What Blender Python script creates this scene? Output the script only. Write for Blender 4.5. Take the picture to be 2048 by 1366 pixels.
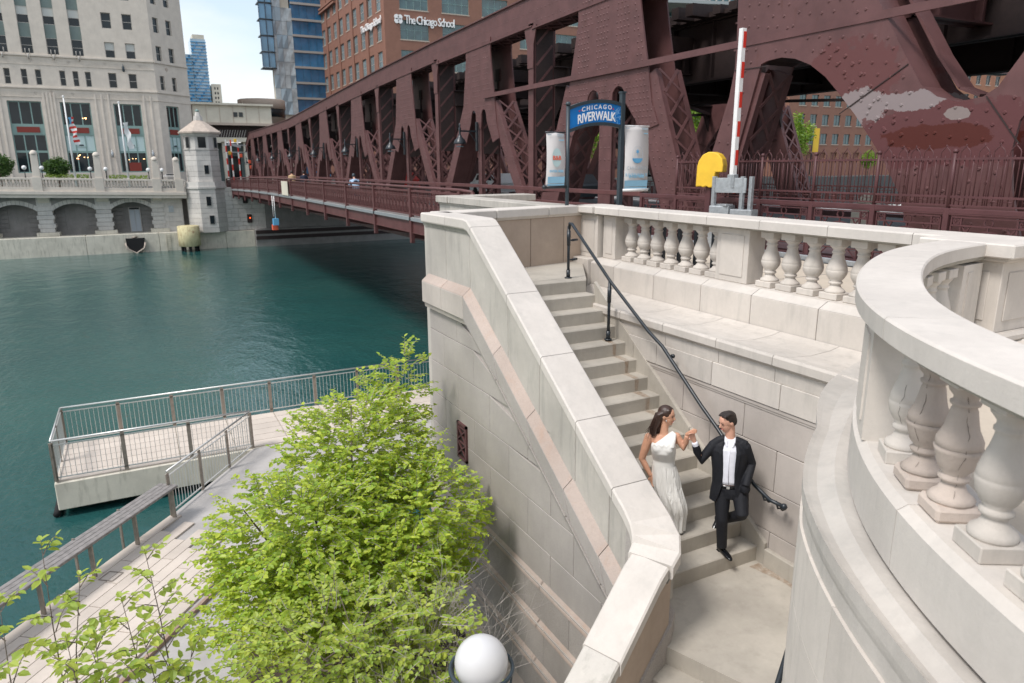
import bpy, bmesh, math, random
from mathutils import Vector, Matrix
random.seed(7)
for o in list(bpy.data.objects): bpy.data.objects.remove(o)
SC = bpy.context.scene
COL = SC.collection
pi = math.pi
# ------------------------------------------------------------------ camera
PITCH = math.atan((683 - 333) / 1405.0); YAW = math.radians(27.6); ROLL = math.radians(0.3)
Rt = Vector((math.cos(YAW), -math.sin(YAW), 0)); Fh = Vector((math.sin(YAW), math.cos(YAW), 0))
Fw = Fh * math.cos(PITCH) + Vector((0, 0, -math.sin(PITCH)))
Up = Fh * math.sin(PITCH) + Vector((0, 0, math.cos(PITCH)))
R2 = Rt * math.cos(ROLL) - Up * math.sin(ROLL); U2 = Rt * math.sin(ROLL) + Up * math.cos(ROLL)
cd = bpy.data.cameras.new('camera'); cam = bpy.data.objects.new('camera', cd); COL.objects.link(cam)
cam.matrix_world = Matrix(((R2.x, U2.x, -Fw.x, 0), (R2.y, U2.y, -Fw.y, 0), (R2.z, U2.z, -Fw.z, 1.8), (0, 0, 0, 1)))
cd.sensor_width = 36; cd.lens = 1405 / 2048 * 36; cd.clip_start = 0.05; cd.clip_end = 5000
cd.dof.use_dof = True; cd.dof.focus_distance = 7.6; cd.dof.aperture_fstop = 2.8
SC.camera = cam
# ------------------------------------------------------------------ sky, sun, exposure
SUN_EL = math.radians(55); SUN_AZ = math.radians(256)      # direction the sun stands in, clockwise from +Y
W = bpy.data.worlds.new('World'); SC.world = W; W.use_nodes = True
nt = W.node_tree; nt.nodes.clear()
out = nt.nodes.new('ShaderNodeOutputWorld'); bg = nt.nodes.new('ShaderNodeBackground')
sky = nt.nodes.new('ShaderNodeTexSky'); sky.sky_type = 'NISHITA'; sky.sun_disc = False
sky.sun_elevation = SUN_EL; sky.sun_rotation = SUN_AZ; sky.air_density = 1.2; sky.dust_density = 1.5
tc = nt.nodes.new('ShaderNodeTexCoord'); mp = nt.nodes.new('ShaderNodeMapping'); mp.inputs['Scale'].default_value = (1.0, 1.0, 2.6)
mp.inputs['Location'].default_value = (0.35, 0.2, 0.12)
nz = nt.nodes.new('ShaderNodeTexNoise'); nz.inputs['Scale'].default_value = 2.1; nz.inputs['Detail'].default_value = 7; nz.inputs['Roughness'].default_value = .5
cr = nt.nodes.new('ShaderNodeValToRGB'); cr.color_ramp.elements[0].position = .44; cr.color_ramp.elements[1].position = .60
cr.color_ramp.elements[0].color = (.32, .32, .32, 1)
mx = nt.nodes.new('ShaderNodeMix'); mx.data_type = 'RGBA'
mx.inputs['B'].default_value = (5.15, 5.25, 5.4, 1)
L = nt.links.new
L(tc.outputs['Generated'], mp.inputs['Vector']); L(mp.outputs[0], nz.inputs['Vector']); L(nz.outputs['Fac'], cr.inputs[0])
L(cr.outputs[0], mx.inputs['Factor']); L(sky.outputs[0], mx.inputs['A']); L(mx.outputs['Result'], bg.inputs['Color'])
bg.inputs['Strength'].default_value = 0.095
L(bg.outputs[0], out.inputs[0])
sd = bpy.data.lights.new('sun', 'SUN'); sun = bpy.data.objects.new('sun', sd); COL.objects.link(sun)
sd.energy = 1.35; sd.angle = math.radians(14); sd.color = (1, .955, .915)
sun.rotation_euler = (pi / 2 - SUN_EL, 0, -SUN_AZ + pi)
SC.view_settings.view_transform = 'Standard'; SC.view_settings.look = 'None'
SC.view_settings.exposure = 1.14; SC.view_settings.gamma = 1
try: SC.view_settings.use_curve_mapping = False
except Exception: pass
SC.render.engine = 'CYCLES'

# ------------------------------------------------------------------ helpers
def tag(o, label=None, cat=None, group=None, kind=None):
    if label: o['label'] = label
    if cat: o['category'] = cat
    if group: o['group'] = group
    if kind: o['kind'] = kind
    return o
def thing(name, label, cat, loc=(0, 0, 0), group=None, rotz=0):
    o = bpy.data.objects.new(name, None); COL.objects.link(o)
    o.location = loc; o.rotation_euler = (0, 0, rotz); o.empty_display_size = .2
    return tag(o, label, cat, group)
def origin_of(o):
    v = Vector((0, 0, 0))
    while o is not None: v += o.location; o = o.parent
    return v
class MB:
    """collects faces of one mesh"""
    def __init__(s): s.v = []; s.f = []; s.sm = []
    def add(s, vs, fs, smooth=False):
        b = len(s.v); s.v += [tuple(v) for v in vs]; s.f += [tuple(i + b for i in f) for f in fs]; s.sm += [smooth] * len(fs)
        return s
    def hexa(s, c, b=0.0):
        """8 corners: index = x + 2y + 4z ; b = chamfer"""
        c = [Vector(p) for p in c]
        if b <= 0:
            return s.add(c, [(0, 2, 3, 1), (4, 5, 7, 6), (0, 1, 5, 4), (2, 6, 7, 3), (0, 4, 6, 2), (1, 3, 7, 5)])
        vs = []; ix = {}
        for i in range(8):
            nb = [c[i ^ (1 << a)] - c[i] for a in range(3)]
            ln = [max(n.length, 1e-6) for n in nb]
            bb = [min(b, .4 * l) for l in ln]
            for a in range(3):
                o1, o2 = [k for k in range(3) if k != a]
                ix[(i, a)] = len(vs); vs.append(c[i] + nb[o1] / ln[o1] * bb[o1] + nb[o2] / ln[o2] * bb[o2])
        fs = []
        for a in range(3):
            o1, o2 = [k for k in range(3) if k != a]
            for side in (0, 1):
                base = side << a
                q = [base, base | 1 << o1, base | 1 << o1 | 1 << o2, base | 1 << o2]
                fs.append([ix[(i, a)] for i in q])
        for a in range(3):
            o1, o2 = [k for k in range(3) if k != a]
            for k in range(4):
                i = ((k & 1) << o1) | ((k >> 1) << o2); j = i | 1 << a
                fs.append([ix[(i, o1)], ix[(j, o1)], ix[(j, o2)], ix[(i, o2)]])
        for i in range(8): fs.append([ix[(i, 0)], ix[(i, 1)], ix[(i, 2)]])
        return s.add(vs, fs)
    def box(s, x0, x1, y0, y1, z0, z1, b=0.0):
        return s.hexa([(x, y, z) for z in (z0, z1) for y in (y0, y1) for x in (x0, x1)], b)
    def bar(s, p, q, w, h, up=(0, 0, 1), b=0.0):
        """rectangular bar from p to q; w sideways, h along up"""
        p = Vector(p); q = Vector(q); d = (q - p)
        if d.length < 1e-6: return s
        d.normalize(); up = Vector(up)
        sd_ = d.cross(up)
        if sd_.length < 1e-4: sd_ = d.cross(Vector((1, 0, 0)))
        sd_.normalize(); u = sd_.cross(d).normalized()
        c = []
        for zz in (-h / 2, h / 2):
            for pp in (p, q):
                for xx in (-w / 2, w / 2): c.append(pp + sd_ * xx + u * zz)
        return s.hexa(c, b)
    def tube(s, pts, r, n=8, cap=True, smooth=True):
        pts = [Vector(p) for p in pts]; rr = r if isinstance(r, (list, tuple)) else [r] * len(pts)
        vs = []; fs = []; m = len(pts)
        prev = None
        for i, p in enumerate(pts):
            d = (pts[min(i + 1, m - 1)] - pts[max(i - 1, 0)]).normalized()
            if prev is None:
                a = d.cross(Vector((0, 0, 1)))
                if a.length < .05: a = d.cross(Vector((1, 0, 0)))
                a.normalize()
            else:
                a = (prev - d * prev.dot(d)).normalized()
            prev = a; bb = d.cross(a)
            for k in range(n):
                t = 2 * pi * k / n; vs.append(p + (a * math.cos(t) + bb * math.sin(t)) * rr[i])
        for i in range(m - 1):
            for k in range(n):
                k2 = (k + 1) % n; fs.append((i * n + k, i * n + k2, (i + 1) * n + k2, (i + 1) * n + k))
        if cap: fs.append(tuple(range(n))[::-1]); fs.append(tuple((m - 1) * n + k for k in range(n)))
        return s.add(vs, fs, smooth)
    def lathe(s, prof, n=16, c=(0, 0, 0), smooth=True, sx=1, sy=1):
        vs = []; fs = []
        for r, z in prof:
            for k in range(n):
                t = 2 * pi * k / n; vs.append((c[0] + r * math.cos(t) * sx, c[1] + r * math.sin(t) * sy, c[2] + z))
        for i in range(len(prof) - 1):
            for k in range(n):
                k2 = (k + 1) % n; fs.append((i * n + k, i * n + k2, (i + 1) * n + k2, (i + 1) * n + k))
        fs.append(tuple(range(n))[::-1]); fs.append(tuple((len(prof) - 1) * n + k for k in range(n)))
        return s.add(vs, fs, smooth)
    def prism(s, poly, f0, f1):
        """poly of 2D points, f0/f1 map (a,b)->3D for the two caps"""
        n = len(poly); vs = [f0(a, b) for a, b in poly] + [f1(a, b) for a, b in poly]
        fs = [tuple(range(n)), tuple(range(n, 2 * n))[::-1]] + [(i, i + n, (i + 1) % n + n, (i + 1) % n) for i in range(n)]
        return s.add(vs, fs)
    def sweep(s, prof, path, closed=True, smooth=False):
        """prof: (o, z) o = offset to the left of the path; path: list of 3D points"""
        P = [Vector(p) for p in path]; m = len(P); n = len(prof); vs = []; fs = []
        for i in range(m):
            d1 = (P[i] - P[i - 1]).to_2d() if i else None
            d2 = (P[i + 1] - P[i]).to_2d() if i < m - 1 else None
            d1 = d1.normalized() if d1 is not None else d2.normalized()
            d2 = d2.normalized() if d2 is not None else d1
            n1 = Vector((-d1.y, d1.x)); n2 = Vector((-d2.y, d2.x)); nn = (n1 + n2).normalized(); k = 1 / max(.35, nn.dot(n1))
            for o, z in prof: vs.append((P[i].x + nn.x * o * k, P[i].y + nn.y * o * k, P[i].z + z))
        rng = n if closed else n - 1
        for i in range(m - 1):
            for j in range(rng):
                j2 = (j + 1) % n; fs.append((i * n + j, (i + 1) * n + j, (i + 1) * n + j2, i * n + j2))
        if closed: fs.append(tuple(range(n))); fs.append(tuple((m - 1) * n + j for j in range(n))[::-1])
        return s.add(vs, fs, smooth)
    def mesh(s, name, origin=Vector((0, 0, 0)), mat=None):
        me = bpy.data.meshes.new(name)
        o = Vector(origin); me.from_pydata([(v[0] - o.x, v[1] - o.y, v[2] - o.z) for v in s.v], [], s.f)
        me.polygons.foreach_set('use_smooth', s.sm)
        me.update()
        bm = bmesh.new(); bm.from_mesh(me); bmesh.ops.recalc_face_normals(bm, faces=bm.faces); bm.to_mesh(me); bm.free()
        if mat: me.materials.append(mat)
        return me
    def build(s, name, mat, parent=None, kind=None, label=None, recenter=True):
        o = origin_of(parent) if parent else Vector((0, 0, 0))
        own = Vector((0, 0, 0))
        if recenter and s.v:
            xs = [v[0] for v in s.v]; ys = [v[1] for v in s.v]; zs = [v[2] for v in s.v]
            own = Vector(((min(xs) + max(xs)) / 2, (min(ys) + max(ys)) / 2, min(zs)))
        me = s.mesh(name, own, mat)
        ob = bpy.data.objects.new(name, me); COL.objects.link(ob)
        ob.location = own - o
        if parent: ob.parent = parent
        if kind: ob['kind'] = kind
        if label: ob['label'] = label
        return ob
def inst(name, me, loc, parent=None, rotz=0, scale=None, world=True, kind=None):
    ob = bpy.data.objects.new(name, me); COL.objects.link(ob)
    ob.location = Vector(loc) - (origin_of(parent) if (parent and world) else Vector((0, 0, 0)))
    ob.rotation_euler = (0, 0, rotz)
    if scale: ob.scale = scale
    if parent: ob.parent = parent
    if kind: ob['kind'] = kind
    return ob
def copy_tree(o, parent=None):
    c = o.copy(); COL.objects.link(c); c.parent = parent
    for ch in list(o.children): copy_tree(ch, c)
    return c
def struct(name, mb, m, kind='structure'):
    return mb.build(name, m, None, kind)

# ------------------------------------------------------------------ materials
def newmat(name):
    m = bpy.data.materials.new(name); m.use_nodes = True; t = m.node_tree; b = t.nodes['Principled BSDF']; return m, t, b
def mixc(t, fac, a, b, mode='MIX'):
    n = t.nodes.new('ShaderNodeMix'); n.data_type = 'RGBA'; n.blend_type = mode
    for k, v in (('A', a), ('B', b)):
        if isinstance(v, (tuple, list)): n.inputs[k].default_value = (*v[:3], 1)
        else: t.links.new(v, n.inputs[k])
    if isinstance(fac, (int, float)): n.inputs['Factor'].default_value = fac
    else: t.links.new(fac, n.inputs['Factor'])
    return n.outputs['Result']
def noise(t, scale, detail=4, rough=.55, stretch=(1, 1, 1), world=True, dist=0):
    n = t.nodes.new('ShaderNodeTexNoise'); n.inputs['Scale'].default_value = scale; n.inputs['Detail'].default_value = detail
    n.inputs['Roughness'].default_value = rough; n.inputs['Distortion'].default_value = dist
    m = t.nodes.new('ShaderNodeMapping'); m.inputs['Scale'].default_value = stretch
    if world: g = t.nodes.new('ShaderNodeNewGeometry'); t.links.new(g.outputs['Position'], m.inputs['Vector'])
    else: g = t.nodes.new('ShaderNodeTexCoord'); t.links.new(g.outputs['Object'], m.inputs['Vector'])
    t.links.new(m.outputs[0], n.inputs['Vector']); return n.outputs['Fac']
def ramp(t, x, lo, hi):
    n = t.nodes.new('ShaderNodeMapRange'); n.inputs['From Min'].default_value = lo; n.inputs['From Max'].default_value = hi
    t.links.new(x, n.inputs['Value']); return n.outputs['Result']
def mul(t, a, b):
    n = t.nodes.new('ShaderNodeMath'); n.operation = 'MULTIPLY'
    for i, v in enumerate((a, b)):
        if isinstance(v, (int, float)): n.inputs[i].default_value = v
        else: t.links.new(v, n.inputs[i])
    return n.outputs[0]
def bump(t, b, h, strength=.3, dist=.01):
    n = t.nodes.new('ShaderNodeBump'); n.inputs['Strength'].default_value = strength; n.inputs['Distance'].default_value = dist
    t.links.new(h, n.inputs['Height']); t.links.new(n.outputs[0], b.inputs['Normal']); return n
def stone(name, base, dark, stain=.35, rough=.85, streak=.25, speck=0.0, var=.10, bscale=55, bstr=.35, rustc=None):
    m, t, b = newmat(name)
    c = mixc(t, ramp(t, noise(t, 1.3, 6), .35, .7), base, tuple(x * (1 - stain * .45) for x in base))
    c = mixc(t, mul(t, ramp(t, noise(t, 3.0, 6, .6, (2.2, 2.2, .35)), .52, .78), streak), c, dark)
    c = mixc(t, mul(t, ramp(t, noise(t, .55, 5), .5, .8), stain * .8), c, dark)
    c = mixc(t, mul(t, ramp(t, noise(t, 17, 8, .7), .42, .72), .16), c, tuple(x * .62 for x in base))
    c = mixc(t, mul(t, ramp(t, noise(t, 7, 6, .65, (1, 1, .6)), .55, .70), .14), c, tuple(min(1, x * 1.22) for x in base))
    if speck:
        c = mixc(t, mul(t, ramp(t, noise(t, 130, 2), .48, .62), speck), c, tuple(x * .35 for x in base))
    if rustc:
        c = mixc(t, mul(t, ramp(t, noise(t, 1.8, 5), .58, .7), .6), c, rustc)
    oi = t.nodes.new('ShaderNodeObjectInfo')
    hv = t.nodes.new('ShaderNodeHueSaturation'); t.links.new(c, hv.inputs['Color'])
    t.links.new(ramp_out(t, oi.outputs['Random'], 1 - var, 1 + var * .6), hv.inputs['Value'])
    t.links.new(hv.outputs[0], b.inputs['Base Color']); b.inputs['Roughness'].default_value = rough
    b.inputs['Specular IOR Level'].default_value = .25
    bump(t, b, noise(t, bscale, 6, .65), bstr, .006)
    return m
def ramp_out(t, x, lo, hi):
    n = t.nodes.new('ShaderNodeMapRange'); n.inputs['To Min'].default_value = lo; n.inputs['To Max'].default_value = hi
    t.links.new(x, n.inputs['Value']); return n.outputs['Result']
def plain(name, col, rough=.5, metal=0, spec=.5, nv=0, nscale=8, bstr=0, bsc=60, emis=None):
    m, t, b = newmat(name); b.inputs['Roughness'].default_value = rough; b.inputs['Metallic'].default_value = metal
    b.inputs['Specular IOR Level'].default_value = spec
    if nv:
        c = mixc(t, ramp(t, noise(t, nscale, 5, .6), .3, .75), tuple(x * (1 + nv * .5) for x in col), tuple(x * (1 - nv) for x in col))
        t.links.new(c, b.inputs['Base Color'])
    else: b.inputs['Base Color'].default_value = (*col, 1)
    if bstr: bump(t, b, noise(t, bsc, 4), bstr, .004)
    if emis: b.inputs['Emission Color'].default_value = (*emis[:3], 1); b.inputs['Emission Strength'].default_value = emis[3]
    return m
M = {}
M['lime'] = stone('limestone', (.605, .558, .503), (.30, .29, .26), .28, streak=.42)
M['lime_top'] = stone('coping_limestone', (.625, .583, .533), (.34, .335, .31), .34, streak=.28, var=.05)
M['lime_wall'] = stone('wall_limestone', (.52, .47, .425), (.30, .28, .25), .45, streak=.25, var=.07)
M['lime_pink'] = stone('warm_limestone', (.50, .40, .32), (.33, .26, .2), .5, streak=.2, var=.10)
M['lime_old'] = stone('spalled_limestone', (.54, .46, .40), (.33, .28, .25), .5, streak=.5, var=.12, bscale=30, bstr=.8)
M['granite'] = stone('grey_granite', (.44, .405, .375), (.26, .245, .225), .35, streak=.18, speck=.35, var=.06)
M['slab'] = stone('parapet_slab', (.49, .46, .415), (.20, .20, .18), .40, streak=.6, var=.06)
M['pink'] = stone('pink_granite', (.49, .41, .36), (.44, .29, .21), .4, streak=.55, speck=.25, var=.08)
M['concrete'] = stone('step_concrete', (.47, .435, .375), (.19, .165, .14), .55, streak=.3, var=.06, rough=.9)
M['paving'] = stone('plaza_paving', (.56, .49, .40), (.36, .31, .26), .3, streak=.1, var=.05)
M['deckp'] = stone('riverwalk_paver', (.62, .55, .48), (.36, .30, .26), .3, streak=.05, var=.07)
M['greyp'] = stone('grey_pavement', (.47, .45, .43), (.25, .24, .23), .5, streak=.05, var=.04)
M['asphalt'] = plain('asphalt', (.075, .08, .08), .9, nv=.3, nscale=5, bstr=.4, bsc=80)
M['quay'] = stone('quay_concrete', (.70, .66, .56), (.24, .23, .18), .4, streak=.7, var=.06)
M['rustic'] = stone('tower_stone', (.60, .575, .54), (.25, .25, .24), .35, streak=.4, var=.08)
M['mart'] = stone('facade_stone', (.66, .60, .525), (.44, .40, .35), .3, streak=.3, var=.02)
M['steel'] = None
def steel(name, base, patches=False):
    m, t, b = newmat(name)
    c = mixc(t, ramp(t, noise(t, 2.2, 6), .35, .7), base, tuple(x * .72 for x in base))
    c = mixc(t, mul(t, ramp(t, noise(t, 6, 6, .65, (1, 1, .35)), .60, .74), .5), c, (.085, .032, .022))
    if patches:
        def vmask(sc, lo, hi, seedv):
            n = t.nodes.new('ShaderNodeTexNoise'); n.inputs['Scale'].default_value = sc; n.inputs['Detail'].default_value = 5
            n.inputs['Roughness'].default_value = .72
            mm = t.nodes.new('ShaderNodeMapping'); mm.inputs['Location'].default_value = seedv; g = t.nodes.new('ShaderNodeNewGeometry')
            t.links.new(g.outputs['Position'], mm.inputs['Vector']); t.links.new(mm.outputs[0], n.inputs['Vector'])
            return n.outputs['Fac'] if lo is None else ramp(t, n.outputs['Fac'], lo, hi)
        geo = t.nodes.new('ShaderNodeNewGeometry'); sp = t.nodes.new('ShaderNodeSeparateXYZ'); t.links.new(geo.outputs['Position'], sp.inputs[0])
        edge = vmask(2.3, None, None, (3, 1, 2))
        def blob_(yc, zc, ry, rz, soft, colr, c, amp=1.6):
            # an irregular painted-over patch with its own place on the plate
            n1 = t.nodes.new('ShaderNodeMath'); n1.operation = 'SUBTRACT'; t.links.new(sp.outputs['Y'], n1.inputs[0]); n1.inputs[1].default_value = yc
            n2 = t.nodes.new('ShaderNodeMath'); n2.operation = 'SUBTRACT'; t.links.new(sp.outputs['Z'], n2.inputs[0]); n2.inputs[1].default_value = zc
            d1 = t.nodes.new('ShaderNodeMath'); d1.operation = 'DIVIDE'; t.links.new(n1.outputs[0], d1.inputs[0]); d1.inputs[1].default_value = ry
            d2 = t.nodes.new('ShaderNodeMath'); d2.operation = 'DIVIDE'; t.links.new(n2.outputs[0], d2.inputs[0]); d2.inputs[1].default_value = rz
            p1 = mul(t, d1.outputs[0], d1.outputs[0]); p2 = mul(t, d2.outputs[0], d2.outputs[0])
            ad = t.nodes.new('ShaderNodeMath'); ad.operation = 'ADD'; t.links.new(p1, ad.inputs[0]); t.links.new(p2, ad.inputs[1])
            e2 = t.nodes.new('ShaderNodeMath'); e2.operation = 'MULTIPLY_ADD'; t.links.new(edge, e2.inputs[0]); e2.inputs[1].default_value = amp; t.links.new(ad.outputs[0], e2.inputs[2])
            mk = ramp(t, e2.outputs[0], 1.0 + amp * .5 + soft, 1.0 + amp * .5 - soft)
            return mixc(t, mk, c, colr)
        c = blob_(9.6, 3.35, 1.1, .75, .04, (.112, .042, .041), c, 3.2)
        c = blob_(7.6, 2.30, 1.9, .55, .04, (.104, .037, .038), c, 2.6)
        c = blob_(9.25, 2.80, .62, .34, .04, (.23, .19, .19), c, 4.5)
        c = blob_(8.3, 2.88, .62, .17, .04, (.23, .19, .19), c, 3.8)
        c = blob_(7.4, 2.62, .22, .10, .04, (.22, .18, .17), c, 2.6)
        c = blob_(7.75, 2.25, .95, .22, .04, (.075, .015, .010), c, 2.4)
    t.links.new(c, b.inputs['Base Color']); b.inputs['Roughness'].default_value = .48
    b.inputs['Specular IOR Level'].default_value = .35
    bump(t, b, noise(t, 9, 4), .12, .01)
    return m
M['steel'] = steel('maroon_painted_steel', (.128, .060, .059))
M['steel_patch'] = steel('patched_maroon_steel', (.128, .061, .060), True)
M['fence'] = steel('fence_paint', (.100, .041, .044))
M['dark'] = plain('shaded_dark_steel', (.028, .016, .015), .7, nv=.3)  # maroon paint with interior shade put in; also used for timber and seams
M['rail_red'] = steel('bridge_rail_paint', (.125, .052, .051))
M['black'] = plain('black_painted_iron', (.018, .024, .03), .35, nv=.3, nscale=20)
M['greypole'] = plain('dark_grey_pole', (.03, .045, .055), .4)
M['inox'] = plain('stainless_steel', (.62, .62, .60), .35, .6)
M['inox_dark'] = plain('weathered_post_steel', (.30, .26, .22), .5, .4, nv=.3)
M['galv'] = plain('galvanised_steel', (.42, .45, .47), .45, .6, nv=.25, nscale=14)
M['white'] = plain('white_paint', (.78, .78, .77), .5, nv=.08)
M['red'] = plain('red_paint', (.62, .035, .02), .5)
M['yellow'] = plain('yellow_cover', (.80, .50, .035), .55, nv=.12, nscale=5)
M['blue'] = plain('sign_blue', (.005, .17, .50), .4)
M['star'] = plain('star_red', (.6, .02, .04), .5)
M['wht'] = plain('lettering_white', (.85, .85, .85), .5)
M['scrawl'] = plain('graffiti_paint', (.30, .55, .75), .5)
M['banner'] = plain('banner_cloth', (.62, .60, .59), .8, nv=.06, nscale=3)
M['lblue'] = plain('banner_blue', (.28, .52, .68), .8)
M['mblue'] = plain('emblem_blue', (.12, .38, .62), .8)
M['pgrey'] = plain('banner_grey', (.40, .47, .52), .8)
M['orange'] = plain('emblem_orange', (.70, .12, .06), .8)
M['rust'] = plain('rust_stain', (.30, .13, .04), .9, nv=.5, nscale=30)
M['wood'] = plain('weathered_wood', (.24, .225, .215), .75, nv=.35, nscale=9, bstr=.4, bsc=40)
M['soil'] = plain('planting_soil', (.05, .035, .025), 1, nv=.5, nscale=12, bstr=1, bsc=30)
M['bark'] = plain('bark', (.15, .12, .10), .9, nv=.4, nscale=30, bstr=.6)
M['twig'] = plain('pale_twig', (.33, .30, .27), .9, nv=.3, nscale=30)
M['globe'] = plain('opal_glass', (.62, .62, .62), .22)
M['glass'] = plain('dark_window_glass', (.018, .025, .03), .08, spec=.4, nv=.6, nscale=.35)
M['glass_teal'] = plain('teal_window_glass', (.05, .115, .125), .1, spec=.9, nv=.6, nscale=.5)
M['glass_pale'] = plain('pale_window_glass', (.16, .24, .27), .1, spec=.8, nv=.5, nscale=.3)
M['glass_blue'] = plain('blue_window_glass', (.05, .20, .38), .05, spec=1, nv=.7, nscale=.15)
M['glass_sky'] = plain('painted_sky_glass', (.36, .47, .54), .08, spec=1, nv=.4, nscale=.08)  # reflected sky put into the base colour, uneven by noise
M['teal'] = plain('teal_window_frame', (.21, .32, .30), .6)
M['spandrel'] = plain('blue_green_spandrel', (.16, .21, .20), .6, nv=.2, nscale=1)
M['redp'] = plain('dark_red_panel', (.20, .025, .015), .5)
M['paleb'] = plain('pale_blue_panel', (.46, .60, .60), .5)
M['blind'] = plain('window_blind', (.52, .54, .52), .8)
M['wframe'] = plain('pale_window_frame', (.42, .40, .37), .6)
M['brick'] = stone('red_brick', (.29, .15, .11), (.21, .11, .085), .3, streak=.2, var=.03, bscale=10)
M['brick2'] = stone('pale_red_brick', (.40, .19, .12), (.28, .14, .09), .3, streak=.2, var=.03, bscale=10)
M['trim'] = plain('pale_stone_trim', (.48, .40, .33), .8, nv=.1)
M['cream'] = plain('cream_cladding', (.62, .58, .48), .8, nv=.15, nscale=.7)
M['canopy'] = plain('grey_canopy', (.35, .38, .38), .6)
M['door'] = plain('pale_door', (.38, .42, .46), .6)
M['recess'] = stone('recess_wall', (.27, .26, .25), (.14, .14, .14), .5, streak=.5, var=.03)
M['bollard'] = stone('yellow_bollard', (.66, .60, .36), (.22, .10, .05), .5, streak=.8, var=.02, rustc=(.20, .07, .04))
M['rubber'] = plain('black_rubber', (.006, .006, .007), .8)
M['tile'] = plain('roof_tile', (.46, .39, .33), .8, nv=.2, nscale=3)
def leafmat(name, c1, c2, tr=.35):
    m, t, b = newmat(name)
    oi = t.nodes.new('ShaderNodeNewGeometry')
    c = mixc(t, oi.outputs['Random Per Island'], c1, c2)
    t.links.new(c, b.inputs['Base Color']); b.inputs['Roughness'].default_value = .45
    tl = t.nodes.new('ShaderNodeBsdfTranslucent'); c2_ = mixc(t, .5, c, (c1[0] * 1.5, c1[1] * 1.4, c1[2] * .6)); t.links.new(c2_, tl.inputs['Color'])
    ms = t.nodes.new('ShaderNodeMixShader'); ms.inputs[0].default_value = tr
    t.links.new(b.outputs[0], ms.inputs[1]); t.links.new(tl.outputs[0], ms.inputs[2])
    t.links.new(ms.outputs[0], t.nodes['Material Output'].inputs['Surface'])
    return m
M['leaf'] = leafmat('spring_leaf', (.56, .64, .09), (.22, .38, .05), .45)
M['leaf2'] = leafmat('fresh_leaf', (.50, .56, .10), (.26, .40, .07), .42)
M['leaf_far'] = leafmat('far_leaf', (.30, .44, .06), (.12, .22, .04))
M['leaf_dark'] = leafmat('dark_leaf', (.10, .19, .05), (.04, .09, .03))
def water():
    m, t, b = newmat('river_water')
    c = mixc(t, ramp(t, noise(t, .06, 4), .35, .65), (.014, .069, .068), (.028, .097, .088))
    t.links.new(c, b.inputs['Base Color']); b.inputs['Roughness'].default_value = .06; b.inputs['IOR'].default_value = 1.33
    n1 = noise(t, .9, 3, .5, (1.0, .55, 1), dist=.4); n2 = noise(t, 4.5, 4, .6, (1.2, .7, 1), dist=.5); n3 = noise(t, .22, 2, .5)
    a = t.nodes.new('ShaderNodeMath'); a.operation = 'MULTIPLY_ADD'; t.links.new(n2, a.inputs[0]); a.inputs[1].default_value = .38; t.links.new(n1, a.inputs[2])
    a2 = mul(t, a.outputs[0], ramp_out(t, n3, .6, 1.5))
    bump(t, b, a2, .55, .13)
    return m
M['water'] = water()
def text_mesh(txt, size, mat, extrude=.01, align='CENTER', spacing=1.0, bold=0, shear=0):
    cu = bpy.data.curves.new('t', 'FONT'); cu.body = txt; cu.size = size; cu.extrude = extrude; cu.align_x = align
    cu.space_character = spacing; cu.offset = bold; cu.shear = shear; cu.resolution_u = 2
    ob = bpy.data.objects.new('t', cu); COL.objects.link(ob)
    dg = bpy.context.evaluated_depsgraph_get(); me = bpy.data.meshes.new_from_object(ob.evaluated_get(dg)); bpy.data.objects.remove(ob)
    me.materials.clear(); me.materials.append(mat); return me
def text_on(name, txt, size, mat, pos, xdir, updir, parent, extrude=.01, spacing=1.0, bold=0, warp=None, align='CENTER'):
    """lettering laid in the plane of xdir / updir at pos"""
    me = text_mesh(txt, size, mat, extrude, align, spacing, bold)
    X = Vector(xdir).normalized(); Y = Vector(updir).normalized(); Z = X.cross(Y)
    for v in me.vertices:
        x, y, z = v.co
        if warp: x, y = warp(x, y)
        v.co = X * x + Y * y + Z * z
    me.name = name
    ob = bpy.data.objects.new(name, me); COL.objects.link(ob)
    ob.location = Vector(pos) - origin_of(parent)
    ob.parent = parent; return ob

def thin_stain(name, col, amt):
    m, t, b = newmat(name); b.inputs['Base Color'].default_value = (*col, 1); b.inputs['Roughness'].default_value = .95
    a = mul(t, ramp(t, noise(t, 14, 5, .6, (1, 1, .5)), .30, .75), amt); t.links.new(a, b.inputs['Alpha']); return m
M['rust_thin'] = thin_stain('thin_rust_wash', (.32, .17, .07), .5)

M['lime_speck'] = stone('speckled_coping', (.60, .57, .52), (.27, .27, .23), .35, streak=.75, var=.04, bscale=26, bstr=.9)

M['lime_lichen'] = stone('lichen_limestone', (.60, .56, .51), (.30, .30, .28), .55, streak=.35, var=.03, bscale=40, bstr=.5)
M['crack'] = plain('crack_line', (.13, .11, .095), .95)

M['glass_sky2'] = plain('painted_pale_sky_glass', (.50, .56, .58), .12, spec=.8, nv=.5, nscale=.5)  # bright reflections painted into the pane colour
M['glass_lblue'] = plain('light_blue_glass', (.13, .30, .46), .1, spec=.8, nv=.4, nscale=.3)

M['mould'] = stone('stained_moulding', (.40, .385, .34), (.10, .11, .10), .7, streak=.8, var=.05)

M['strip'] = plain('brown_edging', (.34, .24, .185), .8, nv=.3)
# ================================================================== large structure: ground, water, terrain
m = MB(); m.box(-400, 800, 6, 86.3, -7.6, -7); struct('river_water', m, M['water'])
m = MB(); m.box(-900, 1500, 91.5, 1800, -6, -.35); struct('north_ground', m, M['asphalt'])
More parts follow.
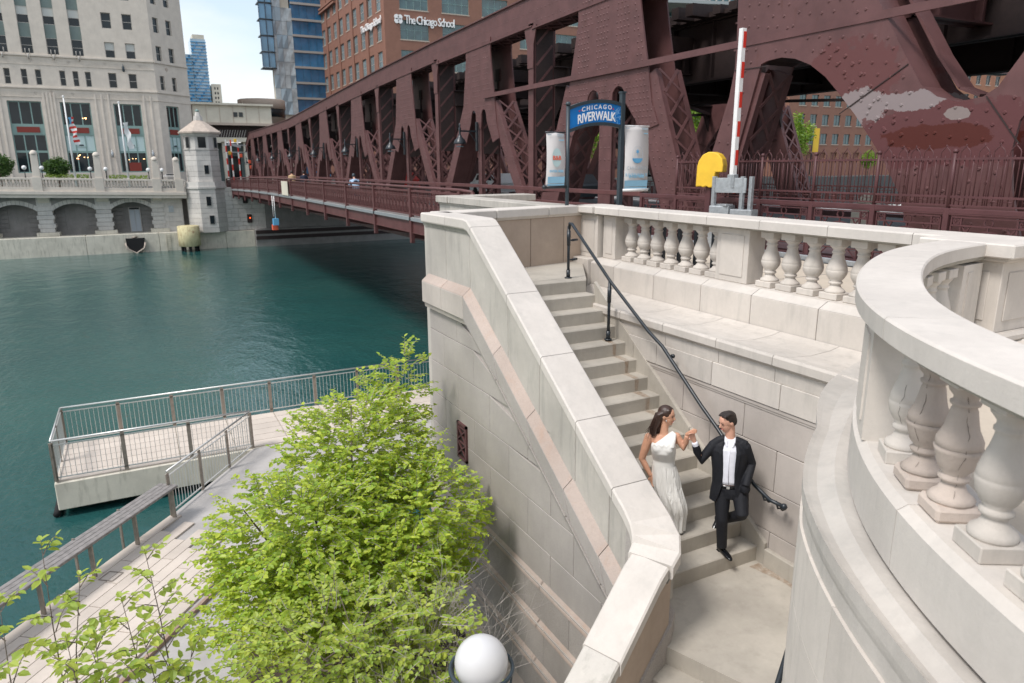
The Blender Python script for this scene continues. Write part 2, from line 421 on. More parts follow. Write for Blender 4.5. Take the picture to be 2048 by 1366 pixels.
# plaza and road on the near side (upper level)
plz = [(8.05, 17.4), (8.05, 4.45), (7.4, 3.85), (6.2, 3.75), (5.4, 3.45), (4.3, 2.75), (3.85, 2.25), (3.5, 1.75), (3.15, 1.3), (2.9, .7), (2.6, .1), (2.0, -.4), (1.0, -.8), (-6, -1.0), (-40, -.75), (-40, -60), (11.3, -60), (11.3, 17.4)]
m = MB(); m.prism(plz, lambda a, b: (a, b, 0), lambda a, b: (a, b, -.45)); struct('plaza_floor', m, M['paving'])
m = MB(); m.box(11.3, 200, -60, 17.4, -1.2, -.06); struct('south_road', m, M['asphalt'])
m = MB()
for y in range(-40, 17, 2):
    m.box(8.0, 11.3, y, y + .012, .0, .004)
struct('plaza_joint_lines', m, M['recess'])
m = MB()
for k in range(-12, 5): m.box(17.9, 18.05, k * 3.0, k * 3.0 + 1.6, -.057, -.053)
struct('road_marking', m, M['white'])
# south bank mass under the plaza and the abutment of the bridge
m = MB(); m.box(8.3, 60, -30, 17.35, -7.4, -.5); struct('south_bank', m, M['lime_wall'])
# riverwalk ground (lower level)
m = MB()
m.prism([(2.1, 20.1), (-.17, 16.8), (-2.94, 13.29), (-8.0, 6.5), (-8, -6), (1.0, -6), (4.3, 5), (4.3, 17.3), (9.0, 17.3), (9.0, 20.1)],
        lambda a, b: (a, b, -6.02), lambda a, b: (a, b, -7.5))
struct('riverwalk_base', m, M['greyp'])
m = MB(); m.box(-2.72, 9.2, 20.12, 23.1, -6.78, -6.03, .02); struct('floating_platform', m, M['quay'])
m = MB(); m.box(-2.2, 9.0, 20.6, 22.7, -7.5, -6.78); struct('platform_pontoon', m, M['rubber'])
# pavers of the platform and of the walk: each one a piece
plat = thing('platform_deck', 'pale slab deck of the railed platform over the water', 'deck', (-2.7, 20.1, -6.03))
pm = {}
def paver(par, x0, x1, y0, y1, z, mat, th=.04, g=.012):
    k = (round(x1 - x0, 3), round(y1 - y0, 3), mat.name)
    if k not in pm:
        q = MB(); q.box(-(x1 - x0) / 2 + g, (x1 - x0) / 2 - g, -(y1 - y0) / 2 + g, (y1 - y0) / 2 - g, 0, th, .004); pm[k] = q.mesh('paver', mat=mat)
    return inst('paver', pm[k], ((x0 + x1) / 2, (y0 + y1) / 2, z), par)
for i in range(8):
    for j in range(6):
        paver(plat, -2.68 + i * 1.46, -2.68 + (i + 1) * 1.46, 20.2 + j * .47, 20.2 + (j + 1) * .47, -6.03, M['deckp'])
walk = thing('riverwalk_paving', 'long tan slabs paving the riverwalk beside the water', 'paving', (0, 14, -6.02))
ed = Vector((2.77, 3.51, 0)).normalized(); en = Vector((ed.y, -ed.x, 0))      # along the water edge / inland
w0 = Vector((-2.94, 13.29, -6.02)) - ed * 3.6
q = MB(); q.box(-.60, .60, -.125, .125, 0, .045, .004); pme = q.mesh('paver', mat=M['deckp'])
for j in range(10):
    for i in range(7):
        off = (j * .47) % 1.2
        p = w0 + ed * (i * 1.22 + off + .2) + en * (.14 + j * .262)
        if (p - w0).dot(ed) > 8.0 - j * .15: continue
        inst('paver', pme, p, walk, rotz=math.atan2(ed.y, ed.x))
m = MB(); m.bar(w0 + en * 2.80 + Vector((0, 0, .03)), w0 + en * 2.80 + ed * 7.2 + Vector((0, 0, .03)), .07, .10); tag(m.build('edging_strip', M['strip']), 'thin brown edging strip between tan slabs and grey pavement', 'edging')
m = MB(); c0 = Vector((-1.31, 14.55, -5.972)); a_ = ed * .15; b_ = en * .15
for p_, q_ in ((c0 - a_ - b_, c0 + a_ - b_), (c0 + a_ - b_, c0 + a_ + b_), (c0 + a_ + b_, c0 - a_ + b_), (c0 - a_ + b_, c0 - a_ - b_)): m.bar(p_, q_, .025, .012)
tag(m.build('deck_hatch', M['inox_dark']), 'small square access hatch let into the tan riverwalk slabs', 'hatch')
# planting bed at the foot of the stair wall
m = MB(); m.prism([(4.2, 13.0), (4.2, 5.0), (3.0, 4.6), (-.2, 3.6), (-1.2, 4.3), (-.2, 7.2), (1.3, 12.0)], lambda a, b: (a, b, -5.35), lambda a, b: (a, b, -6.1)); struct('planting_bed', m, M['soil'])
m = MB(); m.prism([(4.2, 10.0), (4.2, 5.0), (3.8, 4.85), (3.8, 10.0)], lambda a, b: (a, b, -5.25), lambda a, b: (a, b, -6.1)); struct('wall_footing', m, M['lime_old'])

# ================================================================== stone stairs
st = thing('stone_staircase', 'concrete stairs descending from the plaza to the riverwalk in two flights', 'staircase', (5.4, 7.5, -3))
RI, TR, Y0 = .2, .282, 9.52
for k in range(15):
    y = Y0 - TR * k; z = -RI * k
    if k == 0: continue
    m = MB(); j = random.uniform(-.006, .006)
    m.hexa([(4.40, y, z - RI * 1.2), (6.36, y, z - RI * 1.2), (4.40, y + TR + .05, z - RI * 1.2), (6.36, y + TR + .05, z - RI * 1.2),
            (4.40, y + j, z), (6.36, y - j, z), (4.40, y + TR + .05, z), (6.36, y + TR + .05, z)], .014)
    m.build('step', M['concrete'], st)
m = MB(); m.hexa([(x, yy, z) for z in (-.24, 0) for yy in (Y0, 9.8) for x in (4.40, 6.36)], .014); m.build('step', M['concrete'], st)
m = MB(); m.prism([(4.4, 9.8), (6.36, 9.8), (6.36, 9.53), (7.70, 11.72), (7.70, 12.1), (4.4, 11.4)], lambda a, b: (a, b, 0), lambda a, b: (a, b, -.3)); m.build('top_landing', M['concrete'], st)
d2 = Vector((-.9325, -.361, 0)); s2 = Vector((.361, -.9325, 0))      # flight 2: down / across
L0 = Vector((4.27, 4.86, -3.0))
m = MB(); e = L0 + s2 * 2.3
m.prism([(4.27, 4.86), (4.33, 5.0), (4.5, 5.15), (4.5, 5.62), (6.5, 5.62), (6.5, 4.2), (6.3, 2.6), (e.x, e.y)][::-1], lambda a, b: (a, b, -3.0), lambda a, b: (a, b, -3.24)); m.build('half_landing', M['concrete'], st)
for k in range(1, 15):
    p = L0 + d2 * (TR * k) + Vector((0, 0, -RI * k)); b0 = p - d2 * (TR + .05); f = s2 * 2.3; dz = Vector((0, 0, -.24)); bk = -s2 * .12
    m = MB(); m.hexa([p + bk + dz, p + f + dz, b0 + bk + dz, b0 + f + dz, p + bk, p + f, b0 + bk, b0 + f], .014); m.build('step', M['concrete'], st)
m = MB()
for k in range(1, 15):      # solid body below the steps
    y = Y0 - TR * k
    m.box(4.40, 6.36, y + .03, y + TR + .03, -6.2, -RI * k - .22)
m.box(4.4, 6.6, 2.8, 5.6, -6.2, -3.23); m.box(4.4, 6.36, 9.8, 11.3, -6.2, -.31)
m.build('stair_body', M['concrete'], st)
# rust runs below the rail post
m = MB()
for k in range(4, 9):
    y = Y0 - TR * k; z = -RI * k; w = .05 + .012 * random.random(); xo = 6.14 + random.uniform(-.02, .02)
    m.add([(xo - w, y + TR - .01, z + .0035), (xo + w, y + TR - .01, z + .0035), (xo + w * .7, y, z + .0035), (xo - w * .8, y, z + .0035)], [(0, 1, 2, 3)])
    m.add([(xo - w * .7, y - .008, z - .005), (xo + w * .6, y - .008, z - .005), (xo + w * .4, y - .008, z - RI + .01), (xo - w * .5, y - .008, z - RI + .01)], [(0, 1, 2, 3)])
m.build('rust_stain', M['rust_thin'], st)

m = MB()
for (a_, b_2) in (((6.315, 5.5), (6.315, 4.5)),):
    m.add([(6.318, 5.5, -2.9955), (6.318, 4.3, -2.9955), (6.23, 4.3, -2.9955), (6.25, 5.1, -2.9955), (6.15, 5.5, -2.9955)], [(0, 1, 2, 3, 4)])
m.build('rust_stain', M['rust_thin'], st)
# ---- ashlar helper: blocks between two vertical lines, clipped by sloped top / bottom lines
def clip_block(par, P, u0, u1, z0, z1, top, bot, mat, d0, d1, gap=.005, bev=.008, name='stone'):
    """P(u,d,z)->3D; d0 face depth, d1 back depth; top/bot: functions u->z"""
    a0, a1 = u0 + gap, u1 - gap
    t0 = min(z1 - gap, top(a0)); t1 = min(z1 - gap, top(a1)); b0 = max(z0 + gap, bot(a0)); b1 = max(z0 + gap, bot(a1))
    if t0 - b0 < .02 and t1 - b1 < .02: return None
    t0 = max(t0, b0 + .004); t1 = max(t1, b1 + .004)
    q = MB(); q.hexa([P(a0, d0, b0), P(a1, d0, b1), P(a0, d1, b0), P(a1, d1, b1), P(a0, d0, t0), P(a1, d0, t1), P(a0, d1, t0), P(a1, d1, t1)], bev)
    return q.build(name, mat, par)
inf = lambda u: 99
ninf = lambda u: -99
# ================================================================== parapet wall on the river side of the stairs
def cop(y): return 1.07 if y > 9.3 else 1.07 - .708 * (9.3 - y)
pw = thing('stair_parapet_wall', 'tall granite stair wall with sloping limestone coping above the riverwalk planting', 'wall', (4.2, 8, -6))
Pw = lambda u, d, z: (4.2 + d, u, z)
ct = lambda u: cop(u) - .15
bt = lambda u: (.05 if u > 9.35 else .05 - .655 * (9.35 - u))          # top line of the string course
bb = lambda u: bt(u) - .45
ys = [11.05, 10.25, 9.35, 8.15, 7.3, 6.45, 5.75, 5.12]
for a, b in zip(ys[:-1], ys[1:]):
    clip_block(pw, Pw, b, a, -9, 9, ct, lambda u: bt(u) - .02, M['slab'], .0, .42)
m = MB(); prf = [(11.05, -6.1)] + [(11.05, .9), (9.3, .88), (5.1, -2.1), (5.1, -6.1)]
m.prism(prf, lambda a, b: (4.235, a, b), lambda a, b: (4.55, a, b)); m.build('wall_core', M['granite'], pw)
# string course (grey face + pink weathering top)
ys2 = [11.05, 10.2, 9.35, 8.35, 7.4, 6.5, 5.75, 5.05]
for a, b in zip(ys2[:-1], ys2[1:]):
    g = .006
    q = MB(); f = lambda u, z: (4.07, u, z)
    sk = .0 if a > 9.4 else -.16
    q.hexa([(4.07, b + g + sk, bb(b) ), (4.07, a - g + (sk if a < 9.3 else 0), bb(a)), (4.4, b + g, bb(b)), (4.4, a - g, bb(a)),
            (4.07, b + g, bt(b) - .10), (4.07, a - g, bt(a) - .10), (4.4, b + g, bt(b) - .02), (4.4, a - g, bt(a) - .02)], .008)
    q.build('string_course_stone', M['granite'] if a < 9.4 else M['lime_wall'], pw)
    q = MB(); q.hexa([(4.07, b + g, bt(b) - .10), (4.07, a - g, bt(a) - .10), (4.22, b + g, bt(b) - .10), (4.22, a - g, bt(a) - .10),
                      (4.08, b + g, bt(b) - .085), (4.08, a - g, bt(a) - .085), (4.21, b + g, bt(b) + .025), (4.21, a - g, bt(a) + .025)], .004)
    q.build('weathering_stone', M['pink'], pw)
    q = MB(); q.hexa([(4.12, b + g, bb(b) - .09), (4.12, a - g, bb(a) - .09), (4.4, b + g, bb(b) - .09), (4.4, a - g, bb(a) - .09),
                      (4.10, b + g, bb(b) - .004), (4.10, a - g, bb(a) - .004), (4.4, b + g, bb(b)), (4.4, a - g, bb(a))], .006)
    q.build('moulding_stone', M['granite'] if a < 9.4 else M['lime_wall'], pw)
cz = [9, -.87, -1.42, -1.98, -2.53, -3.09, -3.60, -4.16, -4.74, -5.4]
for i in range(len(cz) - 1):
    z1, z0 = cz[i], cz[i + 1]
    step = [0, 0, 0, 0, 0, 0, -.0, -.05, -.10, -.16][i + 1 if i < 9 else 9]
    y = 11.05; odd = i % 2
    while y > 5.1:
        yn = y - (1.15 if not (odd and y == 11.05) else .6)
        if yn < 5.4: yn = 5.02
        clip_block(pw, Pw, yn, y, z0, z1 if i else 9, lambda u: bb(u) - .09, ninf, M['granite'], step, .42, gap=.004, bev=.006)
        y = yn
    if i >= 6:      # pale weathered set-off at the top of each lower course
        for ya in (11.05, 9.1, 7.2):
            yb = max(ya - 1.95, 5.02)
            if ya <= 5.1: continue
            q = MB(); s0 = [0, 0, 0, 0, 0, 0, 0, -.05, -.10, -.16][i]; s1 = step
            q.hexa([(4.2 + s1 - .012, yb + .006, z1 - .07), (4.2 + s1 - .012, ya - .006, z1 - .07), (4.3, yb + .006, z1 - .07), (4.3, ya - .006, z1 - .07),
                    (4.2 + s1 - .006, yb + .006, z1 - .035), (4.2 + s1 - .006, ya - .006, z1 - .035), (4.2 + s0 + .004, yb + .006, z1 + .045), (4.2 + s0 + .004, ya - .006, z1 + .045)], .003)
            q.build('set_off_stone', M['pink'], pw)
gq = MB(); gq.box(4.165, 4.2, 9.56, 9.60, -2.8, -2.18); gq.box(4.165, 4.2, 9.88, 9.92, -2.8, -2.18); gq.box(4.165, 4.2, 9.56, 9.92, -2.8, -2.76); gq.box(4.165, 4.2, 9.56, 9.92, -2.22, -2.18)
for k in range(2):
    z_ = -2.72 + .25 * k
    for (a_, b_2) in (((9.6, z_), (9.88, z_ + .2)), ((9.88, z_), (9.6, z_ + .2))): gq.bar((4.175, a_[0], a_[1]), (4.175, b_2[0], b_2[1]), .02, .025, up=(1, 0, 0))
    gq.box(4.17, 4.19, 9.6, 9.88, z_ + .2, z_ + .225)
gq.build('bronze_grille', M['rail_red'], pw); gq = MB(); gq.box(4.192, 4.198, 9.6, 9.88, -2.76, -2.22); gq.build('grille_back', M['dark'], pw)
# end face toward the river and inner face
m = MB(); m.box(4.21, 4.60, 11.06, 11.2, -6, .9); m.build('end_stone', M['slab'], pw)
yi = [11.0, 9.9, 8.9, 7.9, 6.9, 5.9, 5.25]
for a, b in zip(yi[:-1], yi[1:]):
    clip_block(pw, lambda u, d, z: (4.58 - d, u, z), b, a, -6, 9, ct, ninf, M['lime_pink'], 0, -.14 + .0, gap=.004) if False else None
    q = MB(); q.hexa([(4.45, b + .004, cop(b) - 2.2), (4.585, b + .004, cop(b) - 2.2), (4.45, a - .004, cop(a) - 2.2), (4.585, a - .004, cop(a) - 2.2),
                      (4.45, b + .004, ct(b)), (4.585, b + .004, ct(b)), (4.45, a - .004, ct(a)), (4.585, a - .004, ct(a))], .006)
    q.build('stone', M['lime_pink'], pw)
# coping: centre line and its stones
CP = [(4.375, 11.15, 1.07), (4.375, 10.1, 1.07), (4.375, 9.42, 1.07), (4.375, 9.3, 1.05), (4.375, 9.17, .97), (4.375, 8.05, .185), (4.375, 7.15, -.452), (4.375, 6.35, -1.018), (4.375, 5.62, -1.535),
      (4.375, 5.42, -1.66), (4.37, 5.25, -1.78), (4.33, 5.10, -1.88), (4.25, 5.0, -1.95), (4.13, 4.94, -2.02), (4.0, 4.895, -2.10), (3.35, 4.64, -2.62), (2.6, 4.35, -3.19), (1.7, 4.0, -3.87), (.8, 3.655, -4.55), (.3, 3.46, -4.93)]
CP = [Vector(p) for p in CP]
ksec = [0, 1, 4, 5, 6, 7, 8, 13, 15, 16, 17, 18, 19]
cprof = [(-.235, -.15), (-.245, -.13), (-.245, -.02), (-.225, 0), (.225, 0), (.245, -.02), (.245, -.13), (.235, -.15)]
def shrink(pts, g=.005):
    p = [v.copy() for v in pts]; p[0] += (p[1] - p[0]).normalized() * g; p[-1] += (p[-2] - p[-1]).normalized() * g; return p
for n_, (a, b) in enumerate(zip(ksec[:-1], ksec[1:])):
    sc_ = 1 if a < 13 else (.88 if a < 15 else .82)
    q = MB(); q.sweep([(o * sc_, z) for o, z in cprof], shrink(CP[a:b + 1])); q.build('coping_stone', M['lime_top'] if n_ < 8 else M['lime_speck'], pw)
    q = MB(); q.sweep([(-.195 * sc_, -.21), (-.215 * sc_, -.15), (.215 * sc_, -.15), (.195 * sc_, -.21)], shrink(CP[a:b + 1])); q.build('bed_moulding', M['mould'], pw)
# wall below the coping of the turn and second flight (outer and inner skins)
seg = CP[9:]
def skin(off0, off1, zb, mat, nm, split=2):
    i = 0
    while i < len(seg) - 1:
        j = min(i + split, len(seg) - 1)
        q = MB(); pts = [Vector((p.x, p.y, 0)) for p in seg[i:j + 1]]
        # vertical skin with sloped top: build quads by hand
        nn = []
        for k_, p in enumerate(pts):
            gi = i + k_
            d_ = (seg[min(gi + 1, len(seg) - 1)] - seg[max(gi - 1, 0)]).to_2d().normalized(); nn.append(Vector((-d_.y, d_.x, 0)))
        vs = []; 
        for k_, p in enumerate(pts):
            zt = seg[i + k_].z - .20
            for o_ in (off0, off1): vs += [p + nn[k_] * o_ + Vector((0, 0, zt)), p + nn[k_] * o_ + Vector((0, 0, zb))]
        fs = []
        for k_ in range(len(pts) - 1):
            a4 = k_ * 4; b4 = a4 + 4
            fs += [(a4, b4, b4 + 1, a4 + 1), (a4 + 2, a4 + 3, b4 + 3, b4 + 2), (a4, a4 + 2, b4 + 2, b4)]
        fs += [(0, 1, 3, 2), (len(vs) - 4, len(vs) - 2, len(vs) - 1, len(vs) - 3)]
        q.add(vs, fs); q.build(nm, mat, pw); i = j
skin(-.185, -.02, -6.2, M['granite'], 'outer_stone', 3)
skin(.0, .165, -6.2, M['lime_pink'], 'inner_stone', 3)
# skirting along the inner foot of the second flight
q = MB(); sk = [Vector((4.56, 5.2, -2.78)), Vector((4.50, 5.02, -2.79)), Vector((4.33, 4.875, -2.80)), Vector((4.2, 4.82, -2.85))]
q.sweep([(-.05, -.5), (-.05, 0), (.05, 0), (.05, -.5)], sk, smooth=False); q.build('skirting_stone', M['granite'], pw)
for k in range(4):
    a = Vector((4.2, 4.82, -2.85)) + Vector((-.9325, -.361, -.66)) * (k * .9); b = a + Vector((-.9325, -.361, -.66)) * .89
    q = MB(); q.sweep([(-.05, -.7), (-.05, 0), (.05, 0), (.05, -.7)], [a, b]); q.build('skirting_stone', M['granite'], pw)

# ================================================================== back wall of the top landing and parapet towards the bridge
bw = thing('landing_back_wall', 'low tan stone wall closing the top landing behind the arched sign post', 'wall', (6, 11.2, 0))
A_, B_ = Vector((4.56, 10.90, 0)), Vector((7.66, 11.62, 0)); dd = (B_ - A_).normalized(); nb = Vector((-dd.y, dd.x, 0)); Ln = (B_ - A_).length
for a, b, mt in ((0, .75, 'lime_pink'), (.75, 1.8, 'lime_pink'), (1.8, 2.65, 'lime_pink'), (2.65, Ln, 'lime_pink')):
    q = MB(); P = lambda u, d, z: A_ + dd * u + nb * d + Vector((0, 0, z))
    q.hexa([P(a + .006, 0, -.3), P(b - .006, 0, -.3), P(a + .006, .4, -.3), P(b - .006, .4, -.3), P(a + .006, 0, .88), P(b - .006, 0, .88), P(a + .006, .4, .88), P(b - .006, .4, .88)], .008)
    q.build('stone', M[mt], bw)
for a, b in ((-.1, .95), (.95, 2.2), (2.2, Ln)):
    q = MB(); q.hexa([P(a + .005, -.07, .92), P(b - .005, -.07, .92), P(a + .005, .47, .92), P(b - .005, .47, .92), P(a + .005, -.07, 1.07), P(b - .005, -.07, 1.07), P(a + .005, .47, 1.07), P(b - .005, .47, 1.07)], .014)
    q.build('coping_stone', M['lime_top'], bw)
    q = MB(); q.hexa([P(a + .005, -.02, .88), P(b - .005, -.02, .88), P(a + .005, .42, .88), P(b - .005, .42, .88), P(a + .005, -.05, .92), P(b - .005, -.05, .92), P(a + .005, .45, .92), P(b - .005, .45, .92)])
    q.build('bed_moulding', M['lime'], bw)
w2 = thing('abutment_parapet', 'stained limestone parapet running from the landing to the end of the bridge railing', 'wall', (7.2, 15, 0))
for y0, y1 in ((11.9, 13.5), (13.5, 15.1), (15.1, 16.9), (16.9, 17.65)):
    q = MB(); q.box(7.08, 7.5, y0 + .005, y1 - .005, -7.3, .86, .01); q.build('stone', M['slab'], w2)
    q = MB(); q.box(7.0 - (.03 if y0 > 16 else 0), 7.58, y0 + .005, y1 - .005, .90, 1.07, .015); q.build('coping_stone', M['slab'], w2)
    q = MB(); q.box(7.05, 7.53, y0 + .005, y1 - .005, .86, .90); q.build('bed_moulding', M['slab'], w2)
m = MB(); m.box(7.5, 9.7, 16.6, 17.6, -7.3, -.3); m.box(7.5, 9.62, 17.0, 17.6, -.3, .86); m.build('abutment_stone', M['lime_wall'], w2)
m = MB(); m.box(7.5, 9.62, 16.95, 17.66, .90, 1.07, .015); m.build('coping_stone', M['slab'], w2)

# ================================================================== wall and balustrade on the right of the stairs
rw = thing('stair_side_wall', 'pale ashlar wall with a broad projecting ledge on the right of the stairs', 'wall', (6.4, 7, -3))
rows = [(-.66, -.98), (-.98, -1.5), (-1.5, -2.03), (-2.03, -2.56), (-2.56, -3.1)]
for i, (z1, z0) in enumerate(rows):
    y = 9.9 - (.55 if i % 2 else 0); y_prev = 9.9
    edges = [9.9]
    y = 9.35 if i % 2 else 8.8
    while y > 2.9: edges.append(y); y -= 1.12
    edges.append(2.6)
    for a, b in zip(edges[:-1], edges[1:]):
        q = MB(); d = 0 if i else -.035
        q.hexa([(6.385 + d, b + .004, z0 + .004), (6.385 + d, a - .004, z0 + .004), (6.8, b + .004, z0 + .004), (6.8, a - .004, z0 + .004),
                (6.385 + d, b + .004, z1 - .004), (6.385 + d, a - .004, z1 - .004), (6.8, b + .004, z1 - .004), (6.8, a - .004, z1 - .004)], .006)
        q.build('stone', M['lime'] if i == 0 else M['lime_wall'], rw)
q = MB(); q.box(6.365, 6.4, 2.6, 9.9, -1.03, -.985, .005); q.box(6.375, 6.4, 2.6, 9.9, -1.06, -1.03, .004); q.build('frieze_moulding', M['lime_wall'], rw)
# stepped stone behind the step ends (raking skirting)
for k, (a, b) in enumerate(((9.28, 8.2), (8.2, 6.9), (6.9, 5.45))):
    q = MB(); zf = lambda y: -.709 * (9.52 - y)
    q.hexa([(6.34, b + .004, zf(b) - .9), (6.34, a - .004, zf(a) - .9), (6.39, b + .004, zf(b) - .9), (6.39, a - .004, zf(a) - .9),
            (6.34, b + .004, zf(b) + .17), (6.34, a - .004, zf(a) + .17), (6.39, b + .004, zf(b) + .18), (6.39, a - .004, zf(a) + .18)], .004)
    q.build('skirting_stone', M['concrete'], rw)
for a, b in ((5.45, 4.6), (4.6, 3.6)):
    q = MB(); q.box(6.32, 6.39, b + .004, a - .004, -3.2, -2.77, .012); q.build('skirting_stone', M['concrete'], rw)
ledge = [(0, -.37), (.16, -.405), (.5, -.425), (.82, -.40), (1.05, -.355), (1.13, -.33), (1.15, -.36), (1.15, -.45), (1.12, -.48), (1.09, -.50), (1.08, -.66), (0, -.66)]
lj = [11.0, 9.75, 8.51, 7.51, 6.47, 5.55, 4.65, 3.6, 2.7]
for a, b in zip(lj[:-1], lj[1:]):
    q = MB(); q.sweep([(-o, z) for o, z in ledge], [(7.45, a - .004, 0), (7.45, b + .004, 0)]); q.build('ledge_stone', M['lime'], rw)
bj = [11.05, 10.31, 9.18, 8.05, 7.04, 5.92, 4.85, 3.9, 2.9]
for a, b in zip(bj[:-1], bj[1:]):
    q = MB(); q.hexa([(7.46, b + .005, -.5), (7.46, a - .005, -.5), (8.1, b + .005, -.5), (8.1, a - .005, -.5),
                      (7.46, b + .005, .03), (7.46, a - .005, .03), (8.1, b + .005, .03), (8.1, a - .005, .03)], .006); q.build('plinth_stone', M['lime'], rw)
    q = MB(); q.hexa([(7.46, b + .005, .033), (7.46, a - .005, .033), (8.1, b + .005, .033), (8.1, a - .005, .033),
                      (7.62, b + .005, .115), (7.62, a - .005, .115), (8.1, b + .005, .115), (8.1, a - .005, .115)], .004); q.build('plinth_cap', M['lime_top'], rw)
q = MB(); q.box(7.40, 7.62, 11.05, 11.75, -.5, .1, .01); q.build('plinth_stone', M['lime'], rw)

bal = [(.125, 0.0), (.128, .015), (.118, .035), (.085, .055), (.066, .085), (.062, .10), (.085, .115), (.088, .13), (.075, .143), (.07, .15), (.095, .18), (.122, .225), (.130, .265), (.131, .285),
       (.126, .29), (.129, .295), (.122, .33), (.102, .385), (.082, .435), (.070, .48), (.067, .50), (.080, .508), (.08, .522), (.070, .53), (.068, .55), (.09, .575), (.105, .59), (.11, .605)]
q = MB()
q.lathe(bal, 20); balm = q.mesh('baluster_shaft', mat=M['lime'])
q = MB(); q.lathe([(r * (1 + .06 * math.sin(i * 2.1)), z) for i, (r, z) in enumerate(bal)], 20); balm2 = q.mesh('baluster_shaft', mat=M['lime_old'])
q = MB(); q.box(-.135, .135, -.135, .135, 0, .085, .008); plm = q.mesh('plinth_block', mat=M['lime']); q2 = MB(); q2.box(-.115, .115, -.115, .115, 0, .085, .006); cbm = q2.mesh('cap_block', mat=M['lime'])
q = MB(); q.box(-.135, .135, -.135, .135, 0, .085, .02); plm2 = q.mesh('plinth_block', mat=M['lime_old'])
def baluster(par, x, y, rz=0, z0=.117, h=.606, old=False, w=1.0):
    inst('plinth_block', plm2 if old else plm, (x, y, z0), par, rz, scale=(w, w, 1))
    b_ = inst('baluster_shaft', balm2 if old else balm, (x, y, z0 + .085), par, rz + random.random(), scale=(w, w, h / .606))
    inst('cap_block', cbm, (x, y, z0 + .085 + h), par, rz, scale=(w, w, 1))
fb = thing('plaza_balustrade', 'straight limestone balustrade between stair ledge and plaza, from the sign to the corner pier', 'balustrade', (7.8, 8, .1))
xb = 7.86
for y in [10.31 - .361 * i for i in range(7)]: baluster(fb, xb, y)
for y in [7.10 - .361 * i for i in range(7)]: baluster(fb, xb, y)
def pier(par, x0, x1, y0, y1, z0, z1, mat, faces=('-x',), nm='pier_block', mm=.09):
    q = MB(); q.box(x0, x1, y0, y1, z0, z1, .008); q.build(nm, mat, par)
    for f_ in faces:
        q = MB()
        if f_ == '-x': q.box(x0 - .012, x0, y0 + mm, y1 - mm, z0 + mm, z1 - mm, .006)
        if f_ == '-y': q.box(x0 + mm, x1 - mm, y0 - .012, y0, z0 + mm, z1 - mm, .006)
        q.build('raised_panel', mat, par)
pier(fb, 7.70, 8.03, 7.38, 8.02, .117, .905, M['lime'])
pier(fb, 7.70, 8.03, 10.62, 11.0, .117, .905, M['lime'])
pier(fb, 7.60, 8.12, 11.05, 11.72, .10, .905, M['lime'])
fj = [11.05, 10.29, 9.19, 8.08, 7.05, 5.95, 4.85, 3.95]
fprof = [(.0, .94), (.0, 1.05), (-.02, 1.07), (-.56, 1.07), (-.58, 1.05), (-.58, .94)]
for a, b in zip(fj[:-1], fj[1:]):
    q = MB(); q.sweep([(-o + 0, z) for o, z in [(0, .94), (0, 1.05), (-.02, 1.07), (-.54, 1.07), (-.56, 1.05), (-.56, .94)]], [(7.52, a - .004, 0), (7.52, b + .004, 0)]); q.build('coping_stone', M['lime_top'], fb)
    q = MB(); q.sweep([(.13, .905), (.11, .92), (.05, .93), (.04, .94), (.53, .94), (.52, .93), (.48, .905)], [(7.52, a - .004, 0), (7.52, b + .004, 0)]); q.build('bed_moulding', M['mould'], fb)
q = MB(); q.box(7.46, 8.22, 11.055, 11.82, .94, 1.07, .014); q.build('coping_stone', M['lime_top'], fb)
q = MB(); q.box(7.53, 8.15, 11.06, 11.76, .905, .94); q.build('bed_moulding', M['mould'], fb)

# corner pier + near curved balustrade
NC = [(7.3, 4.25, 0), (6.886, 4.225, 0.0), (6.039, 4.094, -0.005), (5.277, 3.741, -0.01), (4.625, 3.367, -0.02), (4.145, 3.052, -0.03), (3.877, 2.829, -0.04), (3.699, 2.647, -0.05), (3.50, 2.455, -0.05), (3.27, 2.15, -0.05), (3.07, 1.86, -0.05), (2.88, 1.54, -0.05), (2.73, 1.22, -0.05), (2.60, 0.86, -0.05), (2.42, 0.45, -0.05), (2.1, 0.08, -0.05), (1.6, -0.22, -0.05), (1.0, -0.4, -0.05), (0.2, -0.5, -0.05), (-1.5, -0.55, -0.05), (-6, -0.6, -0.05)]
# smooth resample
def resample(pts, ds):
    P = [Vector((p[0], p[1], p[2] if len(p) > 2 else 0)) for p in pts]; outp = []
    cr_ = []
    for i in range(len(P) - 1):
        p0 = P[max(i - 1, 0)]; p1 = P[i]; p2 = P[i + 1]; p3 = P[min(i + 2, len(P) - 1)]
        for k in range(8):
            t = k / 8; cr_.append(.5 * ((2 * p1) + (-p0 + p2) * t + (2 * p0 - 5 * p1 + 4 * p2 - p3) * t * t + (-p0 + 3 * p1 - 3 * p2 + p3) * t ** 3))
    cr_.append(P[-1]); outp = [cr_[0]]; acc = 0
    for a, b in zip(cr_[:-1], cr_[1:]):
        l = (b - a).length; pos = ds - acc
        while pos <= l and l > 0: outp.append(a + (b - a) * (pos / l)); pos += ds
        acc = l - (pos - ds)
    return outp
NP = resample(NC, .10)
for _k in range(60):
    NP = [NP[0]] + [NP[i - 1] * .25 + NP[i] * .5 + NP[i + 1] * .25 for i in range(1, len(NP) - 1)] + [NP[-1]]
def off(i, o):
    a = NP[max(i - 1, 0)]; b = NP[min(i + 1, len(NP) - 1)]; d = (b - a); d.z = 0; d.normalize(); n = Vector((-d.y, d.x, 0)); return NP[i] + n * o, d   # left of travel = plaza side
nbw = thing('curved_balustrade', 'near curved limestone balustrade with cracked bulbous balusters at the right edge', 'balustrade', (3.2, 2.2, .1))
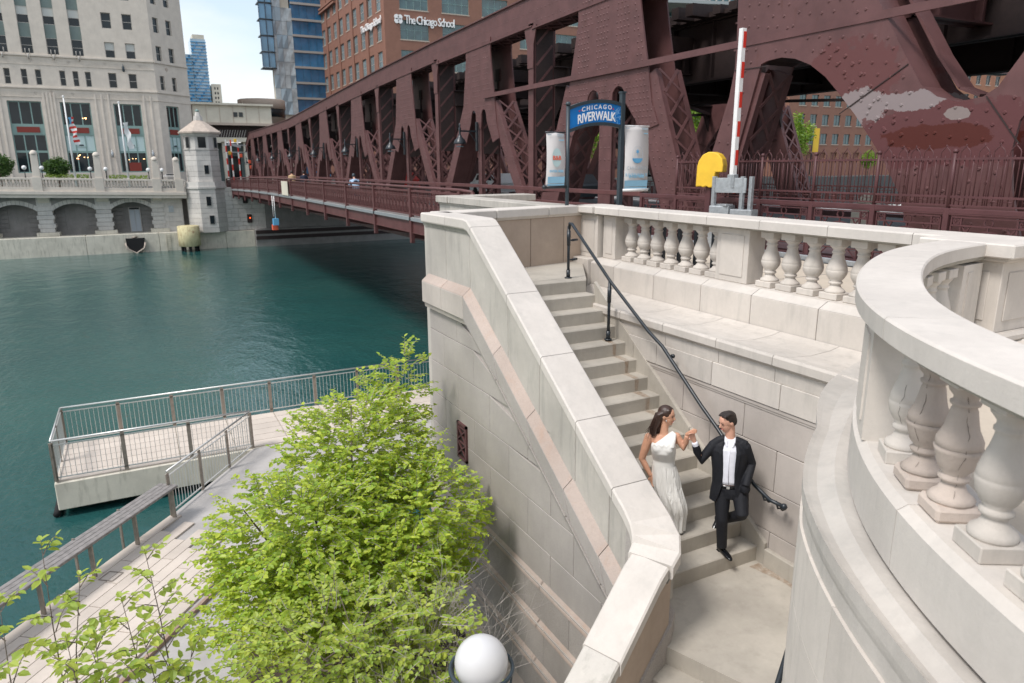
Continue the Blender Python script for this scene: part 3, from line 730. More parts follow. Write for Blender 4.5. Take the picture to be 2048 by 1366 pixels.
def nsweep(prof, i0, i1, nm, mat, par, g=.004, smooth=False):
    pts = shrink([NP[k] for k in range(i0, i1 + 1)], g); q = MB(); q.sweep(prof, pts, smooth=smooth); return q.build(nm, mat, par)
def near(x, y): return min(range(len(NP)), key=lambda i: (NP[i].to_2d() - Vector((x, y))).length)
cj = [0, near(6.62, 4.0), near(5.5, 3.66), near(3.38, 2.35), near(2.55, 1.30), near(1.9, .05), near(.2, -.5), near(-1.5, -.55), len(NP) - 1]
for a, b in zip(cj[:-1], cj[1:]):
    nsweep([(0, .95), (-.004, 1.058), (.012, 1.07), (.388, 1.07), (.40, 1.058), (.40, .95)], a, b, 'coping_stone', M['lime_top'], nbw)
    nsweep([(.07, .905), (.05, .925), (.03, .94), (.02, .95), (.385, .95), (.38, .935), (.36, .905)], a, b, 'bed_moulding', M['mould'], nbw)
kj = [0, near(5.2, 3.52), near(3.15, 2.14), near(2.45, 1.05), near(1.5, -.22), near(-1.5, -.55), len(NP) - 1]
for a, b in zip(kj[:-1], kj[1:]):
    nsweep([(.07, -.22), (.07, .115), (.12, .15), (.52, .15), (.56, .12), (.56, -.22)], a, b, 'plinth_stone', M['lime_top'], nbw)
WD = lambda x: .15 + .09 * max(0, min(1, (x - 3.0) / .9)) + .50 * max(0, min(1, (x - 4.9) / 2.2))
lj2 = [0, near(4.6, 3.22), near(3.0, 1.98), near(2.45, 1.05), near(1.5, -.22), near(-1.5, -.55), len(NP) - 1]
for a, b in zip(lj2[:-1], lj2[1:]):
    # ledge is deep where it meets the stair side wall, shallow near the camera
    q = MB(); pts = list(range(a, b + 1)); vs = []; pr = None
    base = [(0, -.20), (-.16, -.185), (-.26, -.20), (-.62, -.235), (-.86, -.225), (-1, -.215), (-1.0, -.30), (-.97, -.34), (-.93, -.37), (-.9, -.55), (0, -.55)]
    for i in pts:
        wdt = WD(NP[i].x); sh = -max(0, min(1, (NP[i].x - 4.2) / 2.5)) * .06 - .06
        _, d = off(i, 0); n = Vector((-d.y, d.x, 0)); 
        for o, z in base: vs.append(NP[i] + n * (.14 if o > -.01 else o * wdt + .03) + Vector((0, 0, z + sh)))
    n_ = len(base); fs = [(i * n_ + j, (i + 1) * n_ + j, (i + 1) * n_ + (j + 1) % n_, i * n_ + (j + 1) % n_) for i in range(len(pts) - 1) for j in range(n_)]
    fs += [tuple(range(n_)), tuple((len(pts) - 1) * n_ + j for j in range(n_))[::-1]]
    q.add(vs, fs); q.build('ledge_stone', M['lime_lichen'], nbw)
# wall below, in courses
for ci, (z1, z0) in enumerate(((-.59, -1.15), (-1.15, -1.75), (-1.75, -2.4), (-2.4, -3.2), (-3.2, -6.2))):
    k = 8 + (ci % 2) * 6; e_ = [0]
    while k < len(NP) - 1: e_.append(k); k += 13
    e_.append(len(NP) - 1)
    for a, b in zip(e_[:-1], e_[1:]):
        if b - a < 2: continue
        q = MB(); vs = []; pts_ = list(range(a, b + 1))
        for i in pts_:
            _, d = off(i, 0); n = Vector((-d.y, d.x, 0)); wd_ = -.86 * WD(NP[i].x)
            g_ = d * (.003 if i == a else (-.003 if i == b else 0))
            for o, z in ((wd_, z0 + .003), (wd_, z1 - .003), (.2, z1 - .003), (.2, z0 + .003)): vs.append(Vector((NP[i].x, NP[i].y, 0)) + g_ + n * o + Vector((0, 0, z)))
        fs = [(i * 4 + j, (i + 1) * 4 + j, (i + 1) * 4 + (j + 1) % 4, i * 4 + (j + 1) % 4) for i in range(len(pts_) - 1) for j in range(4)] + [(0, 1, 2, 3), tuple(len(vs) - 4 + j for j in range(4))[::-1]]
        q.add(vs, fs); q.build('stone', M['lime'], nbw)
# balusters on the curve
def bal_r(z):
    for (r0, z0), (r1, z1) in zip(bal[:-1], bal[1:]):
        if z0 <= z <= z1: return r0 + (r1 - r0) * (z - z0) / max(z1 - z0, 1e-5)
    return bal[-1][0]
def crack(par, p, n):
    r_ = random.Random(n + 3); a = math.atan2(-p.y, -p.x) + r_.uniform(-.5, .35); pts = []; z = .57 if n else .40; zl = .02 if n != 0 else .14
    while z > zl:
        a += r_.uniform(-.10, .10); rr = bal_r(z) * .80 + .0003; pts.append((p.x + rr * math.cos(a), p.y + rr * math.sin(a), .185 + z * .595 / .606)); z -= .022
    q = MB(); q.tube(pts, [.0005 + .0011 * r_.random() for _ in pts], 5, True, False); q.build('crack_line', M['crack'], par)
s_i = near(3.80, 2.75)
spacing = 3.75
pos = near(3.66, 2.60) + .5
crk = 0
while pos < len(NP) - 2:
    i = int(pos); p, d = off(i, .27); p2, _ = off(min(i + 1, len(NP) - 1), .27); p = p.lerp(p2, pos - i)
    if p.x > -3: baluster(nbw, p.x, p.y, math.atan2(d.y, d.x), z0=.10, h=.595, w=.80, old=(crk in (1, 2)))
    if p.x > 1.5 and crk < 3: crack(nbw, p, crk)
    crk += 1
    pos += spacing
# solid panel before the first baluster and pilaster at the pier; balusters in the far bay
a = s_i - 6; b = s_i
nsweep([(.09, .15), (.09, .88), (.37, .88), (.37, .15)], a, b, 'pier_block', M['lime'], nbw)
nsweep([(.078, .25), (.078, .81), (.09, .81), (.09, .25)], a + 1, b - 1, 'raised_panel', M['lime'], nbw)
pos = a - 2.4
while pos > near(6.62, 3.98):
    i = int(pos); p, d = off(i, .27); baluster(nbw, p.x, p.y, math.atan2(d.y, d.x), z0=.10, h=.595, w=.80, old=False); pos -= spacing
i0 = near(6.75, 4.0)
nsweep([(.09, .15), (.09, .88), (.37, .88), (.37, .15)], 2, i0, 'pier_block', M['lime'], nbw)
nsweep([(.37, .25), (.37, .81), (.382, .81), (.382, .25)], 4, i0 - 1, 'raised_panel', M['lime'], nbw)
cp = thing('corner_pier', 'square panelled limestone pier where the two balustrades meet', 'pier', (7.6, 3.9, 0))
pier(cp, 7.22, 7.86, 3.72, 4.36, .2, .9, M['lime'], ('-x', '-y'), mm=.11)
q = MB(); q.box(7.08, 8.0, 3.58, 4.5, .94, 1.075, .014); q.build('coping_stone', M['lime_top'], cp)
q = MB(); q.box(7.15, 7.93, 3.65, 4.43, .9, .94, .01); q.build('bed_moulding', M['lime'], cp)
q = MB(); q.box(7.14, 7.94, 3.64, 4.44, .10, .2, .03); q.build('pier_base', M['lime'], cp)
q = MB(); q.box(7.05, 8.05, 3.55, 4.5, -.3, .10, .02); q.build('pier_plinth', M['lime'], cp)

# ================================================================== handrail
hr = thing('stair_handrail', 'black iron handrail with small brackets down the right side of the stairs', 'handrail', (6.15, 9.8, 0))
hp = [(6.18, 9.78, .82), (6.17, 9.76, .90), (6.16, 9.68, .90), (6.14, 8.55, .12), (6.14, 7.6, -.46), (6.14, 7.3, -.60), (6.16, 6.5, -1.22), (6.16, 6.2, -1.42), (6.18, 5.55, -1.93), (6.18, 5.3, -2.02), (6.19, 5.12, -2.02)]
q = MB(); q.tube(hp, .024, 10); q.build('rail', M['black'], hr)
q = MB(); q.lathe([(.001, -.04), (.025, -.032), (.04, 0), (.025, .032), (.001, .04)], 12, (6.19, 5.10, -2.02)); q.build('end_knob', M['black'], hr)
for (x, y, zt, zb) in ((6.18, 9.80, .86, 0), (6.14, 8.57, .12, -.78)):
    q = MB(); q.tube([(x, y, zb), (x, y, zt)], .024, 10); q.tube([(x, y, zb), (x, y, zb + .14)], .034, 10); q.tube([(x, y, zt - .32), (x, y, zt - .08)], .032, 10); q.lathe([(.06, 0), (.06, .015), (.035, .02)], 12, (x, y, zb)); q.build('post', M['black'], hr)
for zz in (.30, .62):
    q = MB(); q.tube([(6.18, 9.80, zz), (6.38, 9.86, zz)], .014, 8); q.tube([(6.26, 9.82, zz), (6.38, 9.86, zz)], .02, 8); q.build('wall_bracket', M['black'], hr)
for (x, y, z) in ((6.14, 7.22, -.68), (6.16, 6.28, -1.40), (6.18, 5.42, -2.04), (6.19, 5.22, -2.06)):
    q = MB(); q.tube([(x, y, z + .06), (x + .02, y - .02, z - .03), (x + .12, y - .02, z - .05)], .012, 8); q.tube([(x + .09, y - .02, z - .05), (x + .12, y - .02, z - .05)], .03, 12); q.build('wall_bracket', M['black'], hr)
hr2 = thing('lower_handrail', 'dark handrail end of the lower flight at the bottom edge', 'handrail', (4.9, 3.3, -2.4))
p0 = Vector((5.04, 3.86, -2.25)); q = MB(); q.tube([p0, p0 + Vector((-.6, -.30, -.40)), p0 + Vector((-2.2, -1.0, -1.6))], .026, 10); q.build('rail', M['black'], hr2)
q = MB(); q.tube([p0 + Vector((-.8, -.38, -.55)), p0 + Vector((-.8, -.38, -1.45))], .02, 8); q.build('post', M['black'], hr2)

# globe lamp in front of the wall
gl = thing('globe_lamp', 'white globe lamp held in a dark ring at the bottom edge', 'lamp', (2.10, 4.60, -5.35))
q = MB(); gp = [(.001, -.225)] + [(.225 * math.cos(a), .225 * math.sin(a)) for a in [math.radians(-80 + 10 * k) for k in range(17)]] + [(.001, .225)]
q.lathe(gp, 32, (2.10, 4.60, -2.22)); q.build('globe', M['globe'], gl)
q = MB(); ring = [(2.10 + .262 * math.cos(t), 4.60 + .262 * math.sin(t), -2.27) for t in [2 * pi * k / 40 for k in range(41)]]; q.tube(ring, .017, 8); q.build('ring', M['greypole'], gl)
for k in range(6):
    t = k * pi / 3 + .3; q = MB(); q.tube([(2.10 + .262 * math.cos(t), 4.60 + .262 * math.sin(t), -2.27), (2.10 + .25 * math.cos(t), 4.60 + .25 * math.sin(t), -2.42), (2.10 + .12 * math.cos(t), 4.60 + .12 * math.sin(t), -2.55)], .011, 6); q.build('prong', M['greypole'], gl)
q = MB(); q.lathe([(.13, 0), (.13, .15), (.07, .25), (.05, .5), (.045, 2.3), (.05, 2.62), (.10, 2.72), (.14, 2.80), (.12, 2.86)], 20, (2.10, 4.60, -5.35)); q.build('post', M['greypole'], gl)
# ================================================================== bridge
def camb(y): return 0 if y < 50 else -.00028 * (y - 50) ** 2
DK = -.12
m = MB(); ysd = [17.5, 30, 40, 50, 60, 70, 80, 92]
for a, b in zip(ysd[:-1], ysd[1:]):
    m.hexa([(9.55, a, DK - .16 + camb(a)), (11.75, a, DK - .16 + camb(a)), (9.55, b, DK - .16 + camb(b)), (11.75, b, DK - .16 + camb(b)), (9.55, a, DK + camb(a)), (11.75, a, DK + camb(a)), (9.55, b, DK + camb(b)), (11.75, b, DK + camb(b))])
struct('bridge_footway', m, M['greyp'])
m = MB()
for a, b in zip(ysd[:-1], ysd[1:]):
    m.hexa([(12.0, a, DK - .4 + camb(a)), (25.3, a, DK - .4 + camb(a)), (12.0, b, DK - .4 + camb(b)), (25.3, b, DK - .4 + camb(b)), (12.0, a, DK - .04 + camb(a)), (25.3, a, DK - .04 + camb(a)), (12.0, b, DK - .04 + camb(b)), (25.3, b, DK - .04 + camb(b))])
struct('bridge_roadway', m, M['asphalt'])

YN = [17.6 + 8.6 * k for k in range(9)]
def top(y):
    pts = [(-20, 7.6), (8, 7.55), (17, 7.3), (24, 7.2), (31, 7.05), (40, 6.80), (56, 6.15), (66, 5.75), (88, 5.7), (88.3, 5.7), (92.3, 4.4), (95, 4.2)]
    for (a, za), (b, zb) in zip(pts[:-1], pts[1:]):
        if a <= y <= b: return za + (zb - za) * (y - a) / (b - a)
    return 7.3
def chh(y): return 1.0 if y < 20 else (.92 if y < 30 else (.8 if y < 50 else .7))
RIV = []   # rivet positions per truss
def rivets(mb, pts, x, r=.028):
    for (y, z) in pts:
        vs = [(x, y + r * math.cos(t), z + r * math.sin(t)) for t in [k * pi / 3 for k in range(6)]] + [(x - r * .45, y + r * .6 * math.cos(t), z + r * .6 * math.sin(t)) for t in [k * pi / 3 for k in range(6)]]
        fs = [(k, (k + 1) % 6, (k + 1) % 6 + 6, k + 6) for k in range(6)] + [tuple(range(6, 12))]
        mb.add(vs, fs)
def inpoly(p, poly):
    x, y = p; c = False; n = len(poly)
    for i in range(n):
        x1, y1 = poly[i]; x2, y2 = poly[(i + 1) % n]
        if (y1 > y) != (y2 > y) and x < (x2 - x1) * (y - y1) / (y2 - y1) + x1: c = not c
    return c
DEPTH = .85
def member(par, nm, X, p, q, w, lace=True, near_det=True, solid=False, mat=None, bars=False):
    """box member in the plane x = X: outer and inner plates, laced on the two narrow sides"""
    mt = mat or M['steel']
    (y0, z0), (y1, z1) = p, q
    d = Vector((0, y1 - y0, z1 - z0)); ln = d.length; d.normalize(); sdv = Vector((0, d.z, -d.y)) if True else None
    mb = MB()
    for xx in (X, X + DEPTH - .06):
        a = Vector((xx + .03, y0, z0)); b = Vector((xx + .03, y1, z1)); mb.bar(a, b, .06, w, up=sdv)
    # edge flanges
    for s_ in (-1, 1):
        for xx in (X + .05, X + DEPTH - .05 - .10):
            a = Vector((xx + .05, y0, z0)) + sdv * (s_ * (w / 2 - .012)); b = Vector((xx + .05, y1, z1)) + sdv * (s_ * (w / 2 - .012)); mb.bar(a, b, .12, .024, up=sdv)
    if solid:
        a = Vector((X + DEPTH / 2, y0, z0)); b = Vector((X + DEPTH / 2, y1, z1)); mb.bar(a, b, DEPTH - .16, w - .06, up=sdv)
    ob = mb.build(nm, mt, par)
    if lace and not solid:
        lb = MB(); n = max(3, int(ln / .62)) if near_det else max(3, int(ln / .8))
        if bars:
            for s_ in (-1, 1):
                o = sdv * (s_ * (w / 2))
                for k in range(n):
                    for (xa, xb_, e_) in ((X + .12, X + DEPTH - .12, 0), (X + DEPTH - .12, X + .12, .014)):
                        a0 = Vector((xa, y0, z0)) + d * (ln * k / n) + o + sdv * e_; a1 = Vector((xb_, y0, z0)) + d * (ln * (k + 1) / n) + o + sdv * e_
                        t_ = MB(); t_.bar(a0, a1, .075, .016, up=sdv); t_.build('lacing_bar', mt, ob)
            return ob
        for s_ in (-1, 1):
            o = sdv * (s_ * (w / 2 - .0))
            for k in range(n):
                a0 = Vector((X + .12, y0, z0)) + d * (ln * k / n) + o; a1 = Vector((X + DEPTH - .12, y0, z0)) + d * (ln * (k + 1) / n) + o
                b0 = Vector((X + DEPTH - .12, y0, z0)) + d * (ln * k / n) + o; b1 = Vector((X + .12, y0, z0)) + d * (ln * (k + 1) / n) + o
                lb.bar(a0, a1, .075, .016, up=sdv); lb.bar(b0 + sdv * .014, b1 + sdv * .014, .075, .016, up=sdv)
        lo = lb.build('lacing', mt, ob, kind='stuff')
    return ob
def arc(yc, zc, r, a0, a1, n, ry=None):
    return [(yc + (ry or r) * math.cos(a0 + (a1 - a0) * k / n), zc + r * math.sin(a0 + (a1 - a0) * k / n)) for k in range(n + 1)]
def gusset(par, X, yn, mat):
    zt = top(yn) - .02
    zb0 = 3.95 - max(0, (yn - 26)) * .018
    k = 1.0 if yn < 20 else .74
    ztop_ = zt - chh(yn) + .25
    # profile: flared top, narrowing, shoulders of the two diagonals with arches between them and the post
    L_ = [(-1.52 * k, ztop_), (-1.48 * k, ztop_ - .5), (-1.62 * k, ztop_ - 1.1), (-1.95 * k, zb0 + .2), (-2.12 * k - .0, zb0 - .55), (-2.42 * k, zb0 - 1.1), (-2.42 * k + .55 * (1.25 if k == 1 else 1), zb0 - 1.25)]
    aL = arc(-.62 * k, zb0 - .32, .34, pi, 0, 6, .32 * k)
    L2 = L_ + [(-.95 * k - .03, zb0 - .45)] + aL[1:-1] + [(-.30 * k - .02, zb0 - .45), (-.27 * k, zb0 - .7)]
    R_ = [(-a, b) for a, b in L2][::-1]
    poly = [(yn + a, b) for a, b in L2 + R_]
    for xx, nm in ((X - .035, 'gusset_plate'), (X + DEPTH - .01, 'gusset_plate')):
        q = MB(); q.prism(poly, lambda a, b: (xx, a, b), lambda a, b: (xx + .045, a, b)); q.build(nm, mat, par)
    return poly
def truss(X, label, full=True):
    global RIV
    T = thing('bridge_truss', label, 'truss', (X, 50, 0))
    mat = M['steel']
    # top chord
    ky = [-6, 4, 13.3, 21.9, 30.5, 39.1, 47.7, 56.3, 64.9, 73.5, 82, 88.3, 92.3]
    for a, b in zip(ky[:-1], ky[1:]):
        q = MB(); za, zb = top(a), top(b); ha, hb = chh((a + b) / 2), chh((a + b) / 2)
        q.hexa([(X, a, za - ha), (X + .05, a, za - ha), (X, b, zb - hb), (X + .05, b, zb - hb), (X, a, za), (X + .05, a, za), (X, b, zb), (X + .05, b, zb)])
        q.hexa([(X + DEPTH - .05, a, za - ha), (X + DEPTH, a, za - ha), (X + DEPTH - .05, b, zb - hb), (X + DEPTH, b, zb - hb), (X + DEPTH - .05, a, za), (X + DEPTH, a, za), (X + DEPTH - .05, b, zb), (X + DEPTH, b, zb)])
        q.hexa([(X - .07, a, za), (X + DEPTH + .07, a, za), (X - .07, b, zb), (X + DEPTH + .07, b, zb), (X - .07, a, za + .04), (X + DEPTH + .07, a, za + .04), (X - .07, b, zb + .04), (X + DEPTH + .07, b, zb + .04)])
        q.hexa([(X - .07, a, za - ha - .02), (X + .12, a, za - ha - .02), (X - .07, b, zb - hb - .02), (X + .12, b, zb - hb - .02), (X - .07, a, za - ha + .02), (X + .12, a, za - ha + .02), (X - .07, b, zb - hb + .02), (X + .12, b, zb - hb + .02)])
        n = int((b - a) / .7)
        for k in range(n):
            t0, t1 = a + (b - a) * k / n, a + (b - a) * (k + 1) / n
            q.bar((X + .08, t0, top(t0) - ha), (X + DEPTH - .08, t1, top(t1) - ha), .08, .02); q.bar((X + DEPTH - .08, t0, top(t0) - ha), (X + .08, t1, top(t1) - ha), .08, .02)
        ch = q.build('top_chord', mat, T)
    # bottom chord
    q = MB()
    for a, b in zip(ysd[:-1], ysd[1:]):
        q.hexa([(X, a, -1.75 + camb(a)), (X + DEPTH, a, -1.75 + camb(a)), (X, b, -1.75 + camb(b)), (X + DEPTH, b, -1.75 + camb(b)), (X, a, -.5 + camb(a)), (X + DEPTH, a, -.5 + camb(a)), (X, b, -.5 + camb(b)), (X + DEPTH, b, -.5 + camb(b))])
    q.box(X, X + DEPTH, -6, 17.4, -.7, .05)
    q.build('bottom_chord', mat, T)
    rv = MB()
    for n_, yn in enumerate(YN):
        k = 1.0 if yn < 20 else .62
        nd = yn < 40
        zt = top(yn) - chh(yn)
        poly = gusset(T, X, yn, mat)
        zb0 = 3.95 - max(0, (yn - 26)) * .018
        gk = 1.0 if yn < 20 else .74
        wd = 1.0 if yn < 20 else .55
        # diagonals and post
        ft = 4.05 if yn > 20 else 3.55
        for s_ in (-1, 1):
            fo = ft + camb(yn) * 0
            member(T, 'diagonal', X, (yn + s_ * (1.72 * gk - .0), zb0 + .1), (yn + s_ * fo, -.15 + camb(yn)), wd, near_det=nd, solid=(s_ > 0 and yn > 20), bars=(full and yn < 20))
            if yn > 20 and s_ < 0: pass
        member(T, 'vertical_post', X, (yn, zb0), (yn, -.15 + camb(yn)), .62 if yn < 20 else .30, near_det=nd, bars=(full and yn < 20))
        # intermediate vertical
        yi_ = yn + 4.45
        zi = top(yi_) - chh(yi_)
        if yi_ < 92:
            member(T, 'hanger', X, (yi_, zi + .1), (yi_, -.15 + camb(yi_)), .34, near_det=nd)
            q = MB(); q.prism([(yi_ - .42, zi + .02), (yi_ + .42, zi + .02), (yi_ + .22, zi - .6), (yi_ + .19, zi - 1.3), (yi_ - .19, zi - 1.3), (yi_ - .22, zi - .6)], lambda a, b: (X - .03, a, b), lambda a, b: (X + .0, a, b)); q.build('hanger_plate', mat, T)
            if not full: continue
            q = MB(); q.box(X + .1, X + DEPTH - .1, yi_ - .185, yi_ + .12, 2.5 + camb(yi_), zi); q.build('web_plate', M['dark'], T)  # web of the same maroon steel, with shade put into its colour
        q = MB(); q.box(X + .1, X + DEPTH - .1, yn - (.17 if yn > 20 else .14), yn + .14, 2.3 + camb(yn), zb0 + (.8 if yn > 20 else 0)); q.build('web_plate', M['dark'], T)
        if full:
            pts = []
            stp = .16 if yn < 20 else .19
            if yn < 50:
                y = yn - 2.6
                r_ = random.Random(n_)
                while y < yn + 2.6:
                    z = zb0 - 1.2
                    while z < zt + .3:
                        if inpoly((y, z), poly) and inpoly((y + .07, z), poly) and inpoly((y - .07, z), poly) and inpoly((y, z - .07), poly) and inpoly((y, z + .07), poly):
                            if abs(math.sin((y - yn) * (2.1 + .25 * z) + .9)) > .42 or z < zb0: pts.append((y + (.05 if int(z / stp) % 2 else 0), z))
                        z += stp
                    y += stp
                rivets(rv, pts, X - .035, .034 if yn < 20 else .03)
            if yn < 60:
                for zz in [i_ * .33 for i_ in range(1, 11)]:
                    for dy in ((-.2, .0, .2) if yn < 20 else (-.09, .09)):
                        rivets(rv, [(yn + dy, zz)], X, .030)
                for s_ in (-1, 1):
                    for t_ in [i_ / 22 for i_ in range(1, 22)]:
                        yy = yn + s_ * (1.72 * gk + (ft - 1.72 * gk) * t_); zz = (zb0 + .1) * (1 - t_) - .15 * t_
                        for dy in ((-.38, -.12, .14, .38) if yn < 20 else (-.2, .2)): rivets(rv, [(yy + dy, zz + (.04 if dy > 0 else 0))], X, .030)
    if full:
        y = 12.
        while y < 56:
            for f_ in (.14, .5, .86):
                if (int(y / .24) + int(f_ * 3)) % 2 or y < 34: rivets(rv, [(y, top(y) - chh(y) * f_)], X, .024)
            y += .24
        rv.build('rivets', mat, T, kind='stuff')
    return T
tr1 = truss(12.3, 'maroon riveted bridge truss beside the footway, nearest to the river railing')
# long flat brace in front of the near panels
q = MB(); q.bar((12.2, 25.6, 4.40), (12.2, -6, 4.40), .05, .15); q.build('long_brace', M['steel'], tr1)
tr2 = truss(24.2, 'second bridge truss behind the roadway, seen dark through the first one', full=False)
tr2.location.y += 6.9

# ---- the massive end post with its arch (nearest part of the truss)
ep = thing('truss_end_post', 'massive riveted end plate of the truss with patched paint above the picket fence', 'bridge post', (12.3, 9, 0))
outer = [(12.66, 7.6), (12.58, 6.2), (12.53, 5.3), (12.50, 4.5), (12.50, 3.9), (12.62, 3.3), (13.02, 2.2), (13.75, .2), (13.85, -.6), (12.95, -.6), (12.86, .1), (12.25, 2.15), (11.74, 3.90), (11.56, 3.95), (11.2, 3.97), (10.84, 3.90), (10.45, 3.74), (10.06, 3.47),
         (9.78, 3.20), (9.31, 2.72), (8.94, 2.28), (8.63, 1.9), (8.24, 1.3), (8.0, .7), (7.85, -.6), (6.05, -.6), (6.1, .6), (6.35, 1.4), (6.45, 2.0), (6.40, 2.45), (6.1, 2.9), (5.4, 3.2), (4.6, 3.3), (4.2, -.6), (-2, -.6), (-2, 7.6), (4.0, 7.6), (4.9, 6.2), (5.6, 5.0), (6.2, 4.0), (6.52, 3.42),
         (6.8, 2.98), (7.0, 2.85), (7.4, 2.80), (7.8, 2.92), (8.05, 3.10), (8.45, 3.68), (9.1, 4.7), (9.75, 5.9), (10.1, 6.8), (10.2, 7.6)]
for xx in (12.2, 13.15):
    q = MB(); q.prism(outer, lambda a, b: (xx, a, b), lambda a, b: (xx + .06, a, b)); q.build('side_plate', M['steel_patch'], ep)
    
# flange lining the openings
def ribbon(path, x0, x1, th, nm, par, mat):
    q = MB()
    for (a, za), (b, zb) in zip(path[:-1], path[1:]):
        d = Vector((0, b - a, zb - za)); 
        if d.length < 1e-4: continue
        n = Vector((0, -d.z, d.y)).normalized() * th
        q.hexa([(x0, a, za), (x1, a, za), (x0, b, zb), (x1, b, zb), (x0, a + n.y, za + n.z), (x1, a + n.y, za + n.z), (x0, b + n.y, zb + n.z), (x1, b + n.y, zb + n.z)])
    return q.build(nm, mat, par)
ribbon([(10.2, 7.6), (10.1, 6.8), (9.75, 5.9), (9.1, 4.7), (8.45, 3.68), (8.05, 3.10), (7.8, 2.92), (7.4, 2.80)], 12.26, 12.75, .03, 'flange', ep, M['steel'])
ribbon([(9.95, 7.6), (9.5, 5.9), (8.86, 4.7), (8.2, 3.68), (7.75, 3.10), (7.4, 2.95)], 12.8, 13.21, .05, 'flange', ep, M['steel'])
ribbon([(7.85, -.6), (8.0, .7), (8.24, 1.3), (8.63, 1.9), (8.94, 2.28), (9.31, 2.72), (9.78, 3.20), (10.06, 3.47), (10.45, 3.74), (10.84, 3.90), (11.2, 3.97), (11.56, 3.95), (11.74, 3.90)], 12.26, 13.15, .03, 'flange', ep, M['dark'])  # arch lining takes the steel colour with shade painted in
member(ep, 'diagonal', 12.26, (11.95, 3.8), (13.25, -.3), .62)
for a_, b_2 in (((12.19, 12.5, 3.86), (12.19, 11.5, 3.84)), ((12.19, 9.65, 2.75), (12.19, 8.35, 3.50)), ((12.19, 6.95, 2.85), (12.19, 6.35, 2.1))):
    q = MB(); q.bar(a_, b_2, .012, .018); q.build('plate_seam', M['dark'], ep)
rv = MB(); r_ = random.Random(5)
def rline(a, b, n, dbl=0, r=.042):
    for k in range(n):
        t = (k + .5) / n; y = a[0] + (b[0] - a[0]) * t; z = a[1] + (b[1] - a[1]) * t
        rivets(rv, [(y, z)], 12.2, r)
        if dbl: rivets(rv, [(y + dbl, z + .09)], 12.2, r)
y = 3.0
pts = []
while y < 13.6:
    z = -.2
    while z < 7.3:
        p = (y + (.12 if int(z / .225) % 2 else 0) + r_.uniform(-.02, .02), z + .16 * (y - 6) % .27 + r_.uniform(-.02, .02))
        if all(inpoly((p[0] + a, p[1] + b), outer) for a in (-.09, .09) for b in (-.09, .09)) and r_.random() < .88 and not (4.28 < p[1] < 4.52): pts.append(p)
        z += .225
    y += .27
rivets(rv, pts, 12.2, .036)
arch = [(8.15, 1.3), (8.5, 1.9), (8.85, 2.35), (9.2, 2.78), (9.65, 3.25), (10.0, 3.58), (10.4, 3.84)]
for (a, b), (c_, d_) in zip(arch[:-1], arch[1:]):
    rline((a - .1, b + .17), (c_ - .1, d_ + .17), 2, r=.05); rline((a - .26, b + .30), (c_ - .26, d_ + .30), 2, r=.05)
rv.build('rivets', M['steel_patch'], ep, kind='stuff')

# ---- cross beams, upper track deck
ud = thing('upper_track_deck', 'dark elevated railway deck carried between the two trusses', 'railway deck', (18, 40, 5))
for X in (15.3, 21.0):
    q = MB(); q.box(X, X + .12, -10, 92, 4.2, 5.85); q.box(X - .14, X + .26, -10, 92, 5.80, 5.85); q.box(X - .14, X + .26, -10, 92, 4.2, 4.25)
    for k in range(60): q.box(X - .12, X, -9 + 1.7 * k, -8.94 + 1.7 * k, 4.25, 5.8)
    q.build('track_girder', M['dark'], ud)
q = MB(); r_ = random.Random(2)
for k in range(170):
    y = -10 + .6 * k; ov = r_.choice((0, 0, 0, .35, .45, .1)); hh = .22 + (.10 if ov else 0)
    q.box(14.75 - ov, 21.6, y, y + .30, 5.86, 5.86 + hh)
q.build('track_sleepers', M['dark'], ud, kind='stuff')
q = MB(); q.box(14.9, 21.4, -10, 92, 5.855, 5.98); q.build('deck_boards', M['dark'], ud)
for yb in [13.3, 9.0, 4.6, .2, -4] + [17.6 + 4.3 * k for k in range(0, 18)]:
    z0, z1 = (4.45, 5.1)
    q = MB(); q.box(13.1, 24.2, yb - .03, yb + .03, z0, z1); q.box(13.1, 24.2, yb - .2, yb + .2, z1 - .04, z1); q.box(13.1, 24.2, yb - .2, yb + .2, z0, z0 + .04)
    for k in range(8): q.box(13.6 + 1.35 * k, 13.66 + 1.35 * k, yb - .18, yb + .18, z0 + .04, z1 - .04)
    q.build('cross_beam', M['steel'] if yb < 17 else M['dark'], ud)  # farther beams take the shaded copy of the steel colour
    if yb < 14: continue
    for s_ in (13.15, 24.15):
        q = MB(); e_ = 1 if s_ < 20 else -1
        q.prism([(s_, z0), (s_ + e_ * 1.1, z0), (s_ + e_ * .35, z0 - .35), (s_, z0 - 1.1)], lambda a, b: (a, yb - .04, b), lambda a, b: (a, yb + .04, b)); q.build('knee_bracket', M['dark'], ud)
q = MB()
for k in range(9):
    q.bar((13.1, YN[k], 5.3), (24.2, YN[k], 5.3), .3, .4)
    if k < 8: q.bar((13.1, YN[k], 4.1), (24.2, YN[k + 1], 4.1), .14, .1); q.bar((24.2, YN[k], 4.1), (13.1, YN[k + 1], 4.1), .14, .1)
q.build('sway_bracing', M['dark'], ud)
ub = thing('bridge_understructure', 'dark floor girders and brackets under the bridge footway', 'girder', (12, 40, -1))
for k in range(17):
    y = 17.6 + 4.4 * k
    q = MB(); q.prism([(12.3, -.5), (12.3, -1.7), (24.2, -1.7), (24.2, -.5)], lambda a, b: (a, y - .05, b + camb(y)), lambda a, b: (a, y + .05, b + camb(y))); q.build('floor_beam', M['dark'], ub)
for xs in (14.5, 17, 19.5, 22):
    q = MB(); q.box(xs, xs + .12, 17.6, 88, -1.1, -.55); q.build('stringer', M['dark'], ub)
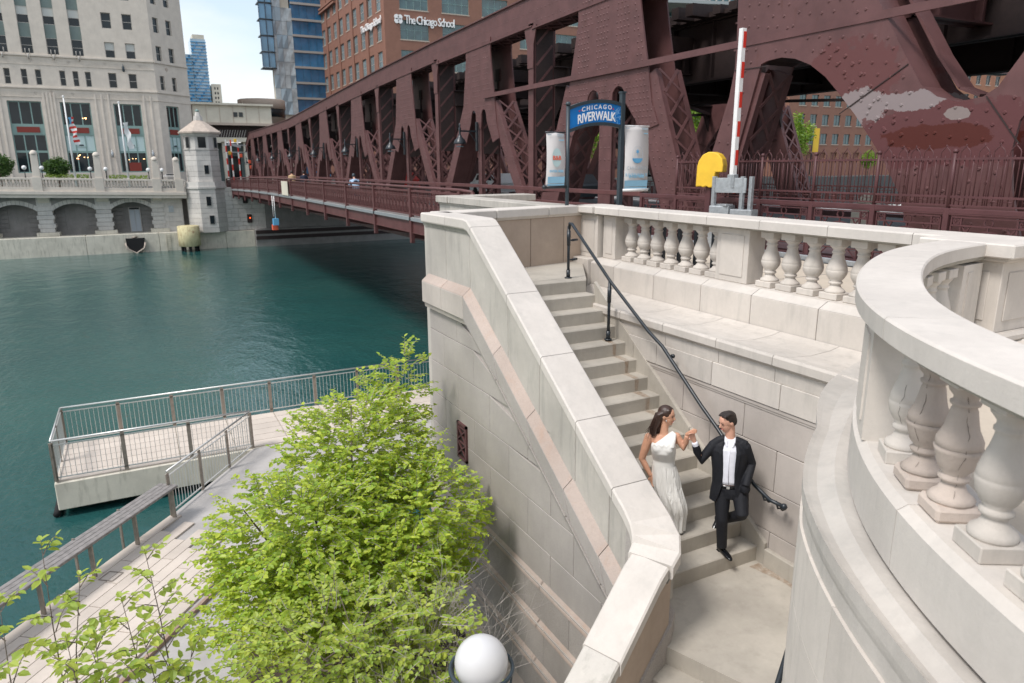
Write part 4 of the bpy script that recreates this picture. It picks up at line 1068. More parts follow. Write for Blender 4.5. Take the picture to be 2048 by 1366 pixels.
# footway railing: posts, rail, ornamental panels
fr = thing('bridge_railing', 'long maroon cast iron railing with pierced panels along the outer edge of the bridge', 'railing', (9.6, 50, 0))
py = [22.0 + 4.87 * k for k in range(0, 15)]
for y in py:
    c_ = camb(y); q = MB(); q.box(9.50, 9.66, y - .09, y + .09, -1.15 + c_, 1.0 + c_, .01); q.build('post', M['rail_red'], fr)
    q = MB(); q.prism([(9.66, -.95), (9.66, -.35), (12.3, -.35), (12.3, -1.4)], lambda a, b: (a, y - .04, b + c_), lambda a, b: (a, y + .04, b + c_)); q.build('bracket', M['rail_red'], fr)
q = MB(); q.tube([(9.58, 21.0, 1.0)] + [(9.58, y, 1.04 + camb(y)) for y in py], .055, 10); q.tube([(9.58, 21.0, 1.0), (9.58, 21.0, -.1)], .07, 10); q.build('top_rail', M['rail_red'], fr)
def panel_mesh(Lp, n, detail):
    q = MB(); q.box(-.03, .03, 0, Lp, .86, .92); q.box(-.035, .035, 0, Lp, -.04, .03); q.box(-.02, .02, 0, Lp, .74, .765)
    w = Lp / n
    for k in range(n):
        y0 = w * k; q.box(-.02, .02, y0 - .016, y0 + .016, 0, .88)
        yc = y0 + w / 2
        if detail:
            for s_ in (-1, 1):
                q.bar((0, yc + s_ * w * .36, .02), (0, yc + s_ * w * .12, .30), .03, .034, up=(1, 0, 0)); q.bar((0, yc + s_ * w * .12, .30), (0, yc + s_ * w * .36, .52), .03, .034, up=(1, 0, 0))
                q.bar((0, yc + s_ * w * .36, .52), (0, yc, .70), .03, .034, up=(1, 0, 0)); q.bar((0, yc, .06), (0, yc + s_ * w * .2, .20), .02, .02, up=(1, 0, 0)); q.bar((0, yc, .42), (0, yc + s_ * w * .34, .30), .03, .034, up=(1, 0, 0))
                q.bar((0, yc + s_ * w * .2, .55), (0, yc + s_ * w * .42, .72), .03, .034, up=(1, 0, 0))
            for t in range(8):
                a0, a1 = t * pi / 4, (t + 1) * pi / 4
                q.bar((0, yc + .06 * math.cos(a0), .56 + .06 * math.sin(a0)), (0, yc + .06 * math.cos(a1), .56 + .06 * math.sin(a1)), .02, .02, up=(1, 0, 0))
                q.bar((0, yc + .07 * math.cos(a0), .80 + .045 * math.sin(a0)), (0, yc + .07 * math.cos(a1), .80 + .045 * math.sin(a1)), .015, .02, up=(1, 0, 0))
            q.box(-.015, .015, yc - .09, yc + .09, .26, .44); q.box(-.012, .012, y0 + .03, y0 + w - .03, .66, .72); q.bar((0, yc, .0), (0, yc, .26), .03, .05, up=(1, 0, 0))
        else:
            q.box(-.01, .01, yc - w * .28, yc + w * .28, .2, .62); q.bar((0, yc - w * .4, .04), (0, yc, .2), .02, .03, up=(1, 0, 0)); q.bar((0, yc + w * .4, .04), (0, yc, .2), .02, .03, up=(1, 0, 0))
    return q
pA = panel_mesh(4.69, 11, True).mesh('panel', mat=M['rail_red']); pB = panel_mesh(4.69, 11, False).mesh('panel', mat=M['rail_red'])
for k in range(len(py) - 1):
    o = inst('panel', pA if k < 7 else pB, (9.58, py[k] + .09, camb(py[k] + 2.4)), fr)
    sl = (camb(py[k + 1]) - camb(py[k])) / 4.87; o.rotation_euler = (math.atan(sl), 0, 0)
inst('panel', pA, (9.58, 17.3, 0), fr)
for k in range(-1, len(py) - 1):
    a = py[k] if k >= 0 else 17.6; b = py[k + 1]; za, zb = camb(a), camb(b)
    q = MB(); q.hexa([(9.5, a, -.26 + za), (9.6, a, -.26 + za), (9.5, b, -.26 + zb), (9.6, b, -.26 + zb), (9.5, a, -.13 + za), (9.6, a, -.13 + za), (9.5, b, -.13 + zb), (9.6, b, -.13 + zb)]); q.build('kerb_angle', M['galv'], fr)
    q = MB(); q.hexa([(9.60, a, -.72 + za), (9.64, a, -.72 + za), (9.60, b, -.72 + zb), (9.64, b, -.72 + zb), (9.60, a, -.28 + za), (9.64, a, -.28 + za), (9.60, b, -.28 + zb), (9.64, b, -.28 + zb)])
    q.box(9.56, 9.7, a, b, -.75 + za, -.72 + za); q.build('fascia_beam', M['rail_red'], fr)
# inner guard rail
gr = thing('guard_rail', 'two horizontal maroon guard bars between the footway and the truss', 'guard rail', (11.5, 40, 0))
for z, w in ((1.10, .12), (.72, .09)):
    for a, b in zip([14.8, 30, 40, 50, 60, 70, 80], [30, 40, 50, 60, 70, 80, 90]):
        q = MB(); q.hexa([(11.46, a, z - w / 2 + camb(a)), (11.54, a, z - w / 2 + camb(a)), (11.46, b, z - w / 2 + camb(b)), (11.54, b, z - w / 2 + camb(b)), (11.46, a, z + w / 2 + camb(a)), (11.54, a, z + w / 2 + camb(a)), (11.46, b, z + w / 2 + camb(b)), (11.54, b, z + w / 2 + camb(b))], .01); q.build('rail', M['rail_red'], gr)
for k in range(17):
    y = 15.6 + 4.3 * k; q = MB(); q.box(11.54, 12.3, y - .04, y + .04, .6 + camb(y), .7 + camb(y)); q.box(11.54, 12.3, y - .04, y + .04, 1.0 + camb(y), 1.08 + camb(y)); q.build('support_arm', M['rail_red'], gr)
# lamps on the truss posts
def bridge_lamp(y, lab, s=1):
    t = thing('bridge_lamp', lab, 'lamp', (12.2, y, 3.0), 'black hooded lamps on the bridge truss')
    z = 3.15 + camb(y)
    q = MB(); q.box(12.14, 12.22, y - .06, y + .06, z - .75, z + .35, .01); q.build('wall_plate', M['black'], t)
    q = MB(); q.bar((12.18, y, z), (11.45, y, z), .05, .06); q.bar((12.18, y, z - .45), (11.85, y, z - .02), .03, .03); q.build('arm', M['black'], t)
    q = MB(); q.lathe([(.01, .30), (.04, .24), (.025, .16), (.06, .10), (.045, 0), (.04, -.12), (.10, -.24), (.20, -.34), (.25, -.46), (.25, -.48), (.16, -.47)], 16, (11.45, y, z)); q.build('shade', M['black'], t)
    q = MB(); q.lathe([(.001, 0), (.15, .0), (.15, .04), (.001, .05)], 12, (11.45, y, z - .6)); q.build('lens', M['glass_pale'], t)
labs = ['largest black hooded bridge lamp, on the post just left of the sign', 'second black hooded bridge lamp behind the largest one', 'third black hooded bridge lamp, above the cyclist in blue',
        'fourth black hooded bridge lamp, on the middle of the truss', 'fifth black hooded bridge lamp, just beyond the middle of the truss', 'sixth black hooded bridge lamp, small, above the walkers', 'seventh small black hooded bridge lamp near the far end', 'farthest tiny black hooded bridge lamp beside the bridge house']
for i, y in enumerate(YN[1:9]): bridge_lamp(y, labs[i])

# yellowish plaque on the railing
pq = MB(); pq.box(9.44, 9.48, 51.9, 54.2, -.12, .86, .01); tag(pq.build('railing_plaque', M['cream']), 'cream notice board hung on the bridge railing', 'plaque')

# ================================================================== picket fence on the plaza side
pf = thing('picket_fence', 'maroon iron picket fence with arched tops over cast openwork panels', 'fence', (11.5, 9, 0))
FX = 11.5
fy = [14.75, 13.22, 11.75, 10.32, 8.95, 7.62, 6.32, 5.05, 3.8, 2.6, 1.4]
fy = [14.75 - 1.31 * k for k in range(14)]
def ringbars(q, yc, zc, r, n, w, a0=0, a1=2 * pi):
    for t in range(n):
        b0 = a0 + (a1 - a0) * t / n; b1 = a0 + (a1 - a0) * (t + 1) / n
        q.bar((0, yc + r * math.cos(b0), zc + r * math.sin(b0)), (0, yc + r * math.cos(b1), zc + r * math.sin(b1)), w, w, up=(1, 0, 0))
W_ = 1.31
q = MB()   # lower openwork panel, local y from 0 to W_
q.box(-.035, .035, 0, W_, 1.01, 1.12, .01); q.box(-.04, .04, 0, W_, 1.045, 1.075); q.box(-.03, .03, 0, W_, .06, .12)
q.box(-.02, .02, .09, W_ - .09, .975, .995); q.box(-.02, .02, .09, W_ - .09, .845, .868)
for yy in (.09, W_ - .09, .24, W_ - .24): q.box(-.015, .015, yy - .012, yy + .012, .1, .98 if yy in (.09, W_ - .09) else .98)
for yy in (.165, W_ - .165): ringbars(q, yy, .92, .05, 8, .016); q.bar((0, yy - .05, .87), (0, yy + .05, .97), .012, .014, up=(1, 0, 0)); q.bar((0, yy - .05, .97), (0, yy + .05, .87), .012, .014, up=(1, 0, 0))
ringbars(q, W_ / 2, .915, .065, 12, .018)
ringbars(q, W_ / 2, .42, .36, 16, .024, 0, pi); ringbars(q, W_ / 2, .42, .13, 8, .024, 0, pi)
for t in (0.35, .8, pi / 2, pi - .8, pi - .35): q.bar((0, W_ / 2 + .13 * math.cos(t), .42 + .13 * math.sin(t)), (0, W_ / 2 + .36 * math.cos(t), .42 + .36 * math.sin(t)), .016, .02, up=(1, 0, 0))
q.bar((0, W_ / 2, .77), (0, W_ / 2, .86), .02, .03, up=(1, 0, 0))
for s_ in (-1, 1): q.bar((0, W_ / 2 + s_ * .20, .6), (0, W_ / 2 + s_ * .40, .85), .018, .02, up=(1, 0, 0)); q.bar((0, W_ / 2 + s_ * .40, .6), (0, W_ / 2 + s_ * .27, .85), .018, .02, up=(1, 0, 0)); q.bar((0, W_ / 2 + s_ * .40, .12), (0, W_ / 2 + s_ * .22, .3), .018, .024, up=(1, 0, 0))
q.box(-.02, .02, .1, W_ - .1, .285, .31)
fpan = q.mesh('openwork_panel', mat=M['fence'])
q = MB(); q.box(-.045, .045, -.045, .045, 0, 1.12, .006); fpostL = q.mesh('panel_post', mat=M['fence'])
q = MB(); q.tube([(0, 0, 1.1), (0, 0, 1.98)], .032, 8); q.lathe([(.04, 0), (.045, .02), (.03, .05), (.001, .06)], 10, (0, 0, 1.98)); fpostU = q.mesh('upper_post', mat=M['fence'])
q = MB(); q.tube([(0, 0, 1.16), (0, 0, 1.93)], .0095, 6); pk = q.mesh('picket', mat=M['fence'])
def arch_top():
    q = MB(); w = .155; q.tube([(0, -w / 2, 1.16), (0, -w / 2, 1.97), (0, -w * .42, 2.0), (0, 0, 2.07), (0, w * .42, 2.0), (0, w / 2, 1.97), (0, w / 2, 1.16)], .0098, 6); q.tube([(0, 0, 2.06), (0, 0, 2.10)], .010, 6)
    q.tube([(0, -w / 2, 1.24), (0, w / 2, 1.24)], .008, 6); return q.mesh('arched_picket', mat=M['fence'])
ap = arch_top()
np_ = 0
for k, y in enumerate(fy):
    inst('panel_post', fpostL, (FX, y, 0), pf)
    if k < len(fy) - 1: inst('openwork_panel', fpan, (FX, y - W_, 0), pf)
    if k >= 1:
        inst('upper_post', fpostU, (FX, y, 0), pf)
        if k < len(fy) - 1:
            for j, yy in enumerate((.155, .435, .655, .875, 1.155)):
                if np_ < 295 and j != 2:
                    inst('arched_picket', ap, (FX, y - yy, 0), pf); inst('picket', pk, (FX, y - yy, 0), pf); np_ += 2
                elif j == 2: inst('arched_picket', ap, (FX, y - yy, 0), pf); inst('picket', pk, (FX, y - yy, 0), pf)
            for yy in (.295, 1.015, .545, .765): inst('picket', pk, (FX, y - yy, 0), pf)
q = MB(); q.bar((FX, fy[1], 1.88), (FX, fy[-1], 1.88), .045, .035); q.bar((FX, fy[1], 1.30), (FX, fy[-1], 1.30), .045, .035); q.bar((FX, fy[1], 1.165), (FX, fy[-1], 1.165), .03, .025); q.build('rail', M['fence'], pf)

# ================================================================== sign with two posts
sg = thing('riverwalk_sign', 'blue arched sign reading CHICAGO RIVERWALK between two dark posts, tagged with graffiti', 'sign', (7.9, 11.6, 0))
XL, XR, SY = 7.30, 8.53, 11.66
q = MB(); q.tube([(XL, SY, -.02), (XL, SY, 2.92)], .036, 12); q.lathe([(.05, 0), (.05, .03), (.03, .06)], 12, (XL, SY, 2.90)); q.lathe([(.12, 0), (.12, .015)], 12, (XL, SY, .0)); q.build('post', M['greypole'], sg)
q = MB(); q.box(XR - .045, XR + .045, SY - .045, SY + .045, 0, 3.16, .006); q.box(XR - .055, XR + .055, SY - .055, SY + .055, 3.16, 3.19); q.build('post', M['greypole'], sg)
def archz(x, base):   # arch line across the sign
    t = (x - XL) / (XR - XL); return base + .11 * 4 * t * (1 - t) * .9 + .10 * t
up_, lo_ = [], []
N = 18
for k in range(N + 1):
    x = XL + .02 + (XR - XL - .04) * k / N; up_.append((x, archz(x, 2.84))); lo_.append((x, archz(x, 2.43)))
q = MB(); q.prism(up_ + lo_[::-1], lambda a, b: (a, SY - .015, b), lambda a, b: (a, SY + .015, b)); q.build('sign_board', M['blue'], sg)
for nm, ln_ in (('upper_frame', up_), ('lower_frame', lo_)):
    q = MB()
    q.sweep([(-.04, -.03), (-.04, .03), (.04, .03), (.04, -.03)], [(x, SY, z) for x, z in ln_]); q.build(nm, M['greypole'], sg)
q = MB(); q.tube([(7.94, SY, 3.05), (7.94, SY, 3.16)], .006, 5); q.build('spike', M['greypole'], sg)
def wrp(off):
    def f(x, y):
        X0 = 7.9 + x; return x, y + archz(X0, 0) + off - 0
    return f
text_on('lettering', 'CHICAGO', .115, M['wht'], (7.93, SY - .019, 0), (1, 0, 0), (0, 0, 1), sg, .003, 1.45, .002, wrp(2.70))
text_on('lettering', 'RIVERWALK', .205, M['wht'], (7.93, SY - .019, 0), (1, 0, 0), (0, 0, 1), sg, .003, .97, .004, lambda x, y: (x * .80, y * 1.12 + archz(7.92 + x * .80, 0) + 2.50))
def star(par, cx, cz, r, mat, y, n=6, nm='star'):
    q = MB(); pts = [(cx + (r if k % 2 == 0 else r * .42) * math.sin(k * pi / n), cz + (r if k % 2 == 0 else r * .42) * math.cos(k * pi / n)) for k in range(2 * n)]
    q.prism(pts, lambda a, b: (a, y, b), lambda a, b: (a, y + .004, b)); q.build(nm, mat, par)
for cx, cz in ((7.535, 2.76), (7.59, 2.78), (8.25, 2.83), (8.305, 2.82)): star(sg, cx, cz + .04, .022, M['star'], SY - .021)
q = MB()
def scr(pts, z0=0):
    for a, b in zip(pts[:-1], pts[1:]): q.bar((a[0], SY - .018, a[1]), (b[0], SY - .018, b[1]), .004, .007, up=(0, 1, 0))
scr([(8.24, 2.66), (8.26, 2.78), (8.30, 2.68), (8.31, 2.82)]); scr([(8.30, 2.77), (8.32, 2.68), (8.36, 2.72), (8.38, 2.85)]); scr([(8.36, 2.83), (8.45, 2.90)]); scr([(8.40, 2.87), (8.40, 2.76)])
scr([(8.48, 2.90), (8.44, 2.84), (8.43, 2.78), (8.49, 2.79)]); scr([(8.45, 2.84), (8.49, 2.86)])
scr([(8.44, 2.72), (8.37, 2.70), (8.37, 2.66), (8.41, 2.65), (8.41, 2.59), (8.36, 2.58)]); scr([(8.43, 2.70), (8.49, 2.74), (8.46, 2.68), (8.50, 2.66), (8.49, 2.60), (8.44, 2.59)])
q.build('graffiti', M['scrawl'], sg)
def banner(lab, x0, x1, z0, z1, left):
    b = thing('banner', lab, 'banner', ((x0 + x1) / 2, SY, z0))
    q = MB(); n = 14; vs = []; fs = []
    for i in range(n + 1):
        t = i / n; z = z1 + (z0 - z1) * t; bow = -.035 * math.sin(t * pi) - .02 * t; dx = (-.02 if left else .0) * t
        for (x, e) in ((x0 + dx, 0), ((x0 + x1) / 2 + dx, -.012), (x1, 0)):
            vs.append((x, SY + bow + e, z))
    for i in range(n):
        for j in range(2): fs.append((i * 3 + j, i * 3 + j + 1, i * 3 + j + 4, i * 3 + j + 3))
    q.add(vs, fs, True); o = q.build('cloth', M['banner'], b); so = o.modifiers.new('s', 'SOLIDIFY'); so.thickness = .004
    yb = lambda z: SY - .035 * math.sin((z1 - z) / (z1 - z0) * pi) - .02 * (z1 - z) / (z1 - z0) - .019
    for za, zb in ((z0 + .02, z0 + .06), (z0 + .07, z0 + .19)):
        q = MB(); q.add([(x0 + .01, yb(za), za), (x1 - .01, yb(za), za), (x1 - .01, yb(zb), zb), (x0 + .01, yb(zb), zb)], [(0, 1, 2, 3)]); q.build('blue_stripe', M['lblue'], b)
    q = MB(); q.tube([(x0 - .02, SY, z1), (x1 + .02, SY, z1)], .014, 8); q.tube([(x0 - .03, SY - .03, z0), (x1 + .03, SY - .03, z0)], .03, 10); q.build('rod', M['white'] if not left else M['black'], b)
    xk = x0 - .05 if left else x1 + .05
    q = MB(); q.lathe([(.001, -.05), (.045, -.02), (.045, .02), (.001, .05)], 10, (xk, SY - .03, z0)); q.build('end_cap', M['black'], b)
    cx = (x0 + x1) / 2; zc = z1 - (z1 - z0) * .46; yy = yb(zc) - .006
    def disc(cx, cz, rx, rz, mat, nm, y, a0=0, a1=2 * pi, n=28):
        q = MB(); pts = [(cx + rx * math.cos(a0 + (a1 - a0) * k / n), cz + rz * math.sin(a0 + (a1 - a0) * k / n)) for k in range(n if a1 - a0 > 6 else n + 1)]
        q.prism(pts, lambda a, b_: (a, y, b_), lambda a, b_: (a, y + .002, b_)); q.build(nm, mat, b)
    W2 = x1 - x0
    if left:
        disc(cx, zc, .10, .17, M['paleb'], 'emblem_disc', yy); text_on('lettering', 'B&B', .11, M['orange'], (cx, yy - .004, zc - .04), (1, 0, 0), (0, 0, 1), b, .002, .95, .002)
        text_on('lettering', 'ENTER HERE', .06, M['lblue'], (cx, yb(z0 + .3) - .003, z0 + .27), (1, 0, 0), (0, 0, 1), b, .002, .9, .002)
    else:
        q = MB()
        for k in range(32):
            a0, a1 = 2 * pi * k / 32, 2 * pi * (k + 1) / 32
            q.bar((cx + .125 * math.cos(a0), yy, zc + .02 + .165 * math.sin(a0)), (cx + .125 * math.cos(a1), yy, zc + .02 + .165 * math.sin(a1)), .003, .004, up=(0, 1, 0))
        q.build('emblem_ring', M['pgrey'], b)
        star(b, cx, zc + .08, .05, M['mblue'], yy - .002); disc(cx, zc - .045, .125, .10, M['mblue'], 'emblem_wave', yy - .002, pi + .05, 2 * pi - .05, 20)
        q = MB(); q.bar((cx, yy - .002, zc + .05), (cx, yy - .002, zc), .003, .006, up=(0, 1, 0)); q.build('emblem_stem', M['mblue'], b)
        text_on('lettering', 'CHICAGO', .095, M['pgrey'], (cx, yb(zc - .27) - .003, zc - .27), (1, 0, 0), (0, 0, 1), b, .002, 1.25)
        text_on('lettering', 'RIVERWALK', .088, M['lblue'], (cx, yb(zc - .40) - .003, zc - .40), (1, 0, 0), (0, 0, 1), b, .002, 1.2)
        text_on('lettering', 'ENTER HERE', .072, M['lblue'], (cx, yb(z0 + .24) - .003, z0 + .24), (1, 0, 0), (0, 0, 1), b, .002, .9, .003)
    for w_, zz, xx, cc in ((.08, z1 - .045, x0 + .06, 'pgrey'), (.14, z1 - .04, x1 - .10, 'pgrey'), (.12, z1 - .065, x1 - .10, 'pgrey'), (.10, z1 - .14, x1 - .08, 'lblue')):
        q = MB(); q.box(xx - w_ / 2, xx + w_ / 2, yb(zz) - .004, yb(zz) - .001, zz - .008, zz + .008); q.build('small_print', M[cc], b)
banner('white banner with B&B roundel left of the arched sign', 6.83, 7.22, 1.42, 2.41, True)
banner('white banner with star and wave emblem right of the arched sign', 8.60, 9.18, 1.33, 2.56, False)

# ================================================================== gate barrier
gb = thing('barrier_gate', 'raised red and white barrier arm on a galvanised stand behind the balustrade', 'barrier', (10.9, 11.0, 0))
ax_, ay_ = 10.9, 11.02
q = MB(); q.box(ax_ - .055, ax_ + .055, ay_ - .05, ay_ + .05, 1.5, 4.40, .006); q.build('arm', M['white'], gb)
for k in range(6):
    z = 4.34 - .56 * k
    q = MB(); q.box(ax_ - .02 , ax_ + .058, ay_ - .053, ay_ - .049, z - .30, z); q.box(ax_ + .054, ax_ + .058, ay_ - .053, ay_ + .05, z - .30, z); q.build('red_band', M['red'], gb)
q = MB(); q.box(ax_ - .07, ax_ + .07, ay_ - .09, ay_ + .09, 1.35, 1.62, .01); q.build('arm_socket', M['galv'], gb)
q = MB(); 
q.bar((10.70, 11.34, 1.40), (10.99, 10.72, 1.40), .05, .30, b=.005); q.build('head_plate', M['galv'], gb)
for (x, y) in ((10.71, 11.33), (10.97, 10.80), (11.03, 10.62)):
    q = MB(); q.box(x - .04, x + .04, y - .04, y + .04, 0, 1.58, .006); q.build('upright', M['galv'], gb)
q = MB(); q.hexa([(10.62, 11.36, 0), (10.8, 10.98, 0), (10.9, 11.5, 0), (11.1, 11.1, 0), (10.62, 11.36, .98), (10.8, 10.98, .98), (10.9, 11.5, 1.0), (11.1, 11.1, 1.0)], .012); q.build('control_box', M['galv'], gb)
q = MB(); q.hexa([(10.8, 10.95, 0), (10.95, 10.50, 0), (11.1, 11.1, 0), (11.25, 10.6, 0), (10.8, 10.95, .92), (10.95, 10.5, .92), (11.1, 11.1, .92), (11.25, 10.6, .92)], .012); q.build('control_box', M['galv'], gb)
for tt in (0,):
    q = MB(); q.box(10.74, 10.94, 11.0, 11.28, .98, 1.02, .006); q.build('lid', M['galv'], gb)
yc = thing('yellow_cover', 'rounded yellow protective cover over the gate motor beside the barrier arm', 'cover', (10.9, 11.6, 1.4))
Dv = Vector((.42, -.907, 0)); O = Vector((10.86, 11.60, 0)); Nv = Vector((-.907, -.42, 0))
prof = [(-.30, 1.36), (.05, 1.33), (.30, 1.38), (.30, 1.66), (.08, 1.66)] 
outl = [(-.29, 1.36), (-.17, 1.37), (-.13, 1.345), (-.06, 1.375), (.02, 1.34), (.10, 1.36), (.12, 1.37), (.12, 1.57), (.13, 1.66), (.28, 1.66), (.29, 1.80), (.26, 1.93), (.18, 2.03), (.06, 2.075), (-.05, 2.075), (-.17, 2.02), (-.25, 1.90), (-.28, 1.78)]
q = MB(); q.prism(outl, lambda a, b: tuple(O + Dv * a + Nv * .13 + Vector((0, 0, b))), lambda a, b: tuple(O + Dv * a - Nv * .13 + Vector((0, 0, b)))); o = q.build('shell', M['yellow'], yc)
bv = o.modifiers.new('b', 'BEVEL'); bv.width = .03; bv.segments = 3
q = MB(); q.box(10.80, 10.92, 11.55, 11.7, .0, 1.36, .01); q.build('pedestal', M['fence'], yc)
# small black guard rails behind the balustrade
bk = thing('black_guard_rail', 'short black metal guard rail standing on the plaza behind the balusters', 'guard rail', (8.9, 10, 0))
for k in range(5): 
    q = MB(); q.box(8.7 + .02 * k, 8.76 + .02 * k, 10.9 - .42 * k, 10.96 - .42 * k, 0, .95); q.build('post', M['black'], bk)
q = MB(); q.bar((8.73, 10.93, .93), (8.81, 9.25, .93), .05, .06); q.build('rail', M['black'], bk)
q = MB(); q.prism([(.0, .0), (.06, 0), (.08, .1), (.06, .2), (0, .2)], lambda a, b: (8.84, 9.05 + a, .60 + b), lambda a, b: (8.86, 9.05 + a, .60 + b)); q.build('yellow_tag', M['yellow'], bk)
# grey kerb beam below the fence
q = MB(); q.box(11.36, 11.44, 1, 14.8, .0, .10, .01); tag(q.build('fence_kerb', M['galv']), 'low grey steel kerb along the foot of the picket fence', 'kerb')
# ================================================================== riverwalk railings
def rail_run(par, pts, zf, step_post=1.39, h=1.1, dark=False, bars=True, first=True):
    """stainless railing along pts (floor points), posts at every vertex and between"""
    for (a, b) in zip(pts[:-1], pts[1:]):
        a = Vector((a[0], a[1], zf)); b = Vector((b[0], b[1], zf)); d = b - a; L = d.length; d.normalize(); n = Vector((-d.y, d.x, 0))
        k = max(1, round(L / step_post))
        for i in range(k + 1):
            if i == 0 and not first: continue
            p = a + d * (L * i / k); q = MB(); q.bar(p, p + Vector((0, 0, h - .05)), .10, .03, up=n, b=.004); q.build('post', M['inox_dark'], par)
        q = MB(); q.tube([a + Vector((0, 0, h)), b + Vector((0, 0, h))], .026, 8); q.build('top_rail', M['inox'], par)
        q = MB(); q.bar(a + Vector((0, 0, h - .12)), b + Vector((0, 0, h - .12)), .03, .025); q.build('under_rail', M['inox'], par)
        q = MB(); q.bar(a + Vector((0, 0, .10)), b + Vector((0, 0, .10)), .03, .025); q.build('bottom_rail', M['inox'], par)
        q = MB(); nb_ = int(L / .115)
        for i in range(1, nb_):
            p = a + d * (L * i / nb_); q.bar(p + Vector((0, 0, .10)), p + Vector((0, 0, h - .12)), .012, .012, up=n)
        q.build('balusters', M['inox'], par, kind='stuff')
        first = True
pr = thing('platform_railing', 'stainless steel railing around the platform that projects over the water', 'railing', (-2.66, 20.1, -6))
rail_run(pr, [(2.12, 20.18), (-2.66, 20.18), (-2.66, 23.05), (8.9, 23.05)], -5.99)
rr = thing('ramp_railing', 'stainless railing slanting from the platform back to the walk', 'railing', (-.1, 16.8, -6))
rail_run(rr, [(2.12, 20.1), (-.12, 16.76)], -5.99, 1.36)
bn = thing('wooden_leaning_rail', 'long grey timber leaning rail on steel posts along the water edge', 'leaning rail', (-1.6, 15, -6))
e0 = Vector((-.02, 16.72, -5.24)); e1 = e0 - ed * 9.0
for k in range(5):
    a = e0 - ed * (1.8 * k) ; b = e0 - ed * (1.8 * k + 1.79)
    for s_ in (-1.5, -.5, .5, 1.5):
        q = MB(); q.bar(a + en * (.118 * s_ - .12), b + en * (.118 * s_ - .12), .112, .06, b=.008); q.build('plank', M['wood'], bn)
for k in range(7):
    p = e0 - ed * (.12 + 1.22 * k) + en * .02; q = MB(); q.bar(p + Vector((0, 0, -.78)), p + Vector((0, 0, -.03)), .10, .03, up=ed, b=.004)
    if k in (1, 2): q.bar(p + en * -.36 + Vector((0, 0, -1.5)), p + en * -.36 + Vector((0, 0, .05)), .05, .03, up=ed)
    q.build('post', M['inox_dark'], bn)
# mooring fender under the platform corner
q = MB(); q.tube([(-2.78, 20.2, -6.9), (-2.78, 22.5, -6.9)], .09, 10); tag(q.build('rubber_fender', M['rubber']), 'black rubber fender under the corner of the railed platform', 'fender')

# ================================================================== far bank
tz = lambda x: -.03 * (x + 11.6) * .9
qb = thing('north_quay_wall', 'long pale concrete quay wall at the far water line', 'quay', (-4, 86, -7))
for a, b in ((-60, -40), (-40, -25), (-25, -14.5), (-14.5, -5.2), (-5.2, 1.7), (1.7, 4.3)):
    q = MB(); q.box(a + .01, b - .01, 86, 88.2, -7.6, -5.0, .04); q.build('quay_block', M['quay'], qb)
for a, b in ((8.5, 11.6), (4.3, 8.5)):
    q = MB(); q.box(a + .01, b - .01, 85.9, 88.2, -7.6, -5.15, .04); q.build('quay_block', M['quay'], qb)
q = MB(); q.box(11.6, 60, 85.2, 86.5, -7.6, -5.0, .03); q.build('quay_block', M['recess'], qb)
q = MB(); q.box(11.6, 60, 85.12, 85.2, -5.55, -5.15); q.box(11.6, 60, 85.12, 85.2, -6.2, -5.8); q.build('timber_waler', M['dark'], qb)
q = MB()
for k in range(9): q.box(2.35, 2.75, 85.93, 85.98, -6.9 + .2 * k, -6.87 + .2 * k)
q.box(2.33, 2.36, 85.93, 85.98, -7, -5.1); q.box(2.74, 2.77, 85.93, 85.98, -7, -5.1); q.build('ladder', M['quay'], qb)
arc_ = thing('arcade_wall', 'stone arcade wall with three wide segmental arches below the terrace', 'wall', (-4, 88, -5))
def arch_bay(x0, x1, zs, zc, zt, y, n=14):
    q = MB(); vs = []; fs = []
    for k in range(n + 1):
        t = k / n; x = x0 + (x1 - x0) * t; z = zs + (zc - zs) * (1 - (2 * t - 1) ** 2)
        vs += [(x, y, z), (x, y, zt), (x, y + 1.6, z)]
    for k in range(n): a = 3 * k; fs += [(a, a + 3, a + 4, a + 1), (a, a + 2, a + 5, a + 3)]
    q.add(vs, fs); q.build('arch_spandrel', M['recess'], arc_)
    # voussoirs
    nv = 11
    for k in range(nv):
        t0, t1 = k / nv, (k + 1) / nv
        f = lambda t, o: (x0 + (x1 - x0) * t + (2 * t - 1) * o * .35, zs + (zc - zs) * (1 - (2 * t - 1) ** 2) + o)
        a, b = f(t0 + .004, 0), f(t1 - .004, 0); c, d = f(t0 + .004, .42), f(t1 - .004, .42)
        q = MB(); q.hexa([(a[0], y - .03, a[1]), (b[0], y - .03, b[1]), (a[0], y + .02, a[1]), (b[0], y + .02, b[1]), (c[0], y - .03, c[1]), (d[0], y - .03, d[1]), (c[0], y + .02, c[1]), (d[0], y + .02, d[1])]); q.build('voussoir', M['rustic'], arc_)
piers_ = [(-14.6, -13.0), (-9.15, -7.85), (-3.95, -2.55), (1.35, 2.5)]
for a, b in ((-13.0, -9.15), (-7.85, -3.95), (-2.55, 1.35)): arch_bay(a, b, -2.4, -1.7, -.9, 87.2)
